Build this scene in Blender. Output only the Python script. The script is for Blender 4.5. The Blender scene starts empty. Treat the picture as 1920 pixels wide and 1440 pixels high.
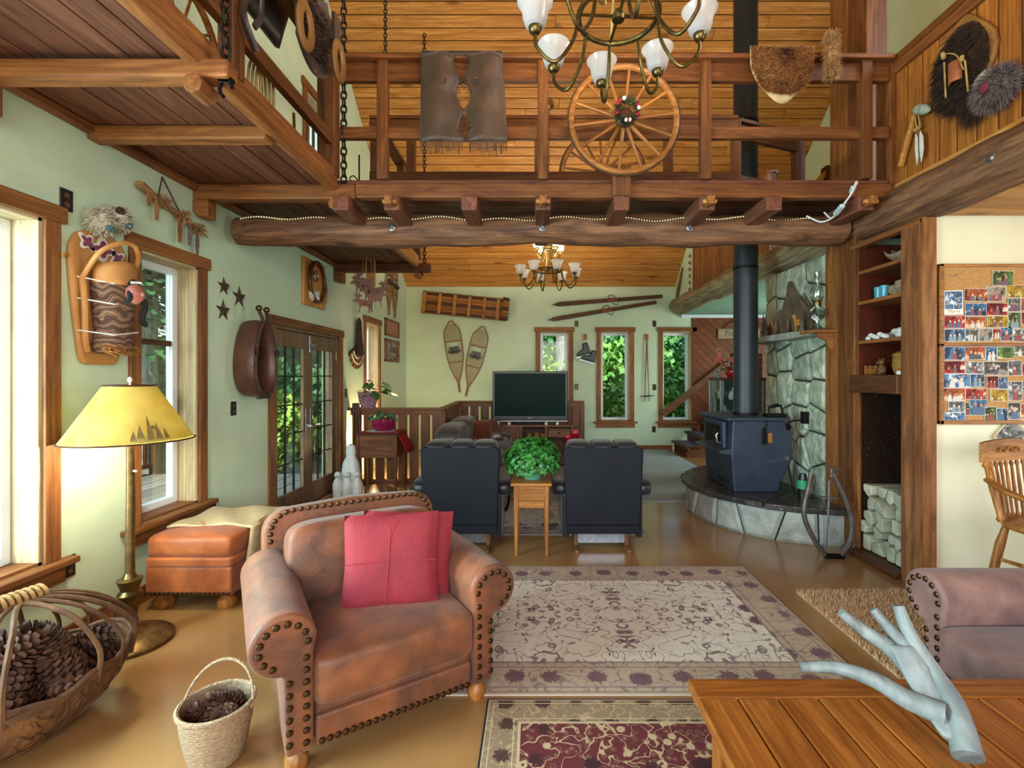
import bpy, bmesh, math, random
from mathutils import Vector, Matrix, Euler
random.seed(7)
PI = math.pi
sc = bpy.context.scene
C = sc.collection

# ---------------------------------------------------------------- camera, sky, sun, lights, exposure
F = 900.0; VX, VY = 1003.0, 704.0; CH = 1.5          # focal length in pixels, vanishing point, eye height
XL, XR, YB = -2.6, 2.72, 9.71                         # left wall, right wall line, far wall
cd = bpy.data.cameras.new('camera'); cam = bpy.data.objects.new('camera', cd); C.objects.link(cam)
cam.location = (0, 0, CH); cam.rotation_euler = (PI/2, 0, 0)
cd.sensor_width = 36; cd.lens = F*36/1920; cd.shift_x = -(VX-960)/1920; cd.shift_y = (VY-720)/1920
cd.clip_start = .02; cd.clip_end = 300
sc.camera = cam
w = bpy.data.worlds.new('sky'); sc.world = w; w.use_nodes = True
wn = w.node_tree; wn.nodes.clear()
st = wn.nodes.new('ShaderNodeTexSky'); st.sky_type = 'NISHITA'; st.sun_disc = False
st.sun_elevation = math.radians(48); st.sun_rotation = math.radians(200); st.air_density = 1.1; st.dust_density = 1.5
bg = wn.nodes.new('ShaderNodeBackground'); bg.inputs[1].default_value = .45
wo = wn.nodes.new('ShaderNodeOutputWorld'); wn.links.new(st.outputs[0], bg.inputs[0]); wn.links.new(bg.outputs[0], wo.inputs[0])
def light(name, kind, loc, energy, col=(1,1,1), size=.2, size_y=None, rot=(0,0,0), parent=None, spread=None):
    l = bpy.data.lights.new(name, kind); l.energy = energy; l.color = col
    if kind == 'AREA':
        l.size = size
        if size_y: l.shape = 'RECTANGLE'; l.size_y = size_y
        if spread: l.spread = spread
    elif kind == 'SUN': l.angle = size
    else: l.shadow_soft_size = size
    o = bpy.data.objects.new(name, l); C.objects.link(o); o.location = loc; o.rotation_euler = rot
    if parent: o.parent = parent
    return o
light('sun', 'SUN', (0,0,12), 6.5, (1,.95,.86), .02, rot=(math.radians(39.6), 0, math.radians(13.6)))
# daylight through an added, unseen window wall behind the camera and through the tall windows of the left wall near the camera
light('window_daylight', 'AREA', (.4,-2.75,2.9), 290, (.93,.97,1), 5.2, 4.2, rot=(PI/2,0,0))
light('side_window_daylight', 'AREA', (-3.05,.9,1.45), 380, (.72,.85,1), 2.1, 1.8, rot=(0,-PI/2,0))
light('loft_window_daylight', 'AREA', (5.45,1.2,4.9), 190, (.95,.98,1), 3.0, 2.2, rot=(0,PI/2,0))  # added fill light for the loft, its window is made up
light('dining_window_daylight', 'AREA', (5.45,1.2,1.5), 45, (.95,.98,1), 2.2, 1.7, rot=(0,PI/2,0))  # added fill light for the dining nook, from an unseen made-up window
light('back_room_window_daylight', 'AREA', (5.45,7.6,1.5), 60, (.85,1,.95), 2.2, 1.6, rot=(0,PI/2,0))  # added fill light for the far right room, no window known there
vs = sc.view_settings
vs.view_transform = 'Standard'; vs.look = 'None'; vs.exposure = 0.5; vs.gamma = 1; vs.use_curve_mapping = False
sc.cycles.max_bounces = 8; sc.cycles.diffuse_bounces = 4; sc.cycles.glossy_bounces = 3; sc.cycles.transmission_bounces = 6
sc.cycles.transparent_max_bounces = 12; sc.cycles.caustics_reflective = False; sc.cycles.caustics_refractive = False
sc.cycles.sample_clamp_indirect = 6

def at(px, py, D):                                    # point of the photograph at depth D
    return Vector(((px-VX)*D/F, D, CH+(VY-py)*D/F))
def lw(px, py):                                       # point on the left wall
    D = -XL*F/(VX-px); return (D, CH+(VY-py)*D/F)
def bw(px, py, D=YB):                                 # point on the far wall
    return ((px-VX)*D/F, CH+(VY-py)*D/F)
def rw(px, py, X=XR):                                 # point on the right wall line
    D = X*F/(px-VX); return (D, CH+(VY-py)*D/F)

# ---------------------------------------------------------------- mesh builder
class MB:
    def __init__(s): s.v = []; s.f = []
    def add(s, vs, fs, M=None):
        o = len(s.v)
        s.v += [tuple(M @ Vector(p)) for p in vs] if M is not None else [tuple(p) for p in vs]
        s.f += [tuple(i+o for i in f) for f in fs]; return s
    def bx(s, x0, x1, y0, y1, z0, z1, M=None):
        return s.add([(x0,y0,z0),(x1,y0,z0),(x1,y1,z0),(x0,y1,z0),(x0,y0,z1),(x1,y0,z1),(x1,y1,z1),(x0,y1,z1)],
                     [(0,3,2,1),(4,5,6,7),(0,1,5,4),(1,2,6,5),(2,3,7,6),(3,0,4,7)], M)
    def box(s, c, d, rot=(0,0,0)):
        M = Matrix.Translation(c) @ Euler(rot).to_matrix().to_4x4()
        return s.bx(-d[0]/2,d[0]/2,-d[1]/2,d[1]/2,-d[2]/2,d[2]/2,M)
    def bar(s, p0, p1, w, h, up=(0,0,1)):             # box beam from p0 to p1
        p0 = Vector(p0); p1 = Vector(p1); x = (p1-p0); L = x.length; x.normalize(); u = Vector(up)
        y = u.cross(x)
        if y.length < 1e-4: y = Vector((0,1,0)).cross(x)
        y.normalize(); z = x.cross(y)
        M = Matrix((x,y,z)).transposed().to_4x4(); M.translation = p0
        return s.bx(0,L,-w/2,w/2,-h/2,h/2,M)
    def tube(s, pts, r, n=8, closed=False, cap=True, flat=1.0):
        pts = [Vector(p) for p in pts]; m = len(pts); rs = r if isinstance(r, (list,tuple)) else [r]*m
        t0 = (pts[1]-pts[0]).normalized(); a = Vector((0,0,1)) if abs(t0.z) < .9 else Vector((1,0,0))
        nrm = (a - t0*a.dot(t0)).normalized(); vs = []; fs = []
        for i in range(m):
            if closed: t = pts[(i+1)%m]-pts[i-1]
            else: t = pts[min(i+1,m-1)]-pts[max(i-1,0)]
            t.normalize(); nrm = nrm - t*nrm.dot(t)
            if nrm.length < 1e-5: nrm = t.orthogonal()
            nrm.normalize(); b = t.cross(nrm)
            for k in range(n):
                q = 2*PI*k/n; vs.append(pts[i] + nrm*(rs[i]*math.cos(q)) + b*(rs[i]*flat*math.sin(q)))
        for i in range(m if closed else m-1):
            for k in range(n):
                a0 = i*n+k; a1 = i*n+(k+1)%n; j = ((i+1)%m)*n; fs.append((a0,a1,j+(k+1)%n,j+k))
        if cap and not closed: fs.append(tuple(range(n))[::-1]); fs.append(tuple((m-1)*n+k for k in range(n)))
        return s.add(vs, fs)
    def cyl(s, p0, p1, r0, r1=None, n=12): return s.tube([p0,p1],[r0,r0 if r1 is None else r1],n)
    def lathe(s, prof, n=20, c=(0,0,0), M=None, sx=1, sy=1):
        vs = []; fs = []; m = len(prof)
        for r, z in prof:
            for k in range(n): vs.append((c[0]+sx*r*math.cos(2*PI*k/n), c[1]+sy*r*math.sin(2*PI*k/n), c[2]+z))
        for i in range(m-1):
            for k in range(n): fs.append((i*n+k,i*n+(k+1)%n,(i+1)*n+(k+1)%n,(i+1)*n+k))
        if prof[0][0] > 1e-4: fs.append(tuple(range(n))[::-1])
        if prof[-1][0] > 1e-4: fs.append(tuple((m-1)*n+k for k in range(n)))
        return s.add(vs, fs, M)
    def ball(s, c, r, n=12, m=8, M=None):
        if not isinstance(r, (tuple,list)): r = (r,r,r)
        vs = []; fs = []
        for i in range(m+1):
            a = -PI/2+PI*i/m
            for k in range(n): vs.append((c[0]+r[0]*math.cos(a)*math.cos(2*PI*k/n), c[1]+r[1]*math.cos(a)*math.sin(2*PI*k/n), c[2]+r[2]*math.sin(a)))
        for i in range(m):
            for k in range(n): fs.append((i*n+k,i*n+(k+1)%n,(i+1)*n+(k+1)%n,(i+1)*n+k))
        return s.add(vs, fs, M)
    def prism(s, poly, y0, y1, M=None):               # outline in x-z, thickness along y
        n = len(poly); vs = [(p[0],y0,p[1]) for p in poly]+[(p[0],y1,p[1]) for p in poly]
        fs = [tuple(range(n)), tuple(range(2*n-1,n-1,-1))]+[(i+n,(i+1)%n+n,(i+1)%n,i) for i in range(n)]
        return s.add(vs, fs, M)
    def grid(s, fn, nu, nv, cu=False, M=None):        # fn(u,v) with u,v in 0..1
        vs = [fn(i/(nu if cu else nu-1), j/(nv-1)) for j in range(nv) for i in range(nu)]
        fs = [(j*nu+i,j*nu+(i+1)%nu,(j+1)*nu+(i+1)%nu,(j+1)*nu+i) for j in range(nv-1) for i in range(nu if cu else nu-1)]
        return s.add(vs, fs, M)
    def mesh(s, name, smooth=False):
        me = bpy.data.meshes.new(name); me.from_pydata(s.v, [], s.f); bm = bmesh.new(); bm.from_mesh(me)
        bmesh.ops.remove_doubles(bm, verts=bm.verts, dist=1e-6)
        bmesh.ops.recalc_face_normals(bm, faces=bm.faces); bm.to_mesh(me); bm.free()
        if smooth:
            for p in me.polygons: p.use_smooth = True
            me.set_sharp_from_angle(angle=math.radians(38))
        return me
    def build(s, name, m, parent=None, smooth=False, bevel=0, sub=0, solid=0, seg=2):
        me = s.mesh(name, smooth); me.materials.append(m)
        return link(name, me, parent, bevel, sub, solid, seg)
def link(name, me, parent=None, bevel=0, sub=0, solid=0, seg=2):
    o = bpy.data.objects.new(name, me); C.objects.link(o)
    if parent is not None: o.parent = parent
    if solid: x = o.modifiers.new('thickness','SOLIDIFY'); x.thickness = solid; x.offset = 0
    if bevel: x = o.modifiers.new('edge','BEVEL'); x.width = bevel; x.segments = seg; x.limit_method = 'ANGLE'
    if sub: x = o.modifiers.new('smooth','SUBSURF'); x.levels = sub; x.render_levels = sub
    return o
def tag(o, label, cat, group=None, kind=None):
    o['label'] = label; o['category'] = cat
    if group: o['group'] = group
    if kind: o['kind'] = kind
    return o
def thing(name, label, cat, loc=(0,0,0), rz=0, group=None, rot=None):
    o = bpy.data.objects.new(name, None); C.objects.link(o); o.location = loc; o.rotation_euler = rot or (0,0,rz)
    o.empty_display_size = .05
    return tag(o, label, cat, group)
def struct(name, mb, m, parent=None, label=None, **k):
    o = mb.build(name, m, parent, **k)
    if parent is None: o['kind'] = 'structure'
    if label: o['label'] = label
    return o
def dup(root, loc=None, rot=None, label=None, parent=None):
    r = root.copy(); C.objects.link(r)
    if loc is not None: r.location = loc
    if rot is not None: r.rotation_euler = rot
    if label: r['label'] = label
    if parent is not None: r.parent = parent
    for ch in [c for c in root.children]: dup(ch, parent=r)
    return r
def part(name, me, parent, loc=(0,0,0), rot=(0,0,0), scale=None):    # a shared mesh placed as a part
    o = bpy.data.objects.new(name, me); C.objects.link(o); o.parent = parent; o.location = loc; o.rotation_euler = rot
    if scale: o.scale = scale
    return o
def sh(mb, name, m, smooth=False):
    me = mb.mesh(name, smooth); me.materials.append(m); return me
def arc(cx, cz, r, a0, a1, n): return [(cx+r*math.cos(a0+(a1-a0)*i/n), cz+r*math.sin(a0+(a1-a0)*i/n)) for i in range(n+1)]
def spline(pts, n=6):                                  # Catmull-Rom through points
    P = [Vector(p) for p in pts]; P = [P[0]*2-P[1]]+P+[P[-1]*2-P[-2]]; out = []
    for i in range(1, len(P)-2):
        for k in range(n):
            t = k/n; a,b,c,d = P[i-1],P[i],P[i+1],P[i+2]
            out.append(.5*((2*b)+(c-a)*t+(2*a-5*b+4*c-d)*t*t+(3*b-a-3*c+d)*t**3))
    out.append(P[-2]); return out

# ---------------------------------------------------------------- materials
def lin(c):
    if isinstance(c, str): c = [int(c[i:i+2],16)/255 for i in (0,2,4)]
    return tuple(x/12.92 if x <= .04045 else ((x+.055)/1.055)**2.4 for x in c[:3])+(1,)
class G:
    def __init__(s, name):
        s.m = bpy.data.materials.new(name); s.m.use_nodes = True; s.t = s.m.node_tree; s.t.nodes.clear()
        s.out = s.t.nodes.new('ShaderNodeOutputMaterial')
    def n(s, ty, **k):
        x = s.t.nodes.new('ShaderNode'+ty)
        for a, b in k.items(): setattr(x, a, b)
        return x
    def put(s, sock, v):
        if hasattr(v, 'is_output'): s.t.links.new(v, sock)
        elif v is not None:
            if isinstance(v, str): v = lin(v)
            sock.default_value = v
    def obj(s): return s.n('TexCoord').outputs['Object']
    def gen(s): return s.n('TexCoord').outputs['Generated']
    def map(s, v, scale=(1,1,1), loc=(0,0,0), rot=(0,0,0)):
        x = s.n('Mapping'); s.put(x.inputs[0], v); s.put(x.inputs['Scale'], scale); s.put(x.inputs['Location'], loc); s.put(x.inputs['Rotation'], rot); return x.outputs[0]
    def noise(s, v, scale=5, detail=4, rough=.55, dist=0):
        x = s.n('TexNoise'); s.put(x.inputs['Vector'], v); x.inputs['Scale'].default_value = scale; x.inputs['Detail'].default_value = detail
        x.inputs['Roughness'].default_value = rough; x.inputs['Distortion'].default_value = dist; return x.outputs['Fac']
    def vor(s, v, scale=5, feature='F1', out='Distance', rnd=1):
        x = s.n('TexVoronoi', feature=feature); s.put(x.inputs['Vector'], v); x.inputs['Scale'].default_value = scale
        x.inputs['Randomness'].default_value = rnd; return x.outputs[out]
    def math(s, op, a, b=None, c=None):
        x = s.n('Math', operation=op); s.put(x.inputs[0], a)
        if b is not None: s.put(x.inputs[1], b)
        if c is not None: s.put(x.inputs[2], c)
        return x.outputs[0]
    def mix(s, f, a, b, blend='MIX'):
        x = s.n('Mix', data_type='RGBA', blend_type=blend); s.put(x.inputs[0], f); s.put(x.inputs[6], a); s.put(x.inputs[7], b); return x.outputs[2]
    def ramp(s, f, stops, interp='LINEAR'):
        x = s.n('ValToRGB'); s.put(x.inputs[0], f); e = x.color_ramp.elements; x.color_ramp.interpolation = interp
        while len(e) < len(stops): e.new(.5)
        for i, (p, c) in enumerate(stops): e[i].position = p; e[i].color = lin(c) if isinstance(c, str) else (c,c,c,1)
        return x.outputs[0]
    def sep(s, v): x = s.n('SeparateXYZ'); s.put(x.inputs[0], v); return x.outputs
    def rand(s): return s.n('ObjectInfo').outputs['Random']
    def hsv(s, c, v=1, h=.5, sat=1):
        x = s.n('HueSaturation'); s.put(x.inputs['Hue'], h); s.put(x.inputs['Saturation'], sat); s.put(x.inputs['Value'], v); s.put(x.inputs['Color'], c); return x.outputs[0]
    def bump(s, h, st=.3, d=.01):
        x = s.n('Bump'); x.inputs['Strength'].default_value = st; x.inputs['Distance'].default_value = d; s.put(x.inputs['Height'], h); return x.outputs[0]
    def pbr(s, col, rough=.5, metal=0, bump=None, **k):
        x = s.n('BsdfPrincipled'); s.put(x.inputs['Base Color'], col); s.put(x.inputs['Roughness'], rough); s.put(x.inputs['Metallic'], metal)
        if bump is not None: s.put(x.inputs['Normal'], bump)
        for a, b in k.items(): s.put(x.inputs[a.replace('_',' ')], b)
        s.t.links.new(x.outputs[0], s.out.inputs[0]); return s.m
def M(name, c1, c2=None, scale=8, stretch=(1,1,1), rough=.5, metal=0, bump=0, bscale=None, rand=0, detail=4, bd=.01, **k):
    g = G(name); v = g.map(g.obj(), stretch)
    if rand:
        r = g.rand(); o = g.n('VectorMath', operation='ADD'); g.put(o.inputs[0], v)
        cx = g.n('CombineXYZ'); q = g.math('MULTIPLY', r, 37.0); g.put(cx.inputs[0], q); g.put(cx.inputs[1], q); g.t.links.new(cx.outputs[0], o.inputs[1]); v = o.outputs[0]
    n = g.noise(v, scale, detail); col = g.mix(g.ramp(n, [(.3,0.0),(.7,1.0)]), c1, c2 or c1) if c2 else lin(c1)
    if rand: col = g.hsv(col, g.math('MULTIPLY_ADD', r, rand*2, 1-rand))
    b = g.bump(g.noise(v, bscale or scale*4, 3), bump, bd) if bump else None
    return g.pbr(col, rough, metal, b, **k)
def wood(name, c1, c2, axis='X', scale=1.0, rough=.42, rand=.16, knots=.5, knotc='4a2710', bump=.12):
    g = G(name); st = {'X':(.12,1,1),'Y':(1,.12,1),'Z':(1,1,.12)}[axis]; r = g.rand()
    o = g.n('VectorMath', operation='ADD'); g.put(o.inputs[0], g.obj()); cx = g.n('CombineXYZ'); q = g.math('MULTIPLY', r, 53.0)
    for i in range(3): g.put(cx.inputs[i], q)
    g.t.links.new(cx.outputs[0], o.inputs[1]); base = o.outputs[0]
    v = g.map(base, tuple(a*scale for a in st))
    n = g.noise(v, 11, 7, .68, 1.6); fine = g.noise(g.map(base, tuple(a*a*scale if a < 1 else a*scale for a in st)), 55, 3, .6)
    col = g.mix(g.ramp(n, [(.36,0.0),(.64,1.0)]), c1, c2); col = g.mix(g.math('MULTIPLY', g.ramp(fine, [(.4,1.0),(.62,0.0)]), .42), col, knotc)
    if knots:
        kst = {'X':(.45,1,1),'Y':(1,.45,1),'Z':(1,1,.45)}[axis]
        k = g.vor(g.map(base, tuple(a*scale for a in kst)), 3.6); col = g.mix(g.math('MULTIPLY', g.ramp(k, [(.07,1.0),(.12,.6),(.2,0.0)]), knots), col, knotc)
    col = g.hsv(col, g.math('MULTIPLY_ADD', r, rand*2, 1-rand))
    return g.pbr(col, g.math('MULTIPLY_ADD', n, .2, rough-.05), 0, g.bump(fine, bump, .004), Specular_IOR_Level=.3)
def emit(name, col, st):
    g = G(name); e = g.n('Emission'); g.put(e.inputs[0], col); g.put(e.inputs[1], st); g.t.links.new(e.outputs[0], g.out.inputs[0]); return g.m
def clear(name, tint='ffffff', refl=.1, rough=.02, edge=.6):   # thin clear glass: mostly seen through, part mirror
    g = G(name); t = g.n('BsdfTransparent'); g.put(t.inputs[0], tint); q = g.n('BsdfGlossy'); q.inputs['Roughness'].default_value = rough
    lw_ = g.n('LayerWeight'); lw_.inputs[0].default_value = .25
    mx = g.n('MixShader'); g.put(mx.inputs[0], g.math('MULTIPLY_ADD', lw_.outputs['Fresnel'], edge, refl*.5)); g.t.links.new(t.outputs[0], mx.inputs[1]); g.t.links.new(q.outputs[0], mx.inputs[2])
    g.t.links.new(mx.outputs[0], g.out.inputs[0]); return g.m
K = {}
K['green'] = M('sage_paint','c9dbbd','bdd0b0',2.5,rough=.8,bump=.25,bscale=90,bd=.004)
K['cream'] = M('cream_paint','e2dcbf','d9d2b2',3,rough=.8,bump=.35,bscale=60,bd=.005)
K['grey'] = M('grey_green_paint','8fb8a0','86ae98',3,rough=.7)
for a in 'XYZ':
    K['trim'+a] = wood('trim_wood_'+a,'a56c3a','704222',a,rough=.45)
    K['pine'+a] = wood('pine_wood_'+a,'d69c55','b4752f',a,rough=.45,rand=.1,knots=.75,knotc='6b3a14')
    K['red'+a] = wood('red_stain_wood_'+a,'80523d','553024',a,rough=.5)
    K['rail'+a] = wood('rail_wood_'+a,'85532b','54301a',a,rough=.45)
    K['log'+a] = wood('log_wood_'+a,'94694a','553a2a',a,rough=.6,scale=.8,bump=.6,knotc='1f130c',knots=.8)
    K['oak'+a] = wood('oak_wood_'+a,'b77a3c','86501f',a,rough=.35,scale=1.4,knots=0)
    K['wains'+a] = wood('wainscot_wood_'+a,'8f5f3c','613a24',a,rough=.4)
    K['dark'+a] = wood('dark_wood_'+a,'5f3a25','3d2214',a,rough=.4)
    K['darkred'+a] = wood('deep_red_wood_'+a,'5a1f12','3a110a',a,rough=.45,knots=.2)
K['palelog'] = wood('pale_log_wood','c2b48c','7d7052','Y',rough=.55,scale=.8,bump=.6,knotc='2a2018'); K['tabletop'] = {a: wood('table_oak_'+a,'a8662a','844716',a,rough=.28,scale=1.3,knots=.2) for a in 'XYZ'}
for a in 'XYZ': K['pale'+a] = wood('pale_jamb_pine_'+a,'d5c49c','bda67c',a,rough=.45,rand=.05,knots=.7,knotc='6b5a3a'); K['door'+a] = wood('greyed_door_oak_'+a,'927a5e','6f5a42',a,rough=.45,rand=.06,knots=0)  # jamb pine made paler, the outdoor light on the jambs put into its colour
K['iron'] = M('black_iron','1c1a19',rough=.5,metal=.8)
K['chain'] = M('rusty_chain_steel','3a2f28','211b18',40,rough=.55,metal=.7)
K['brass'] = M('antique_brass','7a6a3e','57482a',30,rough=.34,metal=.95)
K['bronze'] = M('dark_bronze','8a6c3e','5c4626',25,rough=.4,metal=.7)
K['steel'] = M('dull_steel','9a9ca0','7d8086',20,rough=.35,metal=.9)
K['vinyl'] = M('white_vinyl','e4ebef',rough=.35)
K['plate'] = M('dark_plate','2b211f',rough=.35,metal=.3)
K['black'] = M('black_plastic','0c0d0f',rough=.35)
K['glass'] = clear('window_glass','f4fffb',.02,edge=.22)
K['clear'] = clear('lamp_glass','e8f6f4',.35,.03)
K['white'] = M('white_ceramic','dfe2dc','c9cec8',15,rough=.3)
K['cord'] = M('white_cord','d9dcda',rough=.5)
# ---------------------------------------------------------------- the room
YR = -2.6; XE = 5.6; RIDGE = 3.5; SL = .8; ZW = 3.29      # rear wall, east wall, ridge line, roof slope, far wall height
def roofz(y): return ZW+SL*(YB-y) if y > RIDGE else ZW+SL*(YB-RIDGE)-SL*(RIDGE-y)
g = G('painted_concrete')
v = g.obj(); n1 = g.noise(v, 1.2, 5); n2 = g.noise(v, 60, 3)
g.pbr(g.mix(g.ramp(n1,[(.35,0.0),(.65,1.0)]),'a37a48','8c6640'), g.math('MULTIPLY_ADD',n1,.2,.12), 0, g.bump(g.noise(v,22,3),.08,.01), Coat_Weight=.4, Coat_Roughness=.12)
K['floor'] = g.m
fl = struct('floor', MB().bx(-2.9,XE+.3,YR-.3,YB+.3,-.15,0), K['floor'])

def holes(mb, axis, p0, p1, u0, u1, z0, z1, ops):          # wall slab with openings (u0,u1,z0,z1)
    us = sorted({u0,u1,*[o[0] for o in ops],*[o[1] for o in ops]})
    for a, b in zip(us, us[1:]):
        zs = sorted([(o[2],o[3]) for o in ops if o[0] <= a+1e-6 and o[1] >= b-1e-6]); z = z0
        for lo, hi in zs+[(z1,z1)]:
            if lo > z+1e-6:
                if axis == 'x': mb.bx(a,b,p0,p1,z,lo)
                else: mb.bx(p0,p1,a,b,z,lo)
            z = max(z,hi)
    return mb
LWIN = [(.1,1.3,.5,2.33),(1.5,2.53,.5,2.33),(3.15,3.70,.52,2.33),(7.36,7.96,.55,2.33)]
LDOOR = (4.77,6.36,0,2.01); LUP = (5.45,6.15,3.35,4.75)
struct('wall_left', holes(MB(),'y',XL-.22,XL,YR,YB+.2,0,9,LWIN+[LDOOR,LUP]), K['green'])
BWIN = [(bw(1012,0)[0],bw(1067,0)[0],.572,2.385),(bw(1126,0)[0],bw(1181,0)[0],.572,2.385),(bw(1242,0)[0],bw(1296,0)[0],.572,2.385)]
struct('wall_back', holes(MB(),'x',YB,YB+.22,XL-.2,XE+.2,0,6,BWIN), K['green'])
struct('wall_rear', holes(MB(),'x',YR-.2,YR,XL-.2,XE+.2,0,9,[(-2.2,2.9,.7,5.0)]), K['green'])
struct('wall_right', holes(MB(),'y',XE,XE+.2,YR-.2,YB+.2,0,9,[(.1,2.3,.7,2.3),(-.2,2.6,3.8,6.0),(6.7,8.5,.7,2.3)]), K['green'])
struct('wall_dining', MB().bx(2.785,XE,3.355,3.5,0,2.62), K['cream'])
struct('wall_stub', MB().bx(2.83,2.95,8.5,YB,2.95,4.6), K['green'])

# ceilings: far slope of single pine boards, near slope plain
cb = MB().add([(XL-.2,YB+.1,ZW+.03),(XE+.2,YB+.1,ZW+.03),(XE+.2,RIDGE,roofz(RIDGE)+.11),(XL-.2,RIDGE,roofz(RIDGE)+.11),
               (XL-.2,YB+.1,ZW+.2),(XE+.2,YB+.1,ZW+.2),(XE+.2,RIDGE,roofz(RIDGE)+.3),(XL-.2,RIDGE,roofz(RIDGE)+.3)],
              [(0,1,2,3),(7,6,5,4),(0,4,5,1),(1,5,6,2),(2,6,7,3),(3,7,4,0)])
ceil = struct('ceiling', cb, K['darkX'])
ang = math.atan(SL); L = (YB-RIDGE)/math.cos(ang); nrow = 56; pw = L/nrow
pl = {}
for i in range(nrow):
    s = (i+.5)*pw; y = YB-s*math.cos(ang); z = ZW+s*math.sin(ang)
    x = XL+.002; cut = [XL, XL+random.uniform(1.2,3.6), XL+random.uniform(4.2,6.6), XE]
    for a, b in zip(cut, cut[1:]):
        o = MB().bx(-(b-a)/2+.002,(b-a)/2-.002,-pw/2+.0055,pw/2-.0055,-.004,.022).build('plank', K['pineX'], ceil, bevel=.003, seg=1)
        o.location = ((a+b)/2, y, z); o.rotation_euler = (-ang,0,0)
struct('ceiling_rear', MB().add([(XL-.2,RIDGE,roofz(RIDGE)),(XE+.2,RIDGE,roofz(RIDGE)),(XE+.2,YR-.2,roofz(YR-.2)),(XL-.2,YR-.2,roofz(YR-.2)),
               (XL-.2,RIDGE,roofz(RIDGE)+.2),(XE+.2,RIDGE,roofz(RIDGE)+.2),(XE+.2,YR-.2,roofz(YR-.2)+.2),(XL-.2,YR-.2,roofz(YR-.2)+.2)],
              [(0,1,2,3),(7,6,5,4),(0,4,5,1),(1,5,6,2),(2,6,7,3),(3,7,4,0)]), K['pineX'])
dc = struct('ceiling_dining', MB().bx(2.86,XE,YR,4.0,2.64,2.9), K['darkX'])
for i in range(20):
    y = 3.34-.15*i
    if y > .3: MB().bx(2.84,XE-.01,y-.146,y,2.612,2.64).build('plank', K['pineX'], dc, bevel=.003, seg=1)
struct('ceiling_back_room', MB().bx(2.86,XE,4.0,YB,2.72,2.9), K['grey'])

# baseboards
struct('baseboard_left', MB().bx(XL,XL+.018,2.55,4.64,0,.11).bx(XL,XL+.018,6.5,6.7,0,.11).bx(XL,XL+.018,YR,1.5,0,.11), K['trimY'])
struct('baseboard_back', MB().bx(.86,2.78,YB-.018,YB,0,.09), K['trimX'])

# ---- windows and doors.  local frame: x along the wall, -y into the room, z up
def frame_of(axis, a, b, z):
    if axis == 'left': return dict(loc=(XL, (a+b)/2, z), rot=(0,0,PI/2))
    return dict(loc=((a+b)/2, YB, z), rot=(0,0,0))
def window(n, axis, u0, u1, z0, z1, sill=True, jamb='pale', horn=.05, split=None, deep=.2):
    fr = frame_of(axis,u0,u1,z0); W = (u1-u0)/2; Hh = z1-z0; cw = .085
    hx = 'Y' if axis == 'left' else 'X'
    root = bpy.data.objects.new('window_%d'%n, None); C.objects.link(root); root.location = fr['loc']; root.rotation_euler = fr['rot']; root['kind'] = 'structure'
    MB().bx(-W-cw-horn+.02,W+cw+horn-.02,-.03,0,Hh,Hh+.09).build('header_casing', K['trimX'], root, bevel=.004)
    for s in (-1,1): MB().bx(min(s*W,s*(W+cw)),max(s*W,s*(W+cw)),-.022,0,0,Hh).build('side_casing', K['trimZ'], root, bevel=.004)
    if sill:
        MB().bx(-W-cw-.06,W+cw+.06,-.07,.0,-.035,0).build('sill', K['trimX'], root, bevel=.006)
        MB().bx(-W-cw-.01,W+cw+.01,-.035,0,-.125,-.035).build('apron', K['trimX'], root, bevel=.004)
    t = .018
    MB().bx(-W,-W+t,0,deep,0,Hh).build('jamb', K[jamb+'Z'], root); MB().bx(W-t,W,0,deep,0,Hh).build('jamb', K[jamb+'Z'], root)
    MB().bx(-W,W,0,deep,Hh-t,Hh).build('head_jamb', K[jamb+'X'], root); MB().bx(-W,W,0,deep,0,t).build('stool', K['trimX'], root)
    f = .05; y0, y1 = deep-.06, deep-.01; a = W-t; z0_, z1_ = t, Hh-t
    MB().bx(-a,-a+f,y0,y1,z0_,z1_).bx(a-f,a,y0,y1,z0_,z1_).bx(-a+f,a-f,y0,y1,z0_,z0_+f).bx(-a+f,a-f,y0,y1,z1_-f,z1_).build('sash', K['vinyl'], root, bevel=.006)
    if split: MB().bx(-a+f,a-f,y0+.01,y1-.01,split-.02,split+.02).build('sash_bar', K['dark'+'X'], root)
    MB().bx(-a+f,a-f,deep-.038,deep-.032,z0_+f,z1_-f).build('pane', K['glass'], root)
    return root
window(1,'left',.1,1.3,.5,2.33); window(2,'left',*LWIN[1]); window(3,'left',*LWIN[2],split=1.22)  # nearest window is out of view, added to admit the side daylight
window(4,'left',*LWIN[3])
for i, b in enumerate(BWIN):
    r = window(5+i,'back',*b,horn=.045)
    MB().tube([(.12,.13,.03),(.12,.09,.045),(.04,.08,.05)],.008,6).ball((.04,.08,.05),.014,8,6).build('crank_handle', K['vinyl'], r, smooth=True)
up = window(8,'left',*LUP,sill=True)
MB().bx(-.3,.3,.15,.17,.95,.975).bx(-.12,-.105,.15,.17,.02,1.36).bx(.105,.12,.15,.17,.02,1.36).bx(-.3,.3,.15,.17,.5,.515).build('muntin_bars', K['vinyl'], up)

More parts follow.
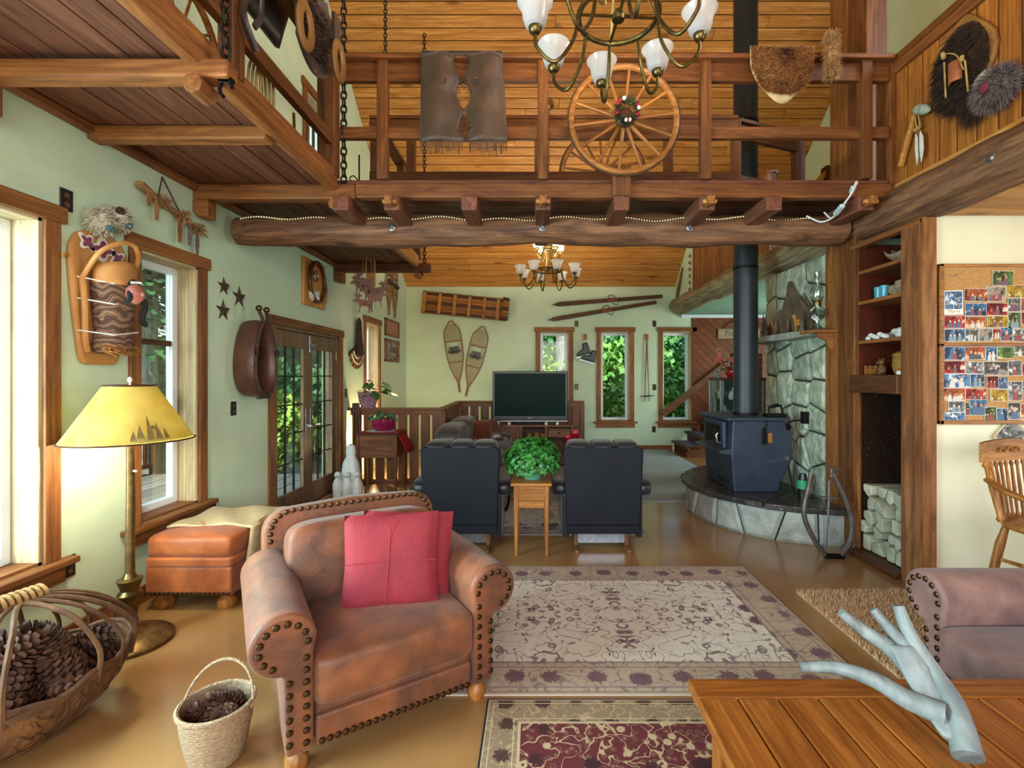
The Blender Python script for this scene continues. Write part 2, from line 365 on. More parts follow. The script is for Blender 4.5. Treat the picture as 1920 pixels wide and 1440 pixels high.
def french_door():
    u0, u1, z0, z1 = LDOOR; W = (u1-u0)/2
    root = bpy.data.objects.new('door_1', None); C.objects.link(root); root.location = (XL,(u0+u1)/2,0); root.rotation_euler = (0,0,PI/2); root['kind'] = 'structure'
    cw = .1
    MB().bx(-W-cw-.02,W+cw+.02,-.03,0,z1,z1+.09).build('header_casing', K['trimX'], root, bevel=.004)
    for s in (-1,1): MB().bx(min(s*W,s*(W+cw)),max(s*W,s*(W+cw)),-.022,0,0,z1).build('side_casing', K['trimZ'], root, bevel=.004)
    MB().bx(-W,-W+.03,0,.2,0,z1).bx(W-.03,W,0,.2,0,z1).bx(-W,W,0,.2,z1-.03,z1).build('door_frame', K['doorZ'], root)
    MB().bx(-W,W,0,.22,-.001,.02).build('threshold', K['darkX'], root)
    for s in (-1,1):
        a0, a1 = (-W+.03,-.004) if s < 0 else (.004,W-.03)
        st = .105; y0, y1 = .03,.07; zt = z1-.035
        lf = MB().bx(a0,a0+st,y0,y1,.02,zt).bx(a1-st,a1,y0,y1,.02,zt).bx(a0+st,a1-st,y0,y1,.02,.24).bx(a0+st,a1-st,y0,y1,zt-.17,zt).build('door_leaf', K['doorZ'], root, bevel=.004)
        g0, g1, h0, h1 = a0+st,a1-st,.24,zt-.17
        MB().bx(g0,g1,.047,.053,h0,h1).build('pane', K['glass'], lf)
        b = MB()
        for k in range(1,3): x = g0+(g1-g0)*k/3; b.bx(x-.006,x+.006,.04,.06,h0,h1)
        for k in range(1,5): z = h0+(h1-h0)*k/5; b.bx(g0,g1,.04,.06,z-.006,z+.006)
        b.build('leaded_bars', K['iron'], lf)
        hx = -.055*1 if s < 0 else .055
        MB().bx(hx-.02,hx+.02,.02,.03,.86,1.12).build('lock_plate', K['steel'], lf, bevel=.004)
        MB().cyl((hx,.03,.93),(hx,-.03,.93),.011,n=8).tube([(hx,-.03,.93),(hx+s*.05,-.035,.93),(hx+s*.11,-.03,.925)],.01,8).build('lever_handle', K['steel'], lf, smooth=True)
        for z in (.25,1.0,1.75):
            x = a0 if s < 0 else a1
            MB().cyl((x,.022,z-.05),(x,.022,z+.05),.009,n=8).build('hinge', K['brass'], lf)
    MB().bx(-.02,.02,-.0,.03,1.76,1.96).bx(-.006,.1,-.02,-.005,1.84,1.86).build('flush_bolt', K['steel'], root, bevel=.004)
french_door()

# ---------------------------------------------------------------- loft, bridge, logs and posts
ZU = 2.955                                                  # underside of the loft boards
XE2 = -1.55                                                 # edge of the left walkway
wk = struct('loft_floor', MB().bx(XL,XE2,.9,6.32,ZU+.022,ZU+.05), K['redY'], label='plank floor of the loft walkway along the left wall')
n = 7; bwid = (XE2-XL)/n
for i in range(n):
    for a, b in ((.9,2.9),(2.9,4.6),(4.6,6.32)):
        MB().bx(XL+i*bwid+.003,XL+(i+1)*bwid-.003,a+.002,b-.002,ZU+random.uniform(0,.004),ZU+.02).build('plank', K['redY'], wk, bevel=.003, seg=1)
br = struct('bridge_floor', MB().bx(XE2,2.72,3.7,4.58,ZU+.022,ZU+.05), K['redX'], label='plank floor of the bridge across the room')
for i in range(6):
    y0 = 3.72+i*.143
    for a, b in ((XE2,.6),(.6,2.70)):
        MB().bx(a+.002,b-.002,y0+.003,y0+.14,ZU+random.uniform(0,.004),ZU+.02).build('plank', K['redX'], br, bevel=.003, seg=1)
def beam(name, x0,x1,y0,y1,z0,z1, m, label, cat='beam', group=None, bev=.012, parent=None):
    o = MB().bx(x0,x1,y0,y1,z0,z1).build(name, m, parent, bevel=bev)
    if parent is None: tag(o, label, cat, group)
    return o
beam('cross_beam', XL,-1.38,2.15,2.24,2.84,2.925,K['trimX'],'chunky cross beam under the left walkway, nearest to the camera')
beam('floor_joist', XL,-1.56,2.78,2.87,2.872,2.955,K['trimX'],'slim joist under the left walkway between two cross beams')
beam('cross_beam', XL,-1.37,3.64,3.74,2.84,2.955,K['trimX'],'cross beam end sticking out at the walkway and bridge corner')
beam('rim_beam', -1.37,2.72,3.65,3.73,2.853,2.965,K['railX'],'long front rim beam of the bridge')
beam('floor_joist', XL,-1.56,5.0,5.09,2.872,2.955,K['trimX'],'joist under the walkway beyond the log beam')
beam('cross_beam', XL,-1.36,6.2,6.3,2.84,2.955,K['redX'],'far cross beam at the end of the left walkway')
beam('rim_beam', XE2-.02,XE2+.05,.9,3.66,2.9,3.05,K['trimY'],'orange rim board along the near edge of left walkway')
beam('rim_beam', XE2-.02,XE2+.05,4.6,6.32,2.9,3.05,K['pineY'],'pale rim board along the far edge of left walkway')
beam('wall_ledger', XL,XL+.05,.9,6.32,2.9,2.955,K['trimY'],'ledger strip fixed to the left wall under the walkway','ledger')
for y, w_ in ((3.69,'bridge corner'),(6.25,'far end of the walkway'),(2.19,'near end of the walkway')):
    o = MB().prism([(0,-.09),(.05,-.14),(.12,-.14),(.12,0),(0,0)],-.05,.05).build('beam_bracket', K['trimX'], bevel=.008); o.location = (XL,y,2.84)
    tag(o,'chamfered wooden bracket on the left wall at the %s'%w_,'bracket')
# joists of the bridge with wedged tenon ends
jn = ['beside the walkway corner','under the first railing post','under the leather chaps','under the second railing post','under the wagon wheel hub','under the railing post right of the wheel','near the stove pipe','at the right end of the bridge']
for k, px in enumerate((640,735,880,1018,1165,1325,1450,1622)):
    X = (px-VX)*3.62/F
    t = thing('bridge_joist','wooden joist under the bridge %s'%jn[k],'joist',(X,3.6,2.74))
    MB().bx(-.06,.06,.0,1.0,0,.112).build('joist', K['redY'], t, bevel=.012)
    if k in (1,3,5,7):
        MB().bx(-.028,.028,-.09,0,.02,.085).build('tenon', K['trimY'], t, bevel=.01)
        MB().bx(-.05,.05,-.055,-.03,.035,.06).build('wedge', K['pineX'], t)
    if k == 4: MB().bx(-.07,.07,-.0,.012,.112,.34).build('wheel_bracket', K['railZ'], t, bevel=.006)
for y, w_ in ((2.195,'near'),(3.69,'corner'),(6.25,'far')):
    o = MB().cyl((XE2+.03,y-.07,2.8),(XE2+.03,y+.05,2.8),.045,n=8).build('beam_peg', K['trimY'], bevel=.006); tag(o,'octagonal wooden peg hanging under the %s cross beam'%w_,'peg')

def log(name, p0, p1, r, m, label, n=20, bumps=.012, seed=1, parent=None):
    p0 = Vector(p0); p1 = Vector(p1); ax = (p1-p0); Ln = ax.length; ax.normalize(); a = ax.orthogonal().normalized(); b = ax.cross(a); rr = random.Random(seed)
    N = 40; ph = [rr.uniform(0,6.28) for _ in range(8)]; vs = []; fs = []
    for i in range(N+1):
        t = i/N; d = Ln*t; e = 1.0
        if i in (0,N): e = .9
        for k in range(n):
            q = 2*PI*k/n
            q2 = r*e+bumps*(math.sin(3*d+ph[0]+2*q)+.6*math.sin(7*d+ph[1]-q)+.4*math.sin(13*d+ph[2]+3*q))
            off = .012*math.sin(1.3*d+ph[3])
            vs.append(p0+ax*d+a*(q2*math.cos(q)+off)+b*(q2*math.sin(q)))
    for i in range(N):
        for k in range(n): fs.append((i*n+k,i*n+(k+1)%n,(i+1)*n+(k+1)%n,(i+1)*n+k))
    fs += [tuple(range(n))[::-1],tuple(N*n+k for k in range(n))]
    t = thing(name,label,'log beam',p0)
    mb = MB().add([v-p0 for v in vs],fs); mb.build('log', m, t, smooth=True)
    return t
lg = log('log_beam',(-2.52,4.1,2.735),(2.62,4.1,2.735),.128,K['logX'],'long peeled log beam under the bridge with a light rope',seed=3)
def bolt(t, x, y, z, d):
    MB().lathe([(.0,-.006),(.03,-.006),(.03,.004),(.02,.008),(.012,.016),(0,.016)],12,M=Matrix.Translation((x,y,z)) @ Vector(d).to_track_quat('Z','Y').to_matrix().to_4x4()).build('bolt_washer', K['steel'], t)
for px in (460,735,1017,1293,1566): bolt(lg,(px-VX)*3.97/F+2.52,-.128,-.01 if px != 1566 else .06,(0,-1,0))
lr = log('log_beam',(2.8,-1.0,2.76),(2.8,4.14,2.78),.155,K['logY'],'weathered log beam running towards the camera above the dining nook',seed=5)
for y in (3.62,2.78): bolt(lr,-.155,y+1.0,0,(-1,0,0))
lf_ = log('log_beam',(2.85,4.5,2.83),(2.82,9.5,2.86),.165,K['palelog'],'pale log beam over the stone chimney, ending at far wall',seed=9)
# posts
def post(name, x0,x1,y0,y1,z0,z1,label,m): return tag(MB().bx(x0,x1,y0,y1,z0,z1).build(name,m,bevel=.008),label,'post')
post('timber_post',2.7,2.86,4.06,4.28,0,2.7,'dark brown timber post between the woodbox and the stone chimney',K['railZ'])
post('timber_post',2.72,2.86,4.28,4.5,0,2.7,'lighter timber post edging the stone chimney',K['trimZ'])
post('timber_post',2.8,2.98,4.06,4.3,2.96,roofz(4.3)-.2,'tall red brown timber post rising from the loft to the roof',K['railZ'])
post('timber_post',2.8,2.98,4.3,4.56,2.96,roofz(4.56)-.2,'tall orange timber post behind the red brown one in the loft',K['trimZ'])
struct('wall_loft_east', MB().bx(4.3,4.45,4.7,YB,2.96,7.2), K['green'])
# railings
def railing(label, y, posts, x0, x1, front=True, ztop=3.9, zmid=3.37):
    t = thing('loft_railing',label,'railing',(0,y,3.0))
    for X in posts: MB().bx(X-.04,X+.04,-.03,.04,0,.92).build('post', K['railZ'], t, bevel=.006)
    MB().bx(x0,x1,.0 if front else -.05,.05 if front else 0,ztop-3.14,ztop-3.0).build('top_rail', K['railX'], t, bevel=.006)
    MB().bx(x0,x1,-.06,.08,ztop-3.0,ztop-2.965).build('rail_cap', K['railX'], t, bevel=.006)
    MB().bx(x0,x1,.0 if front else -.05,.05 if front else 0,zmid-3.05,zmid-2.96).build('middle_rail', K['railX'], t, bevel=.006)
    return t
railing('wooden railing on the camera side of the bridge, hung with chaps and wheel',3.68,[(px-VX)*3.68/F for px in (607,718,1018,1322,1622)],-1.6,2.72)
railing('wooden railing on the far side of the bridge',4.54,[-1.51,-1.17,.035,1.26,1.9],-1.55,1.9,False)
t = thing('loft_railing','short angled railing beside the stove pipe in the loft','railing',(1.9,4.54,3.0))
for z, h in ((.83,.13),(.37,.09)): MB().bar((0.03,.05,z),(.82,.36,z),.05,h).build('rail', K['darkX'], t, bevel=.005)
MB().bar((.03,.05,.92),(.82,.36,.92),.12,.03).build('rail_cap', K['darkX'], t); MB().bx(.74,.84,.32,.42,0,.92).build('post', K['darkZ'], t, bevel=.006)
t = thing('loft_railing','wooden railing along the left walkway, saddle and lasso hung on it','railing',(XE2+.02,0,3.0))
for y in (1.2,2.42,3.62): MB().bx(-.04,.04,y-.05,y+.05,0,.92).build('post', K['railZ'], t, bevel=.006)
MB().bx(-.06,.06,1.0,3.66,.9,.935).build('rail_cap', K['railY'], t); MB().bx(-.025,.025,1.0,3.66,.76,.9).build('top_rail', K['railY'], t, bevel=.005)
MB().bx(-.025,.025,1.0,3.66,.22,.31).build('middle_rail', K['railY'], t, bevel=.005)
t = thing('loft_railing','railing at the far stretch of left walkway','railing',(XE2+.02,0,3.0))
for y in (4.65,5.5,6.24): MB().bx(-.04,.04,y-.05,y+.05,0,.92).build('post', K['railZ'], t, bevel=.006)
MB().bx(-.06,.06,4.6,6.3,.9,.935).build('rail_cap', K['railY'], t); MB().bx(-.025,.025,4.6,6.3,.3,.4).build('middle_rail', K['railY'], t, bevel=.005)
# board parapets of the loft rooms on the right
def parapet(name, y0, y1, label, m, mt):
    t = struct(name, MB().bx(2.82,2.86,y0,y1,2.95,3.92), K['dark'+'Z'], label=label)
    k = int((y1-y0)/.14); d = (y1-y0)/k
    for i in range(k): MB().bx(2.788,2.82,y0+i*d+.006,y0+(i+1)*d-.006,2.955,3.9).build('board', m, t, bevel=.004, seg=1)
    MB().bx(2.75,2.9,y0,y1,3.9,3.95).build('cap_rail', mt, t, bevel=.006); MB().bx(2.76,2.79,y0,y1,3.82,3.9).build('rail_trim', mt, t)
    MB().bx(2.755,2.79,y0,y1,2.93,2.96).build('base_trim', K['pineY'], t)
    return t
parapet('wall_loft_right',.2,3.74,'vertical board wall above the dining nook log',wood('amber_board_wood','b5722f','8f5220','Z',rough=.45,rand=.14),K['railY'])
parapet('wall_loft_far',5.7,8.5,'vertical board wall above the far log beam',K['trimZ'],K['trimY'])
tag(MB().bx(2.74,2.86,3.7,3.86,2.9,3.95).build('corner_post',K['railZ'],bevel=.006),'corner post where bridge railing meets the board wall','post')
# stair wall in the far loft: sloped cap over vertical boards
sw = thing('stair_wall','sloping stair wall of vertical boards in the far loft','wall',(3.0,6.6,2.95))
for i in range(7):
    x = i*.14; MB().prism([(x+.004,0),(x+.136,0),(x+.136,.2+.155*(i+1)),(x+.004,.2+.155*i)],0,.03).build('board', K['pineZ'], sw)
MB().bar((-.1,.01,.12),(1.05,.01,1.39),.08,.06).build('sloped_cap', K['pineX'], sw, bevel=.005); MB().bx(.98,1.1,-.05,.08,0,1.42).build('post', K['darkZ'], sw)
# ---------------------------------------------------------------- stone chimney, hearth, stove, woodbox
def clip(poly, px, py, nx, ny):
    out = []
    for i in range(len(poly)):
        a, b = poly[i], poly[(i+1)%len(poly)]; da = (a[0]-px)*nx+(a[1]-py)*ny; db = (b[0]-px)*nx+(b[1]-py)*ny
        if da <= 0: out.append(a)
        if da*db < 0: t = da/(da-db); out.append((a[0]+(b[0]-a[0])*t, a[1]+(b[1]-a[1])*t))
    return out
def cells(seeds, u0, u1, v0, v1, gap):
    res = []
    for i, s in enumerate(seeds):
        p = [(u0,v0),(u1,v0),(u1,v1),(u0,v1)]
        for j, q in enumerate(seeds):
            if i == j: continue
            d = math.hypot(q[0]-s[0],q[1]-s[1]); nx, ny = (q[0]-s[0])/d,(q[1]-s[1])/d
            p = clip(p,(s[0]+q[0])/2-nx*gap/2,(s[1]+q[1])/2-ny*gap/2,nx,ny)
            if not p: break
        res.append(p)
    return res
def jit(u0,u1,v0,v1,nu,nv,j,rr):
    return [(u0+(u1-u0)*(a+.5+(.5 if b%2 else 0)*.6-.15+rr.uniform(-j,j))/nu, v0+(v1-v0)*(b+.5+rr.uniform(-j,j))/nv) for b in range(nv) for a in range(nu)]
ORD = ['first','second','third','fourth','fifth','sixth','seventh','eighth','ninth','tenth','eleventh','twelfth']
K['stone'] = M('rough_field_stone','b6c0ab','7f8a79',7,rough=.6,bump=1,bscale=14,rand=.16,bd=.03)
K['mortar'] = M('dark_mortar','3c3d37','2c2d29',30,rough=.9,bump=.5)
K['slab'] = M('dark_flagstone','4e4a45','2f2d2b',4,rough=.22,bump=.7,bscale=9,rand=.1,bd=.03)
def stone(poly, fn, parent, m=K['stone'], rel=.03, rr=random, name='stone', base=-.02):
    cx = sum(p[0] for p in poly)/len(poly); cy = sum(p[1] for p in poly)/len(poly)
    P = []
    for i in range(len(poly)):
        a, b = poly[i], poly[(i+1)%len(poly)]; P += [a, ((a[0]+b[0])/2,(a[1]+b[1])/2)]
    n = len(P); vs = [fn(p[0],p[1],base) for p in P]; vs += [fn(p[0],p[1],rel*.55) for p in P]
    vs += [fn(cx+(p[0]-cx)*.8,cy+(p[1]-cy)*.8,rel*rr.uniform(.8,1.25)) for p in P]; vs.append(fn(cx,cy,rel*rr.uniform(.8,1.2)))
    fs = []
    for i in range(n):
        j = (i+1)%n; fs += [(i,j,n+j,n+i),(n+i,n+j,2*n+j,2*n+i),(2*n+i,2*n+j,3*n)]
    return MB().add(vs,fs).build(name, m, parent)
rr = random.Random(11)
ch = thing('stone_chimney','grey field stone chimney wall behind the wood stove','chimney',(0,0,0))
MB().bx(2.745,3.6,4.5,5.66,0,2.64).build('mortar_core', K['mortar'], ch)
fn = lambda u,v,d: (2.745-d,u,v)
for p in cells(jit(4.5,5.66,.3,2.64,4,8,.3,rr),4.505,5.655,.3,2.64,.022):
    if len(p) > 2: stone(p,fn,ch,rr=rr,rel=.035)
fn = lambda u,v,d: (u,5.66+d,v)
# hearth
HC = (2.76,5.25); HR = 1.06; HH = .34
he = thing('raised_hearth','half round raised stone hearth under the wood stove','hearth',(0,0,0))
def half(r, z0, z1, n=32):
    pts = [(HC[0]-r*math.cos(-PI/2+PI*i/n), HC[1]+r*math.sin(-PI/2+PI*i/n)) for i in range(n+1)]
    m = len(pts); vs = [(x,y,z0) for x,y in pts]+[(x,y,z1) for x,y in pts]
    return MB().add(vs,[tuple(range(m)),tuple(range(2*m-1,m-1,-1))]+[(i,(i+1)%m,m+(i+1)%m,m+i) for i in range(m)])
half(HR-.03,0,.285).build('hearth_core', K['mortar'], he, smooth=True)
fa = lambda u,v,d: (HC[0]-(HR-.03+d)*math.cos(u/HR), HC[1]+(HR-.03+d)*math.sin(u/HR), v)
K['stone2'] = M('pale_hearth_stone','b2b5ab','848a84',6,rough=.5,bump=.8,bscale=12,rand=.12,bd=.025)
U = HR*PI/2
for p in cells([(-U+2*U*(a+.5+rr.uniform(-.2,.2))/11, .145+rr.uniform(-.12,.12)) for a in range(11)],-U+.03,U-.03,.0,.285,.016):
    if len(p) > 2: stone(p,fa,he,K['stone2'],.03,rr)
cuts = [-90,-52,-18,22,58,90]
for a, b in zip(cuts,cuts[1:]):
    A = [math.radians(a+(b-a)*i/8) for i in range(9)]; R_ = HR+.05
    out = [(HC[0]-(R_+rr.uniform(-.018,.018))*math.cos(q),HC[1]+(R_+rr.uniform(-.01,.01))*math.sin(q)) for q in A]
    inn = [(HC[0],HC[1]+.25*math.sin(A[-1])),(HC[0],HC[1]+.25*math.sin(A[0]))] if True else []
    P = out+inn; cx = sum(p[0] for p in P)/len(P); cy = sum(p[1] for p in P)/len(P); P = [(cx+(x-cx)*.992,cy+(y-cy)*.992) for x,y in P]
    m = len(P); MB().add([(x,y,.285) for x,y in P]+[(x,y,HH) for x,y in P],[tuple(range(m)),tuple(range(2*m-1,m-1,-1))]+[(i,(i+1)%m,m+(i+1)%m,m+i) for i in range(m)]).build('flagstone', K['slab'], he, bevel=.012)
# stove: door faces the room on the left
K['stove'] = M('blue_black_stove_steel','3b4557','2f3849',5,rough=.42,metal=.4,bump=.05,bscale=120)
K['stoveglass'] = M('stove_window_glass','11160f','1d241c',4,rough=.06)
sv = thing('wood_stove','blue black steel wood stove with glass door on the stone hearth','stove',(2.0,5.15,HH))
prof = [(-.02,.0),(.42,.0),(.45,.10),(.56,.34),(.55,.60),(.47,.71),(-.03,.71),(-.05,.38)]
MB().prism(prof,-.38,.38).build('body', K['stove'], sv, bevel=.012)
MB().bx(-.1,.52,-.42,.42,.71,.745).build('top_plate', K['stove'], sv, bevel=.008)
MB().prism([(-.18,.40),(-.04,.43),(-.04,.36),(-.16,.385)],-.36,.36).build('ash_lip', K['stove'], sv, bevel=.006)
d = MB().bx(-.085,-.045,-.26,.3,.40,.69).build('door', K['stove'], sv, bevel=.01)
MB().bx(-.09,-.084,-.19,.23,.455,.645).build('door_glass', K['stoveglass'], d)
MB().tube([(-.09,-.22,.47),(-.13,-.22,.48),(-.14,-.22,.55),(-.12,-.22,.57)],.012,8).build('door_handle', K['steel'], d, smooth=True)
for i in range(5): MB().cyl((-.035,-.28+.07*i,.07),(-.015,-.28+.07*i,.07),.016,n=10).build('air_hole', K['black'], sv)
MB().bx(.495,.53,-.4,-.37,.62,.68).cyl((.51,-.4,.65),(.51,-.43,.65),.018,n=8).build('damper_knob', K['iron'], sv)
MB().tube([(.3,-.385,.30),(.5,-.39,.34)],.006,6).cyl((.5,-.38,.34),(.5,-.4,.34),.022,n=12).build('thermostat_knob', K['steel'], sv, smooth=True)
sp = thing('stove_pipe','tall matte black stove pipe rising through the loft','stove pipe',(2.26,5.15,HH+.745))
MB().cyl((0,0,0),(0,0,5.55),.123,n=32).build('pipe', M('pipe_paint','2b3138','23282f',6,rough=.45,metal=.3), sp, smooth=True)
for z in (0,1.55,3.1,4.6): MB().cyl((0,0,z),(0,0,z+.025),.13,n=32).build('pipe_joint', K['iron'], sp, smooth=True)
t = thing('fire_shovel','small black fire shovel hung on the stove side','shovel',(2.27,4.755,.98))
MB().tube([(0,0,.06),(.02,-.01,.065),(.03,-.01,.03),(.0,-.01,0)],.005,6).build('handle', K['iron'], t)
MB().bx(-.02,.02,-.014,-.006,-.16,0).build('blade', K['iron'], t, bevel=.004)
t = tag(MB().bx(-.02,.02,-.012,0,-.1,0).build('hearth_brush', K['oakZ'], bevel=.004),'little tan brush hung beside the fire shovel','brush'); t.location = (2.335,4.768,.93)
t = thing('cast_trivet','cast iron handled trivet on top of the stove','trivet',(2.43,4.86,HH+.745))
MB().bx(-.1,.1,-.06,.06,.0,.03).build('plate', K['iron'], t, bevel=.006); MB().tube([(-.06,0,.03),(-.06,0,.09),(.06,0,.11),(.08,0,.03)],.012,8).build('handle', K['iron'], t, smooth=True)
t = thing('stove_fan_can','small canister with green band on the hearth behind the stove','canister',(2.54,4.55,HH))
MB().cyl((0,0,0),(0,0,.09),.045,n=16).build('base', K['black'], t, smooth=True); MB().cyl((0,0,.09),(0,0,.17),.05,n=16).build('band', M('green_band','2f9a68',rough=.4), t, smooth=True)
MB().cyl((0,0,.17),(0,0,.23),.04,.03,16).build('lid', K['black'], t, smooth=True)
cp = at(1500,795,4.9)
t = thing('power_cord','black power cord looping from the chimney outlet to the hearth','cord',(2.69,4.78,1.08))
MB().bx(-.03,.035,-.035,.035,-.06,.06).build('outlet_box', K['iron'], t, bevel=.006)
MB().tube(spline([(-.03,0,-.02),(-.1,.15,-.08),(-.11,.18,-.3),(-.1,.1,-.55),(-.12,.0,-.7),(-.16,-.2,-.722),(-.1,-.3,-.722),(-.02,-.15,-.722)],8),.007,6).build('cable', K['black'], t, smooth=True)
# mantle of live-edge stone, its carved scene and lamp
t = tag(MB().prism([(-.62,0),(-.6,-.05),(-.2,-.06),(.2,-.05),(.6,-.06),(.6,0),(.3,.015),(-.3,.01)],-.02,.16).build('mantel_shelf', K['stone2'], bevel=.012),'rough live edge stone mantel on the chimney','mantel'); t.location = (2.7,5.05,1.92); t.rotation_euler = (0,0,-PI/2)
t.rotation_euler = (0,0,PI/2); t.location = (2.68,5.05,1.92)
K['bark'] = M('weathered_driftwood','6b5a45','3a3026',7,rough=.85,bump=1,bscale=20,bd=.02)
t = thing('driftwood_carving','jagged driftwood carving of a mountain with tiny deer on the mantel','carving',(2.66,5.0,1.93),PI/2)
pk = [(-.42,0),(-.45,.1),(-.38,.16),(-.30,.13),(-.24,.24),(-.17,.28),(-.13,.24),(-.08,.36),(-.04,.40),(.0,.56),(.03,.50),(.08,.44),(.14,.36),(.18,.38),(.26,.30),(.33,.24),(.40,.22),(.42,0)]
MB().prism([(-x,z) for x,z in pk],-.02,.03).build('mountain_board', K['bark'], t, bevel=.012)
deer = [(-.07,0),(-.06,0),(-.055,.07),(.03,.07),(.035,0),(.045,0),(.05,.1),(.07,.15),(.095,.16),(.09,.175),(.06,.185),(.04,.13),(-.06,.12),(-.075,.09)]
for x, s, m in ((-.22,1.0,K['pineX']),(.05,1.1,K['bark']),(.25,.9,K['pineX'])):
    MB().prism([(x+a*s,b*s) for a,b in deer],.035,.05).build('deer_figure', m, t)
for x, h in ((-.36,.24),(.36,.28),(.15,.18),(-.1,.16),(.42,.3)):
    b = MB()
    for k in range(5): b.lathe([(.035*(1-k/6),h*k/6),(0,h*(k+1.8)/6)],6,(x,.08,0))
    b.cyl((x,.08,0),(x,.08,h*.3),.006,n=5).build('tiny_tree', K['bark'], t)
lp = thing('oil_lamp','clear glass oil lamp on the little post shelf','oil lamp',(2.62,4.46,1.915))
MB().lathe([(.075,0),(.07,.015),(.03,.04),(.018,.07),(.02,.09),(.06,.115),(.078,.16),(.065,.2),(.03,.225),(.03,.235)],20).build('font', K['clear'], lp, smooth=True)
MB().lathe([(.032,.235),(.036,.25),(.03,.28),(.012,.285)],16).build('burner', K['brass'], lp, smooth=True)
MB().lathe([(.04,.27),(.055,.31),(.058,.35),(.045,.4),(.028,.45),(.024,.54),(.028,.55)],20).build('chimney', K['clear'], lp, smooth=True)
t = thing('post_shelf','small wooden corner shelf with curved bracket on the post','shelf',(2.72,4.42,1.9))
MB().bx(-.22,0,-.13,.12,-.015,.012).build('shelf_board', K['trimX'], t, bevel=.004)
MB().prism([(0,-.015),(-.16,-.015),(-.15,-.05),(-.06,-.09),(-.03,-.18),(0,-.2)],-.06,-.035).build('curved_bracket', K['trimX'], t)

# woodbox and shelf niche
nb = thing('woodbox_cabinet','built-in shelf niche with firewood box below, dark red inside','cabinet',(0,0,0))
MB().bx(3.2,3.23,3.53,4.06,0,2.6).build('back_panel', K['darkredZ'], nb)
MB().bx(2.74,3.2,4.04,4.06,1.5,2.6).build('side_panel', K['darkredZ'], nb); MB().bx(2.74,3.2,3.52,3.535,0,2.6).build('side_panel', K['darkredZ'], nb)
K['metalpanel'] = M('speckled_metal_panel','2a1d17','4a3b33',60,rough=.35,metal=.3,detail=6)
g = G('speckled_liner'); v = g.obj(); sp_ = g.ramp(g.vor(v,38),[(.08,1.0),(.16,0.0)]); n_ = g.ramp(g.noise(v,6),[(.45,0.0),(.6,1.0)])
g.pbr(g.mix(g.math('MULTIPLY',sp_,n_),'2b1c15','b9b3aa'),.35,.2); K['liner'] = g.m
MB().bx(2.76,3.2,4.03,4.045,.05,1.36).build('metal_liner', K['liner'], nb)
for z in (2.37,2.117,1.79): MB().bx(2.715,3.2,3.54,4.04,z-.028,z).build('shelf', K['trimY'], nb, bevel=.003)
MB().bx(2.66,3.2,3.53,4.07,1.36,1.505).build('mantel_beam', K['darkY'], nb, bevel=.008)
MB().bx(2.69,2.72,3.355,3.53,0,2.57).build('front_stile', K['wainsZ'], nb, bevel=.004)
MB().bx(2.69,2.785,3.325,3.355,0,2.6).build('end_board', K['trimZ'], nb, bevel=.004)
MB().bx(2.69,2.76,3.34,4.1,2.565,2.605).build('top_trim', K['trimY'], nb, bevel=.003)
MB().bx(2.64,2.95,3.52,4.08,.0,.05).build('base_plank', K['darkY'], nb, bevel=.006)
MB().bx(2.715,2.735,4.03,4.06,.05,1.36).build('inner_strip', K['trimZ'], nb)
K['split'] = M('split_firewood','b9b6a0','8c8872',9,(.3,1,1),rough=.85,bump=.9,rand=.22)
rows = ['bottom','second','third','fourth','top']; cols = ['nearest the camera','second from the camera','third from the camera','fourth from the camera','deepest by the post']
r2 = random.Random(5)
seeds = [(3.56+(a+.5+r2.uniform(-.3,.3)+(.25 if b%2 else -.1))*.095, .07+(b+.5+r2.uniform(-.3,.3))*.105) for b in range(5) for a in range(5)]
for i, p in enumerate(cells(seeds,3.56,4.02,.055,.60,.012)):
    if len(p) < 3: continue
    cx = sum(q[0] for q in p)/len(p); cy = sum(q[1] for q in p)/len(p); p = [(cx+(q[0]-cx)*.95-cx,cy+(q[1]-cy)*.95-cy) for q in p]
    x0 = r2.uniform(2.72,2.79); n = len(p)
    o = MB().add([(0,u,v) for u,v in p]+[(.4,u,v) for u,v in p],[tuple(range(n)),tuple(range(2*n-1,n-1,-1))]+[(k,(k+1)%n,n+(k+1)%n,n+k) for k in range(n)]).build('firewood_log',K['split'],bevel=.01)
    o.location = (x0,cx,cy); tag(o,'split firewood log in the woodbox, %s row, %s'%(rows[i//5],cols[i%5]),'firewood','firewood in the woodbox')
# things on the niche shelves
def pot(name, prof, m, loc, label, cat, n=20, **k):
    o = MB().lathe(prof,n,**k).build(name,m,smooth=True); o.location = loc; return tag(o,label,cat)
K['teal'] = M('turquoise_glass','4fa3b8','3d8ea6',12,rough=.25)
cupp = [(.0,0),(.026,0),(.03,.01),(.034,.11),(.031,.11),(.026,.015),(0,.012)]
pot('tumbler',cupp,K['teal'],(2.84,3.965,2.117),'turquoise tumbler on the middle shelf, nearer the post','tumbler')
pot('tumbler',cupp,K['teal'],(2.83,3.885,2.117),'turquoise tumbler on the middle shelf, nearer the bowls','tumbler')
K['clay'] = M('speckled_clay','a48f74','7c6a52',20,rough=.7)
pot('clay_bowl',[(0,0),(.05,0),(.085,.04),(.08,.085),(.06,.09),(0,.08)],K['clay'],(2.86,3.75,2.117),'round clay bowl behind the turquoise tumblers','bowl')
pot('clay_bowl',[(0,0),(.05,0),(.09,.05),(.085,.1),(.06,.11),(0,.1)],K['clay'],(2.82,3.62,2.117),'second clay bowl at the near end of the tumbler shelf','bowl')
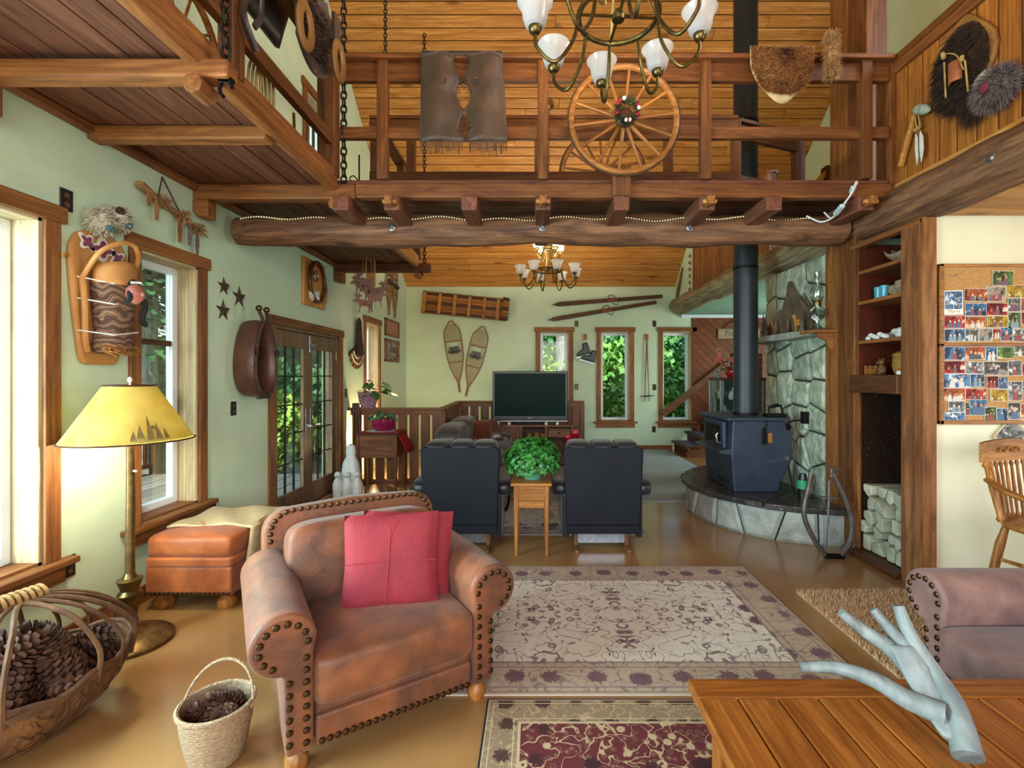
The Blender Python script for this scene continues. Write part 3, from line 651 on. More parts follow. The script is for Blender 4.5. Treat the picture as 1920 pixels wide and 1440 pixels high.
t = tag(MB().grid(lambda u,v: ((u-.5)*.34,(v-.5)*.16*(1-(2*u-1)**2*.6),.02+.07*(2*u-1)**2+.05*(2*v-1)**2),13,9).build('wooden_dish',K['clay'],smooth=True,solid=.012),'pointed boat shaped dish on the top shelf','dish'); t.location = (2.86,3.72,2.375); t.rotation_euler = (0,0,PI/2)
pot('pink_vase',[(0,0),(.06,0),(.085,.06),(.09,.12),(.06,.19),(.04,.23),(.06,.275),(.052,.275),(.03,.22),(0,.2)],M('pink_clay','b07f78','9a6a5c',6,rough=.55),(2.9,3.66,1.79),'pink clay vase with flared rim on the lower shelf','vase')
t = thing('shell_cluster','cluster of white shells on the lower shelf by the post','shells',(2.8,3.93,1.79))
for i in range(7): MB().ball((0,(i-3)*.035,.02+.012*(i%3)),(.02,.028,.02),8,6).build('shell', K['white'], t, smooth=True)
t = thing('shell_cluster','pile of pale shells beside the pink vase','shells',(2.78,3.64,1.79))
for i in range(7): MB().ball((.012*(i%2),(i%4-1.5)*.03,.025+.03*(i//4)),(.022,.026,.024),8,6).build('shell', K['white'], t, smooth=True)
t = tag(MB().prism([(-.09,0),(.09,0),(.11,.05),(.06,.06),(.03,.09),(-.03,.09),(-.06,.06),(-.11,.06)],-.02,.02).build('bone_carving',K['white'],bevel=.01),'white bone carving with round hole on the lower shelf','carving'); t.location = (2.92,3.87,1.79); t.rotation_euler = (0,0,-PI/2)
K['wicker'] = M('honey_wicker','b5853f','7d5424',45,(1,1,3),rough=.65,bump=.8,bscale=70)
t = thing('lidded_basket','striped lidded wicker basket on the mantel beam','basket',(2.85,3.66,1.505))
MB().lathe([(0,0),(.085,0),(.105,.06),(.1,.13),(.095,.14)],20).build('basket_body', K['wicker'], t, smooth=True); MB().lathe([(.105,.14),(.1,.16),(.06,.185),(0,.19)],20).build('lid', K['wicker'], t, smooth=True)
MB().tube([(0,.105*math.cos(q),.14+.07*math.sin(q)) for q in [PI*i/10 for i in range(11)]],.006,6).build('handle', K['dark'+'Y'], t)
t = thing('bear_figurine','small brown sitting bear figurine on the mantel beam','figurine',(2.76,3.82,1.505))
MB().ball((0,0,.04),(.032,.035,.045),12,8).ball((-.005,0,.1),(.026,.026,.025),12,8).ball((-.03,0,.095),(.014,.013,.011),8,6).ball((0,.018,.122),.009,8,6).ball((0,-.018,.122),.009,8,6).ball((-.03,.025,.012),(.022,.013,.012),8,6).ball((-.03,-.025,.012),(.022,.013,.012),8,6).ball((-.025,.03,.06),(.012,.01,.025),8,6).ball((-.025,-.03,.06),(.012,.01,.025),8,6).build('bear_body', M('brown_resin','6b4a2a','4d3319',20,rough=.5), t, smooth=True)
t = thing('slatted_box','pale slatted wooden box on the mantel beam by the post','box',(2.8,3.95,1.505))
MB().bx(-.035,.035,-.065,.065,0,.075).build('box_body', K['darkY'], t)
for z in (.008,.03,.052): MB().bx(-.04,-.035,-.068,.068,z,z+.016).build('slat', K['oakY'], t)
for y in (-.068,-.005,.056): MB().bx(-.043,-.035,y,y+.012,0,.078).build('slat', K['oakZ'], t)
t = tag(MB().bx(-.02,.02,-.02,.02,0,.03).build('tea_light',K['white'],bevel=.006),'tiny white box at the near end of the mantel beam','box'); t.location = (2.72,3.57,1.505)

# ---------------------------------------------------------------- dining nook: board, photographs, chair
BY = 3.345
bd = thing('cork_board','wide cork board in wooden frame on the cream dining wall','cork board',(0,BY,0))
x0 = (1757-VX)*BY/F; z1 = CH+(VY-496)*BY/F; z0 = CH+(VY-795)*BY/F; x1 = x0+1.5
MB().bx(x0,x1,-.012,0,z0,z1).build('cork', M('cork','b98a54','a17443',60,rough=.9), bd)
zm = CH+(VY-647)*BY/F
for nm, b in (('frame_side',(x0,x0+.028,z0,z1)),('frame_side',(x1-.028,x1,z0,z1)),('frame_bottom',(x0,x1,z0,z0+.028)),('frame_top',(x0,x1,z1-.02,z1)),('frame_divider',(x0,x1,zm-.011,zm+.011))):
    MB().bx(b[0],b[1],-.028,0,b[2],b[3]).build(nm, K['oakX'], bd, bevel=.004)
def photo_mat(i, pal):
    g = G('snapshot_print_%d'%i); v = g.map(g.obj(),loc=(i*3.7,i*1.3,i*2.1)); a = g.noise(v,9,3,.6,1.0); b = g.noise(v,24,4,.6); bl = g.ramp(g.vor(v,30),[(.12,.7),(.3,0.0)])
    c = g.mix(g.ramp(a,[(.4,0.0),(.6,1.0)]),pal[0],pal[1]); c = g.mix(g.ramp(b,[(.58,0.0),(.66,.85)]),c,pal[2]); c = g.mix(g.math('MULTIPLY',bl,.8),c,pal[3])
    return g.pbr(c,.65,Specular_IOR_Level=.2)
pals = [('a9552f','4a2418','e8c9a0','c98f6c'),('5a7fa8','29384f','dfe6ec','c79a7c'),('b23a34','4b1512','f2e2d4','d5a483'),('5f7a3a','24351c','d8d09a','caa47e'),('9a9892','4a4948','dcdbd8','a29a92'),('b8963a','6a4c18','e8d79a','b9804e'),('3f6f94','17324a','b8d2e2','d6a98a'),('9a8f86','3f3a36','e4ddd4','c0987a')]
PM = [photo_mat(i,pals[i%8]) for i in range(16)]
K['photopaper'] = M('photo_paper','e9e6df',rough=.4)
ph = [(442,110,590,215,3),(98,248,233,418,9),(240,235,408,325,0),(398,222,535,325,7),(535,210,682,300,5),(247,338,398,428,6),(398,335,550,425,2),(550,300,640,398,4),(640,300,760,390,0),(100,425,247,515,10),(250,432,392,512,8),(400,428,550,510,13),(553,402,640,515,3),(645,400,770,488,2),
 (100,520,247,608,1),(250,520,345,608,4),(345,515,440,606,7),(440,520,500,585,10),(498,503,583,606,6),(585,520,665,610,12),
 (98,645,247,738,1),(247,645,390,738,8),(392,645,472,745,6),(474,645,595,728,11),(595,640,720,712,4),(98,745,247,836,2),(250,750,378,836,12),(378,750,552,846,15),(552,742,645,850,4),(648,765,760,850,10),
 (98,838,285,935,9),(285,838,385,930,1),(400,852,482,940,2),(482,858,550,945,14),(552,890,650,1028,12),(650,885,760,955,6),(98,938,250,1028,8),(250,940,395,1020,10),(425,946,548,1030,5),(130,1030,247,1110,4),(100,1110,247,1166,9),(247,1040,282,1130,3),(278,995,403,1130,6),(385,1070,470,1168,3),(470,1080,548,1168,1),(550,1040,640,1160,15),(640,1050,760,1165,8)]
SK = [M('print_skin_%d'%i,c,rough=.65) for i,c in enumerate(('c99a7c','a8765a','e0b99c'))]; CL = [M('print_cloth_%d'%i,c,rough=.65) for i,c in enumerate(('8a3f40','4a5f7d','c4c2bc','4a4b50','7a8c96','6b4c58'))]
def figures(t, w_, h_, r):                              # printed people: heads and shoulders as flat ink on the snapshot
    n = r.choice((1,2,2,3)); hd = MB(); cl = MB(); s = min(h_*.95,w_*1.5/n)*r.uniform(.6,1)
    for q in range(n):
        x = (q-(n-1)/2)*1.5*w_/n*.85+r.uniform(-.1,.1)*s; z = r.uniform(-.1,.25)*h_
        hd.prism([(x+.26*s*math.cos(a),z+.34*s*math.sin(a)) for a in [2*PI*i/10 for i in range(10)]],-.0022,-.0018)
        zb = -h_+.003; cl.prism([(max(-w_+.003,x-.5*s),zb),(min(w_-.003,x+.5*s),zb),(min(w_-.003,x+.42*s),z-.45*s*.8),(x+.15*s,z-.3*s),(x-.15*s,z-.3*s),(max(-w_+.003,x-.42*s),z-.45*s*.8)],-.0020,-.0017)
    hd.build('printed_faces', r.choice(SK), t); cl.build('printed_clothes', r.choice(CL), t)
rowy = [0,215,330,428,515,640,742,850,938,1035,1200]
seen = {}
for i,(a,b,c,d_,k) in enumerate(ph):
    px0, px1 = 1740+a*.264,1740+c*.264; py0, py1 = 480+b*.264,480+d_*.264
    X0, X1 = (px0-VX)*BY/F,(px1-VX)*BY/F; Z1, Z0 = CH+(VY-py0)*BY/F,CH+(VY-py1)*BY/F
    row = max(j for j in range(10) if (b+d_)/2 >= rowy[j]); seen[row] = seen.get(row,0)+1
    t = thing('pinned_photograph','snapshot pinned to the cork board, %s row from the top, %s from the left'%(ORD[row],ORD[seen[row]-1]),'photo',((X0+X1)/2,BY-.016-.0012*(i%3),(Z0+Z1)/2),group='snapshots on the cork board')
    w_, h_ = (X1-X0)/2,(Z1-Z0)/2; t.rotation_euler = (0,random.Random(i).uniform(-.03,.03),0)
    MB().bx(-w_,w_,-.0008,0,-h_,h_).build('paper', K['photopaper'], t)
    mg = .008 if i in (1,) else .002
    if i == 1: MB().bx(-w_+.006,w_-.006,-.0016,-.0008,-h_*.1,h_-.006).bx(-w_+.006,-.002,-.0016,-.0008,-h_*.55,-h_*.14).bx(.002,w_-.006,-.0016,-.0008,-h_*.55,-h_*.14).build('print', PM[k], t)
    else: MB().bx(-w_+mg,w_-mg,-.0016,-.0008,-h_+mg,h_-mg).build('print', PM[k], t)
    if i == 1: card = t
    elif k not in (5,11): figures(t,w_,h_,random.Random(i*7+1))
def text(s, size, m, parent, loc, rot=(PI/2,0,0), ext=.0008, name='lettering', shear=0, align='CENTER'):
    c = bpy.data.curves.new(name,'FONT'); c.body = s; c.size = size; c.extrude = ext; c.align_x = align; c.align_y = 'CENTER'; c.shear = shear
    o = bpy.data.objects.new(name,c); C.objects.link(o); me = bpy.data.meshes.new_from_object(o.evaluated_get(bpy.context.evaluated_depsgraph_get())); bpy.data.objects.remove(o)
    me.materials.clear(); me.materials.append(m); p = bpy.data.objects.new(name,me); C.objects.link(p); p.parent = parent; p.location = loc; p.rotation_euler = rot; return p
text('Merry',.035,M('gold_ink','a8893f',rough=.5),card,(0,-.0015,-.062),shear=.3)
t = thing('newspaper_clipping','old black and white picture hung as a diamond under the cork board','picture',((1893-VX)*BY/F,BY-.004,CH+(VY-815)*BY/F),rot=(0,.75,0))
MB().bx(-.085,.085,-.003,0,-.095,.095).build('backing', M('aged_paper','c9b78e','b7a274',20,rough=.8), t); MB().bx(-.07,.075,-.005,-.003,-.08,.085).build('print', PM[4], t)
tag(MB().tube([(0,0,0),(.02,-.02,.008)],.003,6).ball((.02,-.02,.008),.006,8,6).build('push_pin',K['steel']),'lone silver push pin on the bare cork','pin').location = ((1780-VX)*BY/F,BY-.013,CH+(VY-519)*BY/F)
def dining_chair(loc, rz, label):
    t = thing('spindle_chair',label,'chair',loc,rz); sh_ = .62; m = K['oakZ']
    def leg(x,y,x2,y2): return MB().tube([(x,y,sh_-.01),(x+(x2-x)*.2,y+(y2-y)*.2,sh_*.82),(x+(x2-x)*.5,y+(y2-y)*.5,sh_*.5),(x2,y2,0)],[.017,.024,.022,.015],10)
    for sx in (-1,1):
        leg(sx*.16,-.17,sx*.25,-.24).build('leg', m, t, smooth=True); leg(sx*.15,.15,sx*.23,.24).build('leg', m, t, smooth=True)
    b = MB().prism(arc(0,0,.225,0,2*PI,28)[:-1],-.02,.02); M_ = Matrix.Translation((0,0,sh_+.01)) @ Matrix.Rotation(PI/2,4,'X')
    MB().add([tuple(M_ @ Vector(p)) for p in b.v],b.f).build('seat', K['oakX'], t, bevel=.01)
    for a, bb in (((-.2,-.2,.3),(.2,-.2,.3)),((-.2,.19,.22),(.2,.19,.22)),((-.21,-.2,.2),(-.19,.2,.2)),((.21,-.2,.2),(.19,.2,.2)),((-.19,-.18,.42),(-.175,.17,.42)),((.19,-.18,.42),(.175,.17,.42))):
        MB().tube([a,tuple((Vector(a)+Vector(bb))/2),bb],[.01,.014,.01],8).build('stretcher', m, t, smooth=True)
    top = lambda x: (x*1.08,.21+.02-.25*x*x,1.0)
    for i in range(9):
        x = -.19+.38*i/8; bo = (x*.9,.19-.9*x*x,sh_+.02); tp = top(x); r = .016 if i in (0,8) else .008
        q = [Vector(bo).lerp(Vector(tp),f) for f in (0,.05,.1,.5,.85,.9,.95,1)]
        MB().tube(q,[r,r*1.5,r*.9,r*1.15,r*.9,r*1.5,r*.9,r],8).build('spindle', m, t, smooth=True)
    MB().grid(lambda u,v: (( u-.5)*.46,.235-.25*((u-.5)*.42)**2*1.0+.0,.98+.12*v+ .012*math.sin(PI*u)*v),17,4).build('crest_rail', K['oakX'], t, solid=.028, bevel=.004)
    MB().tube(spline([(-.1,.21,1.04),(-.07,.205,1.065),(-.04,.21,1.04),(0,.205,1.07),(.04,.21,1.04),(.07,.205,1.065),(.1,.21,1.04)],5),.006,6).build('carved_scroll', K['oakX'], t)
    for sx in (-1,1):
        MB().tube(spline([(sx*.2,.21,.88),(sx*.25,.1,.84),(sx*.27,-.05,.81),(sx*.26,-.22,.8),(sx*.24,-.26,.79)],5),[.016]*21,8,flat=1.6).build('arm', K['oakY'], t, smooth=True)
        MB().tube([(sx*.17,-.12,sh_),(sx*.22,-.13,.72),(sx*.255,-.14,.8)],[.012,.018,.012],8).build('arm_post', m, t, smooth=True)
    MB().tube([(.02,-.02,sh_),(.015,-.03,.5),(.02,-.03,.4),(.01,-.03,.25)],.006,6).bx(-.01,.03,-.04,-.02,.2,.25).build('safety_strap', K['dark'+'Z'], t)
    return t
dining_chair((2.95,2.72,0),.32,'turned spindle high chair of honey oak under the cork board')
t = thing('dining_table','dark oak table edge in front of the spindle chair','table',(3.4,1.95,0))
MB().bx(-.47,.9,-.55,.5,.73,.76).build('table_top', K['oakX'], t, bevel=.01)
for x in (-.38,.8):
    for y in (-.45,.4): MB().lathe([(.03,0),(.04,.1),(.028,.3),(.045,.5),(.035,.73)],12,(x,y,0)).build('leg', K['oakZ'], t, smooth=True)
# ---------------------------------------------------------------- far right room: boarded wall, stairs, cabinet
dw = struct('wall_boarded', MB().bx(3.17,XE,YB-.012,YB-.002,0,2.72), K['darkX'], label='wall of diagonal reddish boards behind the stairs')
X0, X1, Z0, Z1 = 3.18,XE-.02,.02,2.72
for i in range(-18,24):
    c0 = i*.17; p = [(X0,Z0),(X1,Z0),(X1,Z1),(X0,Z1)]; q = math.sqrt(.5)
    p = clip(p,X0,c0+.003,q,-q) if False else clip(clip(p,X0+c0+.17-.004,Z1,q,q),X0+c0+.004,Z1,-q,-q)
    if len(p) > 2: MB().prism(p,YB-.03,YB-.012).build('board', wood('cedar_board','8a4a28','6b3318','X',knots=.1) if 'cedar' not in K else K['cedar'], dw); K['cedar'] = bpy.data.materials['cedar_board']
struct('trim_1', MB().bx(2.95,XE,YB-.06,YB-.002,2.66,2.72), K['vinyl'])
stt = thing('staircase','open wooden steps climbing to the right along the far wall','stairs',(0,0,0))
for i in range(6):
    x = 2.74+i*.26; z = .2+i*.19
    MB().bx(x,x+.3,8.75,9.64,z-.045,z).build('tread', K['darkY'], stt, bevel=.006)
    MB().bx(x+.06,x+.29,8.85,9.5,z,z+.008).build('tread_mat', M('woven_tread_mat','8f93b5','4b4d66',40,rough=.9) if i == 0 else bpy.data.materials['woven_tread_mat'], stt)
    MB().bx(x+.05,x+.07,8.8,9.62,z-.19+(.0 if i else -.01),z-.045).build('riser', K['darkredY'], stt)
MB().bar((2.56,9.62,.72),(3.9,9.62,1.78),.04,.13).build('handrail', K['wainsX'], stt, bevel=.01)
MB().bar((2.8,8.8,.0),(4.3,8.8,1.12),.04,.16).build('stringer', K['railX'], stt)
t = thing('wooden_sign','whitewashed plank sign hung on the boarded wall','sign',(bw(1344,0)[0]+.42,YB-.045,CH+(VY-626)*YB/F))
MB().bx(-.42,.42,-.02,0,-.1,.1).build('sign_board', wood('whitewashed_wood','b5a083','8d7a60','X',knots=.1), t, bevel=.008)
MB().tube([(.3*math.cos(q),-.01,.1+.16*math.sin(q)) for q in [PI*i/10 for i in range(11)]],.007,6).build('hanging_wire', K['iron'], t)
text('Tree House',.13,K['black'],t,(.02,-.021,0),shear=.2)
cbx = thing('curio_cabinet','curved glass curio cabinet behind the stove pipe','cabinet',(2.92,6.95,0))
W_, D_, Hc = .3,.22,1.47
MB().prism([(-W_,0),(W_,0),(W_,.1),(-W_,.1)],-D_,D_).build('plinth', K['darkX'], cbx, bevel=.006)
MB().bx(-W_-.02,W_+.02,-D_-.02,D_+.02,Hc-.04,Hc).build('top', K['darkX'], cbx, bevel=.01)
for x, y in ((-W_,-D_),(W_,-D_),(-W_,D_),(W_,D_),(-.08,-D_-.02),): MB().bx(x-.02,x+.02,y-.02 if y > 0 else y,y+.02,.1,Hc-.04).build('stile', K['steel'], cbx, bevel=.004)
MB().grid(lambda u,v: (-W_-.05*math.sin(PI*u),-D_+2*D_*u,.1+v*(Hc-.14)),9,2).build('curved_glass', K['clear'], cbx, smooth=True)
MB().grid(lambda u,v: (-W_+2*W_*u,-D_-.03*math.sin(PI*u),.1+v*(Hc-.14)),9,2).build('front_glass', K['clear'], cbx, smooth=True)
MB().bx(-W_,W_,D_-.01,D_,.1,Hc-.04).build('mirror_back', M('mirror_back','aebcba',rough=.05,metal=1), cbx)
for z in (.5,.85,1.15): MB().bx(-W_+.02,W_-.02,-D_+.02,D_-.02,z-.005,z+.005).build('glass_shelf', K['clear'], cbx)
for i, (x, z, h) in enumerate(((-.15,.855,.14),(.0,.855,.18),(.15,.855,.12),(-.1,1.155,.12),(.12,1.155,.16),(-.12,.505,.2),(.1,.505,.15))):
    pot('china_vase',[(0,0),(.03,0),(.045,h*.4),(.02,h*.8),(.03,h),(0,h)],K['white'],(2.92+x,6.9,z),'small white china vase inside the curio cabinet, %s'%['middle shelf left','middle shelf centre','middle shelf right','top shelf left','top shelf right','lower shelf left','lower shelf right'][i],'vase',12)
K['flower'] = M('coral_blossom','c8453f','e08a7c',20,rough=.6); K['leaf'] = M('fresh_green_leaf','3f7a34','274f22',12,rough=.5,rand=.2); K['teal_leaf'] = M('bluish_green_leaf','3c8a5e','2a6445',12,rough=.45,rand=.2)
def leafmesh(name, l, w_, m, droop=.25):
    mb = MB().grid(lambda u,v: (w_*(v-.5)*2*math.sin(PI*min(.999,u*.92+.05))**.8, l*u, -droop*l*u*u+.15*w_*abs(2*v-1)), 6, 3); return sh(mb,name,m,True)
def leaves(parent, me, n, cen, rad, rr, name='leaf', up=.3, smin=.7, smax=1.2):
    for i in range(n):
        a = rr.uniform(0,2*PI); e = rr.uniform(-.3,1.2); d = Vector((math.cos(a)*math.cos(e),math.sin(a)*math.cos(e),math.sin(e)))
        p = Vector(cen)+Vector((d.x*rad[0],d.y*rad[1],d.z*rad[2]))*rr.uniform(.45,1); s = rr.uniform(smin,smax)
        part(name,me,parent,p,(rr.uniform(-.5,up),rr.uniform(-.6,.6),a-PI/2),(s,s,s))
fp = thing('flower_arrangement','red pot of coral flowers on top of the curio cabinet','potted plant',(2.84,6.9,1.47))
MB().lathe([(0,0),(.06,0),(.1,.06),(.095,.12),(.07,.15),(.06,.14),(0,.13)],18).build('pot', M('glossy_red_glaze','9c1f22','7a1418',8,rough=.15), fp, smooth=True)
r3 = random.Random(3); lm = leafmesh('leaf',.1,.02,K['leaf'])
leaves(fp,lm,22,(0,0,.15),(.2,.15,.1),r3)
for x, z in ((-.18,.3),(-.2,.38),(-.14,.22),(.05,.3),(.12,.34),(.18,.3),(.02,.25),(.1,.27),(-.22,.24),(.16,.38)):
    b = MB()
    for k in range(7): q = r3.uniform(0,6.28); b.ball((x+.03*math.cos(q),r3.uniform(-.04,.04),z+.03*math.sin(q)),(.016,.016,.02),6,4)
    b.tube([(0,0,.13),(x*.6,0,.2),(x,0,z)],.004,5).build('blossom', K['flower'], fp)
b = MB()
for k in range(9): q = r3.uniform(0,6.28); b.ball((-.22+.06*math.cos(q),-.05,.05+.04*math.sin(q)),.022,7,5)
tag(b.build('berry_cluster', M('frosted_dark_berry','4a2b33','8fa3a0',30,rough=.3), smooth=True),'dark frosted berry cluster beside the red flower pot','decoration').location = (2.84,6.86,1.475)
gs = thing('grid_shelf','dark wall rack with pale slats beyond the stove pipe','rack',(3.35,7.6,.1))
MB().bx(-.25,.25,0,.03,0,1.75).build('rack_back', K['darkZ'], gs)
for i in range(12): MB().bx(-.25,.25,-.03,0,.3+i*.125,.315+i*.125).build('slat', K['oakX'], gs)
t = thing('folded_blanket_chair','orange and grey blanket on a low seat behind the stove','blanket',(2.95,6.1,0))
MB().bx(-.05,.4,-.2,.2,0,.5).build('seat', K['darkX'], t, bevel=.02); MB().grid(lambda u,v: (-.08+.5*u,-.22+.44*v,.52+.35*u*u+.015*math.sin(9*v)),10,8).build('blanket', M('orange_wool','d0602c','8f7a70',6,(1,6,1),rough=.95), t, smooth=True, solid=.02)
# ---------------------------------------------------------------- stair guard of spaced boards
K['stairlit'] = K['wainsZ']
def guard(label, p0, p1, n, z1=1.05, gap=.035, endpost=(True,True)):
    p0 = Vector(p0); p1 = Vector(p1); d = p1-p0; L_ = d.length; t = thing('stair_guard',label,'half wall',(p0.x,p0.y,0),math.atan2(d.y,d.x)); w_ = L_/n
    for i in range(n): MB().bx(i*w_+gap/2,(i+1)*w_-gap/2,-.012,.012,.06,z1-.07).build('board', K['wainsZ'], t, bevel=.003, seg=1)
    MB().bx(-.04,L_+.04,-.06,.06,z1-.035,z1).build('cap_rail', K['wainsX'], t, bevel=.008)
    MB().bx(0,L_,-.035,.035,z1-.1,z1-.035).build('top_rail', K['wainsX'], t); MB().bx(0,L_,-.035,.035,0,.06).build('bottom_rail', K['wainsX'], t)
    for e, x in zip(endpost,(0,L_)):
        if e: MB().bx(x-.045,x+.045,-.045,.045,0,z1-.036).build('post', K['wainsZ'], t, bevel=.005)
    return t
guard('stair guard of spaced boards nearest the French doors',(XL+.04,6.7),(-1.29,6.7),8,endpost=(False,True))
guard('receding side of the stair guard left of the dark sofa',(-1.29,6.8),(-1.34,8.42),10,gap=.012,endpost=(False,False))
guard('stair guard of spaced boards behind the television',(-1.34,8.5),(.83,8.5),12,endpost=(True,True))
t = thing('stairwell_bulb','bare glowing bulb on a wall bracket behind the stair guard','light bulb',(XL,7.0,.36))
MB().bx(0,.02,-.04,.04,-.06,.06).bx(.02,.2,-.01,.01,-.01,.01).cyl((.2,0,-.05),(.2,0,0),.016,n=10).build('bracket', K['brass'], t)
MB().ball((.2,0,.035),(.03,.03,.038),12,8).build('bulb', emit('warm_bulb_glow','ffe2a0',18), t, smooth=True)
light('bulb_light','POINT',(.26,.0,.1),55,(1,.8,.45),.04,parent=t)

# ---------------------------------------------------------------- plates, pictures and mounts on the left wall
def onleft(name,label,cat,px,py,off=0.0,group=None): D,z = lw(px,py); return thing(name,label,cat,(XL+off,D,z),PI/2,group)
def plate(t, kind='outlet', m=None):
    MB().bx(-.036,.036,-.008,0,-.06,.06).build('cover_plate', m or K['plate'], t, bevel=.003)
    for z in (-.025,.025): MB().bx(-.014,.014,-.011,-.008,z-.012,z+.012).build('socket' if kind == 'outlet' else 'toggle', K['bronze'], t)
for px,py,l in ((123,375,'dark double switch plate above the corner of the first window'),(437,766,'black outlet plate under the horse collar'),(128,1062,'brown outlet at the end of the first window sill'),(398,950,'brown outlet at the end of the second window sill'),(648,737,'brown switch plate right of the French doors')):
    plate(onleft('wall_plate',l,'wall plate',px,py))
for px,py,l in ((1081,607,'dark plate high beside the ice skates'),(1081,725,'dark switch plate below the ice skates'),(1227,607,'dark plate high between ski poles and right window'),(1227,726,'dark switch plate between the ski poles and right window'),(1226,805,'low dark outlet on the far wall by the stairs')):
    x,z = bw(px,py); plate(thing('wall_plate',l,'wall plate',(x,YB,z)))
def fur(n, surf, length, rr, w_=.006, down=.6):         # tapering tufts standing on a surface; surf(rr) -> point, normal
    mb = MB()
    for i in range(n):
        p, nm = surf(rr); d = (Vector(nm)+Vector((rr.uniform(-.5,.5),rr.uniform(-.5,.5),rr.uniform(-.5,.5)-down))).normalized()*length*rr.uniform(.6,1.2)
        s = d.cross(Vector((rr.uniform(-1,1),rr.uniform(-1,1),rr.uniform(-1,1)))).normalized()*w_; p = Vector(p)
        mb.add([p-s,p+s,p+d],[(0,1,2)])
    return mb
def ballsurf(c, r):
    def f(rr):
        v = Vector((rr.gauss(0,1),rr.gauss(0,1),rr.gauss(0,1))).normalized(); return (c[0]+v.x*r[0],c[1]+v.y*r[1],c[2]+v.z*r[2]), v
    return f
def fbuild(mb, name, m, parent): return mb.build(name, m, parent)
K['whitefur'] = M('white_rabbit_fur','d8d2bd','a59c84',18,rough=.95); K['brownfur'] = M('brown_fur','6b3d1c','a8733f',9,rough=.95); K['darkfur'] = M('black_brown_fur','2a1c14','4a3220',10,rough=.95)
K['tanfur'] = M('tan_fur','b08a5c','8a6238',12,rough=.95); K['greyfur'] = M('silver_fox_fur','4a3a38','8f7d78',20,rough=.95)
rf = random.Random(21)
for px,py,l in ((168,416,'left white fur slipper on the wall above the cradleboard'),(203,411,'right white fur slipper with a brown patch above the cradleboard')):
    t = onleft('fur_slipper',l,'slipper',px,py)
    MB().ball((0,-.06,0),(.062,.055,.07),14,10).build('slipper_body', K['whitefur'], t, smooth=True)
    fbuild(fur(700,ballsurf((0,-.06,0),(.062,.055,.07)),.03,rf),'fur',K['whitefur'],t)
    MB().ball((.01,-.115,-.035),(.03,.012,.02),10,6).build('beaded_toe', M('teal_beads' if px < 190 else 'teal_beads_2','3f7d86','23505a',60,rough=.4), t, smooth=True)
    if px > 190: MB().ball((-.03,-.1,.04),(.03,.02,.025),8,6).build('brown_patch', K['darkfur'], t, smooth=True)
# cradleboard with doll
t = onleft('cradleboard','hide cradleboard holding a wrapped doll, on the wall above the floor lamp','cradleboard',180,560)
K['hide'] = M('tanned_hide','c58d4e','a9723a',5,rough=.6)
oz = .39
pts = [(-.19,.2),(-.185,.28),(-.15,.35),(-.08,.385),(0,.395),(.08,.385),(.15,.35),(.185,.28),(.19,.2),(.175,.0),(.15,-.2),(.125,-.36),(.1,-.39),(-.1,-.39),(-.125,-.36),(-.15,-.2),(-.175,.0)]
MB().prism(pts,-.035,0).build('board', K['hide'], t, bevel=.014)
MB().tube(spline([(-.14,-.05,.1),(-.13,-.14,.24),(-.06,-.19,.31),(0,-.2,.325),(.06,-.19,.31),(.13,-.14,.24),(.14,-.05,.1)],6),.013,8).build('head_hoop', K['hide'], t, smooth=True)
MB().tube(spline([(-.14,-.05,.1),(-.135,-.06,-.05),(-.12,-.05,-.25),(-.1,-.045,-.32)],6),.016,8).build('side_roll', K['hide'], t, smooth=True)
g = G('patterned_wrap_cloth'); v = g.obj(); wv = g.n('TexWave', wave_type='BANDS', bands_direction='Z'); g.put(wv.inputs['Vector'],g.map(v,(1,1,1))); wv.inputs['Scale'].default_value = 7; wv.inputs['Distortion'].default_value = 14; wv.inputs['Detail'].default_value = 2
g.pbr(g.ramp(wv.outputs['Fac'],[(.0,'4a352c'),(.3,'6e4c38'),(.46,'a58c6c'),(.54,'6a4430'),(.7,'3c2c2c'),(.85,'8a6a52')],'CONSTANT'),.9); K['wrap'] = g.m
MB().lathe([(.0,-.33),(.1,-.32),(.115,-.28),(.1,-.2),(.115,-.05),(.125,.08),(.1,.16),(0,.18)],18,(.03,-.075,0),sx=1,sy=.75).build('swaddled_bundle', K['wrap'], t, smooth=True)
MB().grid(lambda u,v: (.03+.125*math.cos(PI*u),-.07-.1*math.sin(PI*u),.17-.09*v+.05*math.sin(PI*u)*(1-v)),15,5).build('hood', K['hide'], t, smooth=True, solid=.008)
MB().ball((.06,-.18,.04),(.056,.045,.06),14,10).ball((.06,-.223,.035),(.012,.014,.016),8,6).build('doll_head', M('doll_skin','a8665a',rough=.5), t, smooth=True)
MB().ball((.065,-.15,.08),(.058,.05,.052),14,10).tube(spline([(.02,-.18,.05),(.0,-.2,0),(-.02,-.19,-.03)],5),.014,8).tube(spline([(.11,-.16,.05),(.15,-.17,-.02),(.14,-.16,-.1),(.17,-.16,-.15)],5),[.016]*15+[.006],8).build('black_braids', M('black_yarn_hair','15141b','1f1d29',60,rough=.7,bump=.5), t, smooth=True)
MB().tube([(.02,-.19,.1),(.06,-.215,.105),(.1,-.19,.1)],.008,6).build('beaded_headband', K['white'], t)
fl_ = M('beadwork_white','e6e0d2',rough=.5); fl2 = M('beadwork_purple','6a2340','8a4a6a',40,rough=.5)
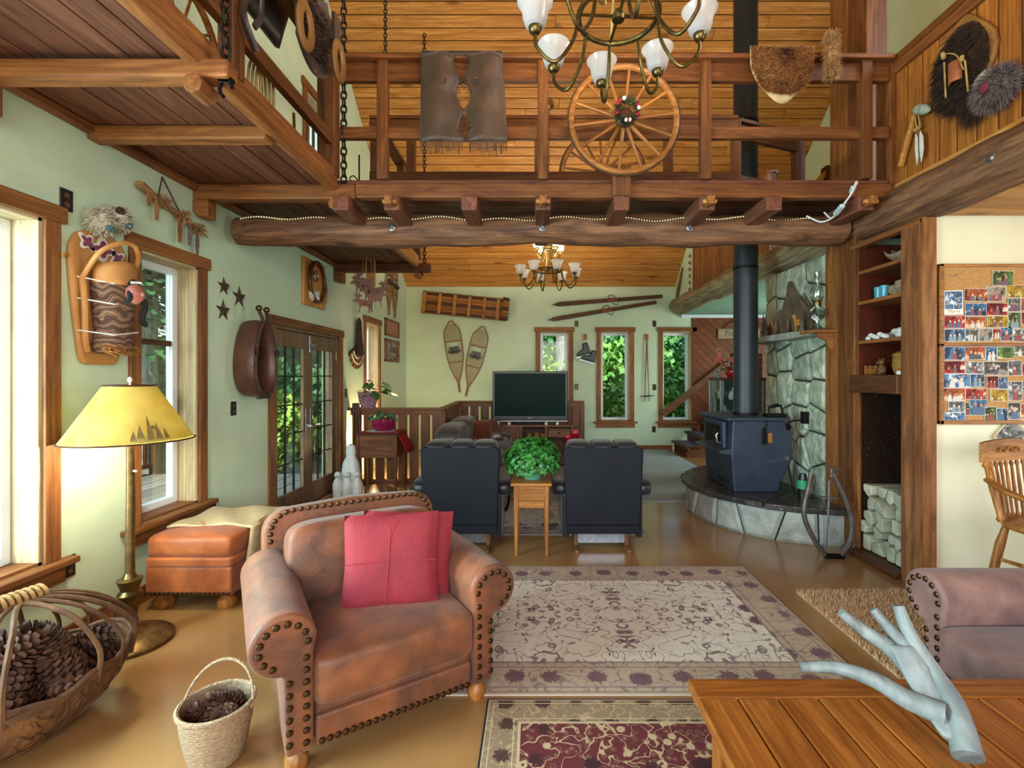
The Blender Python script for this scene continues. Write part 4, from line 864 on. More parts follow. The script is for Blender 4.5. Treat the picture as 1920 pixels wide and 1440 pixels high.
for cx, cz, s, a in ((0,.29,1.3,0),(-.1,.31,.9,.7),(.1,.26,.9,-.7)):
    o = MB().prism([(.055*s*math.cos(q)*(1+.3*math.cos(4*q)),.045*s*math.sin(q)*(1+.3*math.cos(4*q))) for q in [2*PI*i/24 for i in range(24)]],-.004,0).build('beaded_flower', fl_, t); o.location = (cx,-.037,cz); o.rotation_euler = (0,a,0)
    o = MB().prism([(.036*s*math.cos(q)*(1+.35*math.cos(4*q)),.03*s*math.sin(q)*(1+.35*math.cos(4*q))) for q in [2*PI*i/24 for i in range(24)]],-.003,0).build('beaded_centre', fl2, t); o.location = (cx,-.042,cz); o.rotation_euler = (0,a,0)
for z in (.1,-.02,-.2): MB().tube([(-.16,-.04,z),(-.05,-.15,z-.02),(.12,-.15,z+.01),(.165,-.04,z)],.004,5).build('lacing_cord', K['cord'], t)
fbuild(fur(260,lambda r: ((r.uniform(-.1,.12),-.12+r.uniform(-.03,.03),-.3+r.uniform(-.02,.03)),(0,-1,0)),.05,rf,.004),'fringe',M('amber_fringe','b87a36','6b3f1c',30,rough=.9),t)
MB().tube([(-.19,-.02,.22),(-.23,-.03,.2)],.008,6).build('side_peg', K['pineX'], t)
# feathered stick
(Da,za),(Db,zb) = lw(250,345),lw(380,445)
t = thing('talking_stick','carved stick hung with fur tufts and feathers above the second window','stick',(XL,(Da+Db)/2,(za+zb)/2),PI/2); hx = (Db-Da)/2; hz = (za-zb)/2
MB().tube([(-hx,-.04,hz),(-hx*.6,-.04,hz*.5),(0,-.04,0),(hx*.5,-.04,-hz*.5),(hx,-.04,-hz)],[.03,.022,.016,.014,.006],8).build('stick', wood('stick_wood','b08a5a','7d5c36','X',knots=.2), t, smooth=True)
MB().tube([(-hx*.5,-.03,hz*.55),(-hx*.3,-.01,hz+.14),(hx*.2,-.03,-hz*.1)],.005,6).build('hanging_cord', K['dark'+'X'], t)
for f in (-.45,.15,.62):
    fbuild(fur(160,ballsurf((hx*f,-.05,-hz*f),(.04,.03,.03)),.04,rf,.005,.3),'fur_tuft',K['tanfur'],t)
for f, L_, m in ((-.8,.1,K['brownfur']),(-.6,.16,K['tanfur']),(.05,.2,K['brownfur']),(.35,.17,K['greyfur']),(.6,.2,K['greyfur'])):
    x, z = hx*f,-hz*f; MB().prism([(x-.005,z),(x+.005,z),(x+.022,z-L_*.5),(x+.012,z-L_),(x-.015,z-L_),(x-.02,z-L_*.5)],-.052,-.046).build('feather', m, t)
# three barn stars
K['rust'] = M('rusted_tin','5a4434','3b2c22',20,rough=.7,metal=.4)
for px,py,R_,l in ((419,537,.085,'small rusty tin star, top left of the three'),(448,557,.105,'largest rusty tin star, right of the other two'),(418,582,.1,'rusty tin star, lower left of the three')):
    t = onleft('barn_star',l,'star',px,py); P = []
    for k in range(10): q = PI/2+2*PI*k/10; r = R_ if k%2 == 0 else R_*.36; P.append((r*math.cos(q),0,r*math.sin(q)))
    MB().add(P+[(0,-.03,0),(0,0,0)],[(k,(k+1)%10,10) for k in range(10)]+[((k+1)%10,k,11) for k in range(10)]).build('star_body', K['rust'], t)
    MB().tube([(.02*math.cos(q),-.03,.02*math.sin(q)) for q in [2*PI*i/12 for i in range(12)]],.004,5,closed=True).build('centre_ring', K['rust'], t)
# horse collar
t = onleft('horse_collar','leather horse collar with brass ball hames hung left of the French doors','horse collar',457,672)
def tear(q, a=.15, b=.31): return (a*math.sin(q)*(1+.22*math.cos(q+PI)),b*math.cos(q))
K['collar'] = M('worn_collar_leather','6a4234','452a22',6,rough=.4,bump=.3); K['collarin'] = M('dark_collar_lining','2f2826','453c38',5,rough=.35)
MB().grid(lambda u,v: (lambda c,r: (c[0]*(1-.28*v*0)+r*math.cos(2*PI*v)*math.sin(2*PI*u),-.1+.1*math.sin(2*PI*v),c[1]+r*math.cos(2*PI*v)*math.cos(2*PI*u)))(tear(2*PI*u),.034),36,12,cu=True).build('collar_roll', K['collar'], t, smooth=True)
MB().prism([tear(2*PI*i/32,.13,.29) for i in range(32)],-.06,-.02).build('inner_lining', K['collarin'], t, smooth=True)
for s in (-1,1):
    q = [(s*tear(a,.16,.33)[0],-.2,tear(a,.16,.33)[1]) for a in [PI*.08+PI*.88*i/14 for i in range(15)]]
    MB().tube([(s*.06,-.17,.42)]+q,.016,8).build('hame_bar', K['rust'], t, smooth=True)
    MB().ball((s*.06,-.17,.44),.028,12,8).build('brass_ball', K['brass'], t, smooth=True)
    MB().tube([(s*.16+.03*math.cos(a),-.21,.05+.03*math.sin(a)) for a in [2*PI*i/12 for i in range(12)]],.005,6,closed=True).build('hame_ring', K['iron'], t)
MB().bx(-.1,.1,-.19,-.17,-.36,-.335).build('hame_strap', K['collarin'], t, bevel=.004)
# western plaque
t = onleft('western_plaque','wooden plaque with rope ring and small rider above French doors','plaque',586,533)
MB().bx(-.27,.27,-.03,0,-.27,.27).build('plank', K['pineZ'], t, bevel=.012)
MB().tube([(.19*math.cos(a),-.06,.02+.23*math.sin(a)) for a in [2*PI*i/28 for i in range(28)]],.022,8,closed=True).build('rope_ring', K['dark'+'X'], t, smooth=True)
MB().tube(spline([(.19,-.05,.1),(.25,-.06,0),(.24,-.06,-.12),(.2,-.06,-.2)],6),.008,6).build('loose_rope', K['tanfur'], t)
MB().prism([(-.04,-.2),(-.03,-.14),(-.06,-.1),(-.02,-.08),(.02,-.1),(.06,-.07),(.05,-.13),(.07,-.2)],-.06,-.035).build('rider_figure', K['white'], t, bevel=.005)
MB().tube([(.05*math.cos(a),-.04,.09+.06*math.sin(a)) for a in [2*PI*i/16 for i in range(16)]],.008,6,closed=True).build('horseshoe', K['steel'], t)
MB().ball((-.13,-.05,-.15),(.06,.03,.07),10,8).build('hide_tuft', K['whitefur'], t, smooth=True)
# turkey fan
t = onleft('turkey_mount','mounted turkey tail fan with black breast on wooden backing','mount',667,655)
for i in range(15):
    a = math.radians(205+130*i/14); P = [(.08,-.018),(.28,-.035),(.33,-.02),(.335,.02),(.28,.035),(.08,.018)]
    MB().prism([(x*math.cos(a)-z*math.sin(a),.05+x*math.sin(a)+z*math.cos(a)) for x,z in P],-.02-.004*(i%2),-.014-.004*(i%2)).build('tail_feather', K['brownfur'] if i%2 else K['darkfur'], t)
for r_ in (.26,.18): MB().tube([(r_*math.cos(a),-.03,.05+r_*math.sin(a)) for a in [math.radians(208+124*i/14) for i in range(15)]],.012,6).build('pale_feather_band', K['whitefur'], t)
MB().lathe([(0,-.12),(.09,-.1),(.1,.02),(.075,.2),(.06,.4),(.03,.45),(0,.46)],14,(0,-.05,0),sy=.5).build('breast_plumage', K['darkfur'], t, smooth=True)
# hide and framed pictures
t = tag(MB().prism([(-.2,.3),(.2,.3),(.12,-.05),(.05,-.28),(-.04,-.26),(-.1,0)],-.02,0).build('hanging_hide',K['brownfur'],bevel=.008),'brown tapering hide hung behind the moose mobile','hide'); D,z = lw(694,540); t.location = (XL,D,z); t.rotation_euler = (0,0,PI/2)
for px,py,hw,hh,l in ((734,616,.42,.15,'long brown framed picture, upper of two near the corner'),(734,658,.42,.2,'brown framed picture, lower of two near the corner')):
    t = onleft('framed_picture',l,'picture',px,py)
    for b in ((-hw,hw,hh-.035,hh),(-hw,hw,-hh,-hh+.035),(-hw,-hw+.05,-hh,hh),(hw-.05,hw,-hh,hh)): MB().bx(b[0],b[1],-.03,0,b[2],b[3]).build('frame', K['wainsX'], t, bevel=.004)
    MB().bx(-hw+.05,hw-.05,-.012,0,-hh+.035,hh-.035).build('print', PM[15] if hh > .16 else M('red_brown_print','8a4a3a','b98a6a',14,rough=.5), t)

# snowshoes, toboggan, skis, skates, poles
K['ash'] = M('aged_ash_wood','8a6232','6b4720',10,rough=.5); K['rawhide'] = M('rawhide_lacing','b89a5e','8c7038',20,rough=.6)
def snowshoe_parts(t, L_=1.4, W_=.17):
    def half(z):                                        # half width along the length, z from top (0) to tail (1)
        if z < .14: return W_*(.35+.65*math.sin(PI/2*z/.14))*.95
        if z < .45: return W_*(.95+.05*math.sin(PI*(z-.14)/.31))
        return max(.012,W_*.97*(1-((z-.45)/.42)**1.6)) if z < .87 else .012
    zs = [i/30 for i in range(31)]; rt = [(half(z),0,L_*(.5-z)) for z in zs]; lf_2 = [(-half(z),0,L_*(.5-z)) for z in zs][::-1]
    top = [(half(0)*math.cos(PI*i/8),0,L_*.5+.05*math.sin(PI*i/8)) for i in range(1,8)]
    MB().tube(rt[::-1]+top+lf_2[::-1],.011,6).build('bent_frame', K['ash'], t, smooth=True)
    for z in (.26,.56): MB().bx(-half(z),half(z),-.008,.008,L_*(.5-z)-.012,L_*(.5-z)+.012).build('crossbar', K['ash'], t)
    b = MB()
    for k in range(46):
        z = .03+.82*k/45
        if .27 < z < .35:
            for s in (-1,1): b.bx(min(s*half(z),s*half(z)*.5),max(s*half(z),s*half(z)*.5),-.003,.003,L_*(.5-z)-.003,L_*(.5-z)+.003)
        else: b.bx(-half(z),half(z),-.003,.003,L_*(.5-z)-.0035,L_*(.5-z)+.0035)
    for k in range(-3,4):
        for z0,z1_ in ((.0,.26),(.36,.56),(.56,.84)):
            x0_, x1_ = half(z0+.02)*k/4,half(z1_)*k/4; b.bar((x0_,0,L_*(.5-z0)),(x1_,0,L_*(.5-z1_)),.006,.005,up=(0,1,0))
    b.build('lacing', K['rawhide'], t)
    MB().bx(-.09,.09,-.035,.005,L_*.06,L_*.16).bx(-.13,.13,-.02,.005,L_*.08,L_*.11).tube([(-.07,-.04,L_*.07),(0,-.07,L_*.1),(.07,-.04,L_*.07)],.014,6).build('boot_binding', K['collarin'], t, bevel=.008)
for px,py,a,l in ((854,671,-.13,'left snowshoe of the crossed pair left of the television'),(889,680,.24,'right snowshoe of the pair left of the television')):
    x,z = bw(px,py); t = thing('snowshoe',l,'snowshoe',(x,YB-.03,z),rot=(0,a,0)); snowshoe_parts(t)
for px,py,a,l in ((727,540,.05,'narrower snowshoe high on the left wall near the corner'),(738,548,0,'snowshoe high on the left wall, nearest the corner')):
    D,z = lw(px,py); t = thing('snowshoe',l,'snowshoe',(XL+.03,D,z),rot=(0,0,PI/2)); snowshoe_parts(t,.95,.15)
x,z = bw(877,575); t = thing('toboggan','striped wooden toboggan with curled front on the far wall','toboggan',(x,YB-.05,z),rot=(0,math.radians(5.5),0))
for i in range(7):
    m = K['darkX'] if i in (0,3,6) else K['oakX']; MB().bx(-.92,.72,0,.015,-.22+i*.063,-.22+i*.063+.058).build('slat', m, t, bevel=.003, seg=1)
    z0 = -.22+i*.063; P = [(.72+.12*math.sin(q),-.12+.135*math.cos(q)) for q in [PI*.0+PI*1.0*k/10 for k in range(11)]]
    MB().add([(a,b+.0,z0) for a,b in P]+[(a,b,z0+.058) for a,b in P],[(k,k+1,12+k,11+k) for k in range(10)]).build('curl_slat', m, t, smooth=True, solid=.012)
for x_ in (-.87,-.56,-.26,.04,.34,.62): MB().bx(x_-.03,x_+.03,-.03,0,-.23,.23).build('crossbar', K['pineZ'], t, bevel=.005)
for z_ in (-.21,.21): MB().tube([(-.9,-.035,z_),(.7,-.035,z_)],.01,6).build('side_rope', K['ash'], t)
for p0,p1,l in (((1033,572),(1241,556),'upper of two old wooden skis on the far wall'),((1025,601),(1230,567),'lower of two old wooden skis on the far wall')):
    a = bw(*p0); b = bw(*p1); L_ = math.hypot(b[0]-a[0],b[1]-a[1]); an = math.atan2(b[1]-a[1],b[0]-a[0]); cx,cz = (a[0]+b[0])/2,(a[1]+b[1])/2
    t = thing('wooden_ski',l,'ski',(cx,YB-.03,cz),rot=(0,-an,0)); h = .045
    MB().prism([(-L_/2,0),(-L_/2+.05,.006),(-L_/2+.14,h*.9),(-L_/2+.25,h),(L_/2,h*.8),(L_/2,-h*.8),(-L_/2+.25,-h),(-L_/2+.14,-h*.9),(-L_/2+.05,-.006)],-.012,.012).build('ski_board', wood('ski_wood' if 'upper' in l else 'ski_wood_2','6b4a2e','4a3220','X',knots=0), t, bevel=.003)
    MB().bx(.0,.22,-.04,-.012,-.04,.04).build('foot_plate', M('ski_plate' if 'upper' in l else 'ski_plate_2','7a3a2a',rough=.6), t, bevel=.004)
    MB().tube([(.03,-.03,.045),(.04,-.08,.09),(.13,-.08,.09),(.17,-.04,.04),(.24,-.03,-.03),(.2,-.03,-.11),(.1,-.03,-.06)],.008,6).build('binding_strap', K['collarin'], t)
x,z = bw(1097,632); t = thing('ice_skates','pair of old dark ice skates hung by laces from a wooden hook','ice skates',(x,YB,z))
MB().bx(-.035,.035,-.03,0,-.06,.06).build('hook_block', K['oakZ'], t, bevel=.005)
K['boot'] = M('dark_green_boot_leather','22382f','18271f',10,rough=.4)
for dx,dz,a in ((-.04,-.3,-.25),(.07,-.42,.28)):
    def R(p): return (dx+p[0]*math.cos(a)+p[1]*math.sin(a),dz-p[0]*math.sin(a)+p[1]*math.cos(a))
    MB().prism([R(p) for p in [(.02,.17),(.12,.17),(.13,.02),(.14,-.06),(-.14,-.06),(-.16,-.02),(-.1,.02),(0,.06)]],-.09,-.02).build('boot', K['boot'], t, bevel=.02)
    MB().prism([R(p) for p in [(-.16,-.1),(.16,-.1),(.17,-.08),(-.17,-.075)]],-.06,-.05).bx(0,0,0,0,0,0).build('blade', K['steel'], t)
    MB().tube([(0,-.03,-.05),(dx+.06,-.055,dz+.17)],.005,5).build('lace', K['cord'], t)
x,z = bw(1212,632); t = thing('ski_poles','pair of thin bamboo ski poles with ring baskets on a wooden hook','ski poles',(x,YB,z))
MB().bx(-.035,.035,-.03,0,-.06,.06).build('hook_block', K['oakZ'], t, bevel=.005)
for s in (-1,1):
    MB().tube([(0,-.04-.01*s,-.06),(s*.015,-.04,-.5),(s*.05,-.03,-1.3)],[.014,.011,.008],8).build('pole', K['ash'], t, smooth=True)
    MB().tube([(s*.045+.09*math.cos(q),-.07+.05*math.sin(q),-1.19+.01*math.cos(q)) for q in [2*PI*i/14 for i in range(14)]],.006,5,closed=True).build('ring_basket', K['iron'], t)
# moose mobile
mp = at(690,486,5.6); t = thing('moose_mobile','hanging mobile of small wooden moose under the walkway','mobile',(mp.x,5.6,mp.z))
MB().tube([(0,0,0),(0,0,.11)],.003,5).build('hanging_string', K['rawhide'], t)
moose = [(-.085,-.03),(-.073,-.03),(-.062,.04),(-.04,.06),(.03,.058),(.04,.03),(.035,-.03),(.047,-.03),(.06,.03),(.075,-.02),(.087,-.02),(.082,.06),(.09,.115),(.06,.13),(.0,.135),(-.05,.15),(-.078,.15),(-.07,.175),(-.04,.19),(-.045,.215),(-.065,.2),(-.075,.235),(-.09,.205),(-.11,.23),(-.113,.2),(-.14,.205),(-.12,.175),(-.105,.165),(-.15,.135),(-.148,.112),(-.112,.118),(-.085,.09),(-.075,.05)]
for i,(x,y,z,f) in enumerate(((-.08,.05,-.38,1),(.0,-.05,-.36,1),(.02,.06,-.47,1),(.09,-.03,-.54,-1),(-.03,.0,-.6,1),(.07,.05,-.45,-1))):
    MB().prism([(x+f*a*.95,z+b*.9) for a,b in moose],y-.004,y+.004).build('moose_cutout', M('moose_plywood','8a6254','6f4c40',8,rough=.7) if i == 0 else bpy.data.materials['moose_plywood'], t)
    MB().tube([(x,y,z+.13),(x*.9,y,0)],.0035,5).build('string', K['rawhide'], t)
MB().tube([(-.1,0,0),(.12,0,.01)],.008,6).tube([(0,-.08,0),(0,.09,0)],.008,6).build('cross_sticks', K['ash'], t)
# ---------------------------------------------------------------- soft furniture helpers
def sgnp(a, e): return math.copysign(abs(a)**e, a)
def soft(mb, c, r, e1=.35, e2=.35, n=28, m=16, M=None, puff=0):
    def f(u,v):
        a = -PI/2+PI*v; q = 2*PI*u; x = sgnp(math.cos(a),e1)*sgnp(math.cos(q),e2); y = sgnp(math.cos(a),e1)*sgnp(math.sin(q),e2); z = sgnp(math.sin(a),e1)
        k = 1+puff*(1-x*x)*(1-y*y)
        return (c[0]+r[0]*x,c[1]+r[1]*y,c[2]+r[2]*z*k)
    return mb.grid(f,n,m,cu=True,M=M)
def pillow_mesh(mb, s, T, M=None):
    def f(sg):
        def g_(u,v):
            x, z = 2*u-1,2*v-1; k = max(0,(1-x**4)*(1-z**4))**.5; w_ = 1-.05*(1-abs(x)**3)*abs(z)-.0
            return (s*x*(1-.06*(1-z*z)*0-.05*(1-abs(z))*abs(x)),sg*T*k*(.75+.25*math.cos(x)*math.cos(z)),s*z*(1-.05*(1-abs(x))*abs(z)))
        return g_
    mb.grid(f(-1),17,17,M=M); mb.grid(f(1),17,17,M=M); return mb
def leather(name, c1, c2, rough=.5):
    g = G(name); v = g.obj(); a = g.noise(v,3.2,5,.6,.6); b = g.noise(v,140,2)
    return g.pbr(g.mix(g.ramp(g.math('ADD',g.math('MULTIPLY',a,.7),g.math('MULTIPLY',g.noise(v,11,5,.65),.3)),[(.38,0.0),(.6,1.0)]),c1,c2),rough,0,g.bump(g.math('ADD',g.math('MULTIPLY',g.noise(v,9,4,.6,1.0),1.5),g.math('MULTIPLY',b,.3)),.25,.012),Sheen_Weight=.15)
K['tan'] = leather('tan_suede_leather','8a4d26','542e18',.55); K['rust_l'] = leather('rust_leather','b4622c','86421b',.5)
K['mauve'] = leather('mauve_brown_suede','8a645a','5d413c',.6); K['blackl'] = leather('black_leather','0d0e13','15161d',.4); K['blackp'] = M('black_vinyl_back','0c0e15','12151e',6,rough=.6,bump=.12,bscale=60,Specular_IOR_Level=.2)
K['umber'] = leather('umber_leather','4a3d38','33302f',.35); K['foot'] = K['oakZ']
K['nail'] = M('antique_brass_nail','4a3420',rough=.35,metal=.85)
nailm = sh(MB().ball((0,0,0),(.0135,.007,.0135),10,4),'nailhead',K['nail'],True)
def arm_prof(sx):                                       # rolled arm outline, inner face at x=0 growing outwards
    P = [(0,.1),(0,.46)]+arc(.1,.515,.115,PI*.95,-PI*.42,16)+[(.1,.4),(.095,.1)]
    return [(sx*x,z) for x,z in P]
def arm_nails(sx):
    P = [(.025,.14+.045*i) for i in range(8)]+[(x,z) for x,z in arc(.1,.515,.08,PI,-PI*.35,9)]+[(.082-.0*i,.42-.045*i) for i in range(1,7)]
    return [(sx*x,z) for x,z in P]
def bun(mb, x, y, z0, z1, r=.045):
    h = z1-z0; return mb.lathe([(0,0),(r*.8,0),(r,h*.25),(r*.95,h*.5),(r*.6,h*.7),(r*.75,h)],14,(x,y,z0))
def armchair(t, m, hw=.29, depth=.46, seats=1, arms=(-1,1), zb=.82):
    yb = .4
    MB().bx(-hw,hw,-depth+.03,yb-.05,.1,.28).build('base', m, t, bevel=.03, seg=3)
    fr = MB().bx(-hw+.01,hw-.01,-depth+.01,-depth+.04,.1,.215).build('front_rail', m, t, bevel=.012)
    for i in range(seats):
        w_ = 2*hw/seats; x = -hw+w_*(i+.5); soft(MB(),(x,-.11,.345),(w_/2+.005,.375,.1),.24,.16,44,20,puff=.22).build('seat_cushion', m, t, smooth=True)
    for s in arms:
        o = MB().prism([(s*hw+x,z) for x,z in arm_prof(s)],-depth,yb-.04).build('arm', m, t, smooth=True, bevel=.016, seg=3)
        for x,z in arm_nails(s): part('nailhead',nailm,o,(s*hw+x,-depth-.003,z))
    P = [(-hw-.12,.1),(hw+.12,.1),(hw+.12,zb-.14)]+arc(hw,zb-.13,.12,0,PI/2,6)[1:]+[(0,zb+.008)]+arc(-hw,zb-.13,.12,PI/2,PI,6)+[]
    Mb = Matrix.Translation((0,yb-.08,0)) @ Matrix.Rotation(-.12,4,'X')
    b = MB().prism(P,-.06,.07,M=Mb).build('back_frame', m, t, smooth=True, bevel=.02, seg=3)
    W_ = hw+.085; Q = [(-W_,.60),(-W_,.66)]+[(x,z) for x,z in arc(-hw+.02,zb-.125,.105,PI,PI/2,5)]+[(-hw+.02+(2*hw-.04)*i/17,zb-.018) for i in range(1,17)]+arc(hw-.02,zb-.125,.105,PI/2,0,5)+[(W_,.66),(W_,.60)]
    for x,z in Q:
        p = Mb @ Vector((x,-.066,z)); part('nailhead',nailm,b,p,(-.12,0,0))
    for i in range(seats):
        w_ = 2*hw/seats; x = -hw+w_*(i+.5)
        soft(MB(),(0,0,0),(w_/2+.035,.12,.205),.34,.24,40,20,M=Matrix.Translation((x,yb-.225,.575)) @ Matrix.Rotation(-.16,4,'X')).build('back_cushion', m, t, smooth=True)
    for i in range(22): part('nailhead',nailm,fr,(-hw+.03+(2*hw-.06)*i/21,-depth+.006,.118))
    for x in (-hw-.05,hw+.05):
        for y in (-depth+.08,yb-.1): bun(MB(),x,y,0,.1).build('bun_foot', K['oakZ'], t, smooth=True)
ac = thing('armchair','tan leather armchair with rolled arms and nailhead trim in the foreground','armchair',(-.80,2.36,0),math.radians(33)); armchair(ac,K['tan'],hw=.33)
K['redsuede'] = M('red_suede','92222a','721624',5,rough=.8,bump=.3,bscale=40)
for i,(off,l,a) in enumerate((((-.67,2.24,.635),'red suede cushion on the tan armchair, in front',0),((-.625,2.33,.62),'second red cushion peeking out behind the front one',.07))):
    t = thing('throw_pillow',l,'cushion',off,rot=(-.22,a,math.radians(12)))
    pillow_mesh(MB(),.215,.05).build('cushion_body', K['redsuede'], t, smooth=True)
    if i == 0: MB().tube([(-.02,-.05,-.2),(-.01,-.052,0),(.0,-.048,.2)],.0022,5).tube([(-.2,-.046,.0),(0,-.052,.01),(.2,-.046,.0)],.0022,5).build('seam', M('dark_red_seam','8f2128',rough=.8), t)
# ottoman and throw
ot = thing('ottoman','rust leather ottoman with bun feet under the second window','ottoman',(-2.2,3.34,0))
ob = MB().bx(-.275,.275,-.3,.3,.1,.29).build('base', K['rust_l'], ot, bevel=.02, seg=3)
soft(MB(),(0,0,.315),(.285,.31,.04),.4,.15,36,12).build('welt_band', K['rust_l'], ot, smooth=True)
soft(MB(),(0,0,.41),(.28,.305,.075),.35,.18,40,16,puff=.12).build('cushion', K['rust_l'], ot, smooth=True)
for x in (-.2,.2):
    for y in (-.22,.22): bun(MB(),x,y,0,.1,.06).build('bun_foot', K['oakZ'], ot, smooth=True)
for i in range(19): part('nailhead',nailm,ob,(-.26+.52*i/18,-.303,.118))
def throwf(u,v):
    y = -.16+.47*v; s = u*.95
    if s < .55: return (-.24+s+.0,y+.05*math.sin(4*u),.492+.008*math.sin(20*u+8*v))
    q = s-.55; return (.3+.012*math.sin(14*v),y+.05*math.sin(4*u)-.03*q,.485-q*.8)
t = tag(MB().grid(throwf,30,18).build('throw_blanket',M('cream_fleece','d3c39a','bfae84',30,rough=.95,bump=.6,bscale=150),smooth=True,solid=.014),'cream fleece throw draped over the rust ottoman','blanket'); t.location = (-2.2,3.34,0)
# floor lamp
la = thing('floor_lamp','bronze floor lamp with lit parchment cone shade beside the window','floor lamp',(-2.27,2.69,0))
MB().lathe([(0,0),(.2,0),(.205,.02),(.19,.035),(.165,.04),(.15,.055),(.11,.06),(.06,.075),(.03,.1),(.028,.13)],32).build('base', K['bronze'], la, smooth=True)
MB().lathe([(.028,.12),(.035,.16),(.045,.26),(.06,.28),(.042,.3),(.05,.33),(.062,.36),(.035,.37),(.022,.4)],20).build('turned_column', K['brass'], la, smooth=True)
MB().tube([(0,0,.38),(.004,0,.8),(.0,0,1.2)],[.024,.021,.017],14).build('pole', K['bronze'], la, smooth=True)
MB().tube([(.02,0,.965),(.045,-.01,.965)],.006,6).build('switch', K['white'], la)
g = G('lit_parchment_shade'); v = g.obj(); n_ = g.noise(v,5,4); cl = g.mix(g.ramp(n_,[(.35,0.0),(.65,1.0)]),'ddd07e','c4b058')
df = g.n('BsdfDiffuse'); tr = g.n('BsdfTranslucent'); g.put(df.inputs[0],cl); g.put(tr.inputs[0],cl); mx = g.n('MixShader'); mx.inputs[0].default_value = .45; g.t.links.new(df.outputs[0],mx.inputs[1]); g.t.links.new(tr.outputs[0],mx.inputs[2]); g.t.links.new(mx.outputs[0],g.out.inputs[0])
sd = MB().lathe([(.295,1.138),(.29,1.15),(.117,1.443),(.113,1.435),(.285,1.148)],40)
sd.f = [f for f in sd.f if len(f) == 4]; shd = sd.build('shade', g.m, la, smooth=True)
for r_, z in ((.296,1.14),(.117,1.443)): MB().tube([(r_*math.cos(2*PI*i/48)*(1+.012*(i%2)),r_*math.sin(2*PI*i/48)*(1+.012*(i%2)),z) for i in range(48)],.005,5,closed=True).build('laced_edge', K['dark'+'X'], shd)
K['sketch'] = M('sepia_print','6b5428','86703a',40,rough=.9)
def on_shade(a, h): r_ = .117+(1.443-h)/.305*.177+.003; return (r_*math.cos(a),r_*math.sin(a),h)
for a0 in (-.55,-2.6):
    b = MB()
    for da, h0, h1, w_ in ((.0,1.16,1.29,.06),(.14,1.16,1.25,.06),(-.16,1.17,1.24,.06),(.27,1.16,1.22,.05),(-.05,1.15,1.185,.26),(-.27,1.16,1.21,.05),(.07,1.2,1.235,.12)):
        b.add([on_shade(a0+da-w_,h0),on_shade(a0+da+w_,h0),on_shade(a0+da+w_*.6,(h0+h1)/2),on_shade(a0+da,h1),on_shade(a0+da-w_*.6,(h0+h1)/2)],[(0,1,2,3,4)])
    b.build('printed_cabin', K['sketch'], shd)
MB().tube([(0,0,1.2),(0,0,1.47)],.005,6).ball((.0,0,1.475),(.012,.012,.018),8,6).tube([(0,0,1.44),(.05,0,1.44),(.115,0,1.443)],.003,5).tube([(0,0,1.44),(-.115,0,1.443)],.003,5).build('finial_and_spider', K['white'], la)
MB().ball((0,0,1.26),(.03,.03,.045),12,8).build('bulb', emit('lamp_bulb_glow','ffe9b8',30), la, smooth=True)
light('lamp_light','POINT',(0,0,1.2),34,(1,.9,.66),.035,parent=la)
# pine cone baskets
def cone_mesh():
    mb = MB(); mb.ball((0,0,.0),(.026,.026,.055),8,6); N = 70
    for i in range(N):
        f = i/N; a = i*2.39996; z = -.055+.11*f; r = .05*math.sin(PI*(.18+.78*f))**.8+.006; e = .35+.6*f
        c, s = math.cos(a), math.sin(a); w_ = .013
        p0 = Vector((c*.015,s*.015,z-.004)); tip = Vector((c*r,s*r,z+.02*e)); sd_ = Vector((-s,c,0))*w_
        mb.add([p0-sd_*.5,p0+sd_*.5,tip+sd_+Vector((0,0,-.004)),tip-sd_+Vector((0,0,-.004)),tip+sd_*.6+Vector((c*.004,s*.004,.006)),tip-sd_*.6+Vector((c*.004,s*.004,.006))],[(0,1,2,3),(3,2,4,5),(0,3,5),(1,4,2),(0,5,4,1)])
    return sh(mb,'pine_cone',M('pine_cone_scales','6e4a33','3a251b',25,rough=.7,rand=.25))
conem = cone_mesh(); rc = random.Random(8)
def cone(loc, label, group, s=1.0, lie=True):
    o = bpy.data.objects.new('pine_cone',conem); C.objects.link(o); o.location = loc; o.scale = (s,s,s); o.rotation_euler = (rc.uniform(.3,1.6) if lie else rc.uniform(-.6,.6),rc.uniform(-.5,.5),rc.uniform(0,6.28)); tag(o,label,'pine cone',group)
BA = math.radians(72); BC = Vector((-2.15,1.98,0))
bk = thing('twig_basket','large rustic twig and bark basket with arched handle full of pine cones','basket',BC,BA)
K['twig'] = M('brown_twig','6e4c2e','4a301c',14,rough=.7,bump=.4,rand=.1); K['barks'] = M('shredded_bark','8a5c30','4d2f17',9,(1,1,.3),rough=.85,bump=1,bscale=24,bd=.02)
def bowl(u,v,k=1.0):
    q = 2*PI*u; a, b = .40*k,.27*k; f = .55+.45*math.sin(PI/2*v); rim = .03*math.cos(2*q)
    return (a*f*math.cos(q),b*f*math.sin(q),.02+(.23+rim)*v+.008*math.sin(9*q)*v)
MB().grid(lambda u,v: bowl(u,v),36,9,cu=True).build('bark_body', K['barks'], bk, smooth=True, solid=.018)
MB().grid(lambda u,v: (.24*v*math.cos(2*PI*u),.16*v*math.sin(2*PI*u),.02),24,3,cu=True).build('bottom', K['barks'], bk, solid=.01)
for dz in (.0,.018,.036): MB().tube([Vector(bowl(i/40,1.0,1.02))+Vector((0,0,dz*.6-.01+.008*math.sin(i*1.7+dz*90))) for i in range(40)],.012,6,closed=True).build('rim_twig', K['twig'], bk, smooth=True)
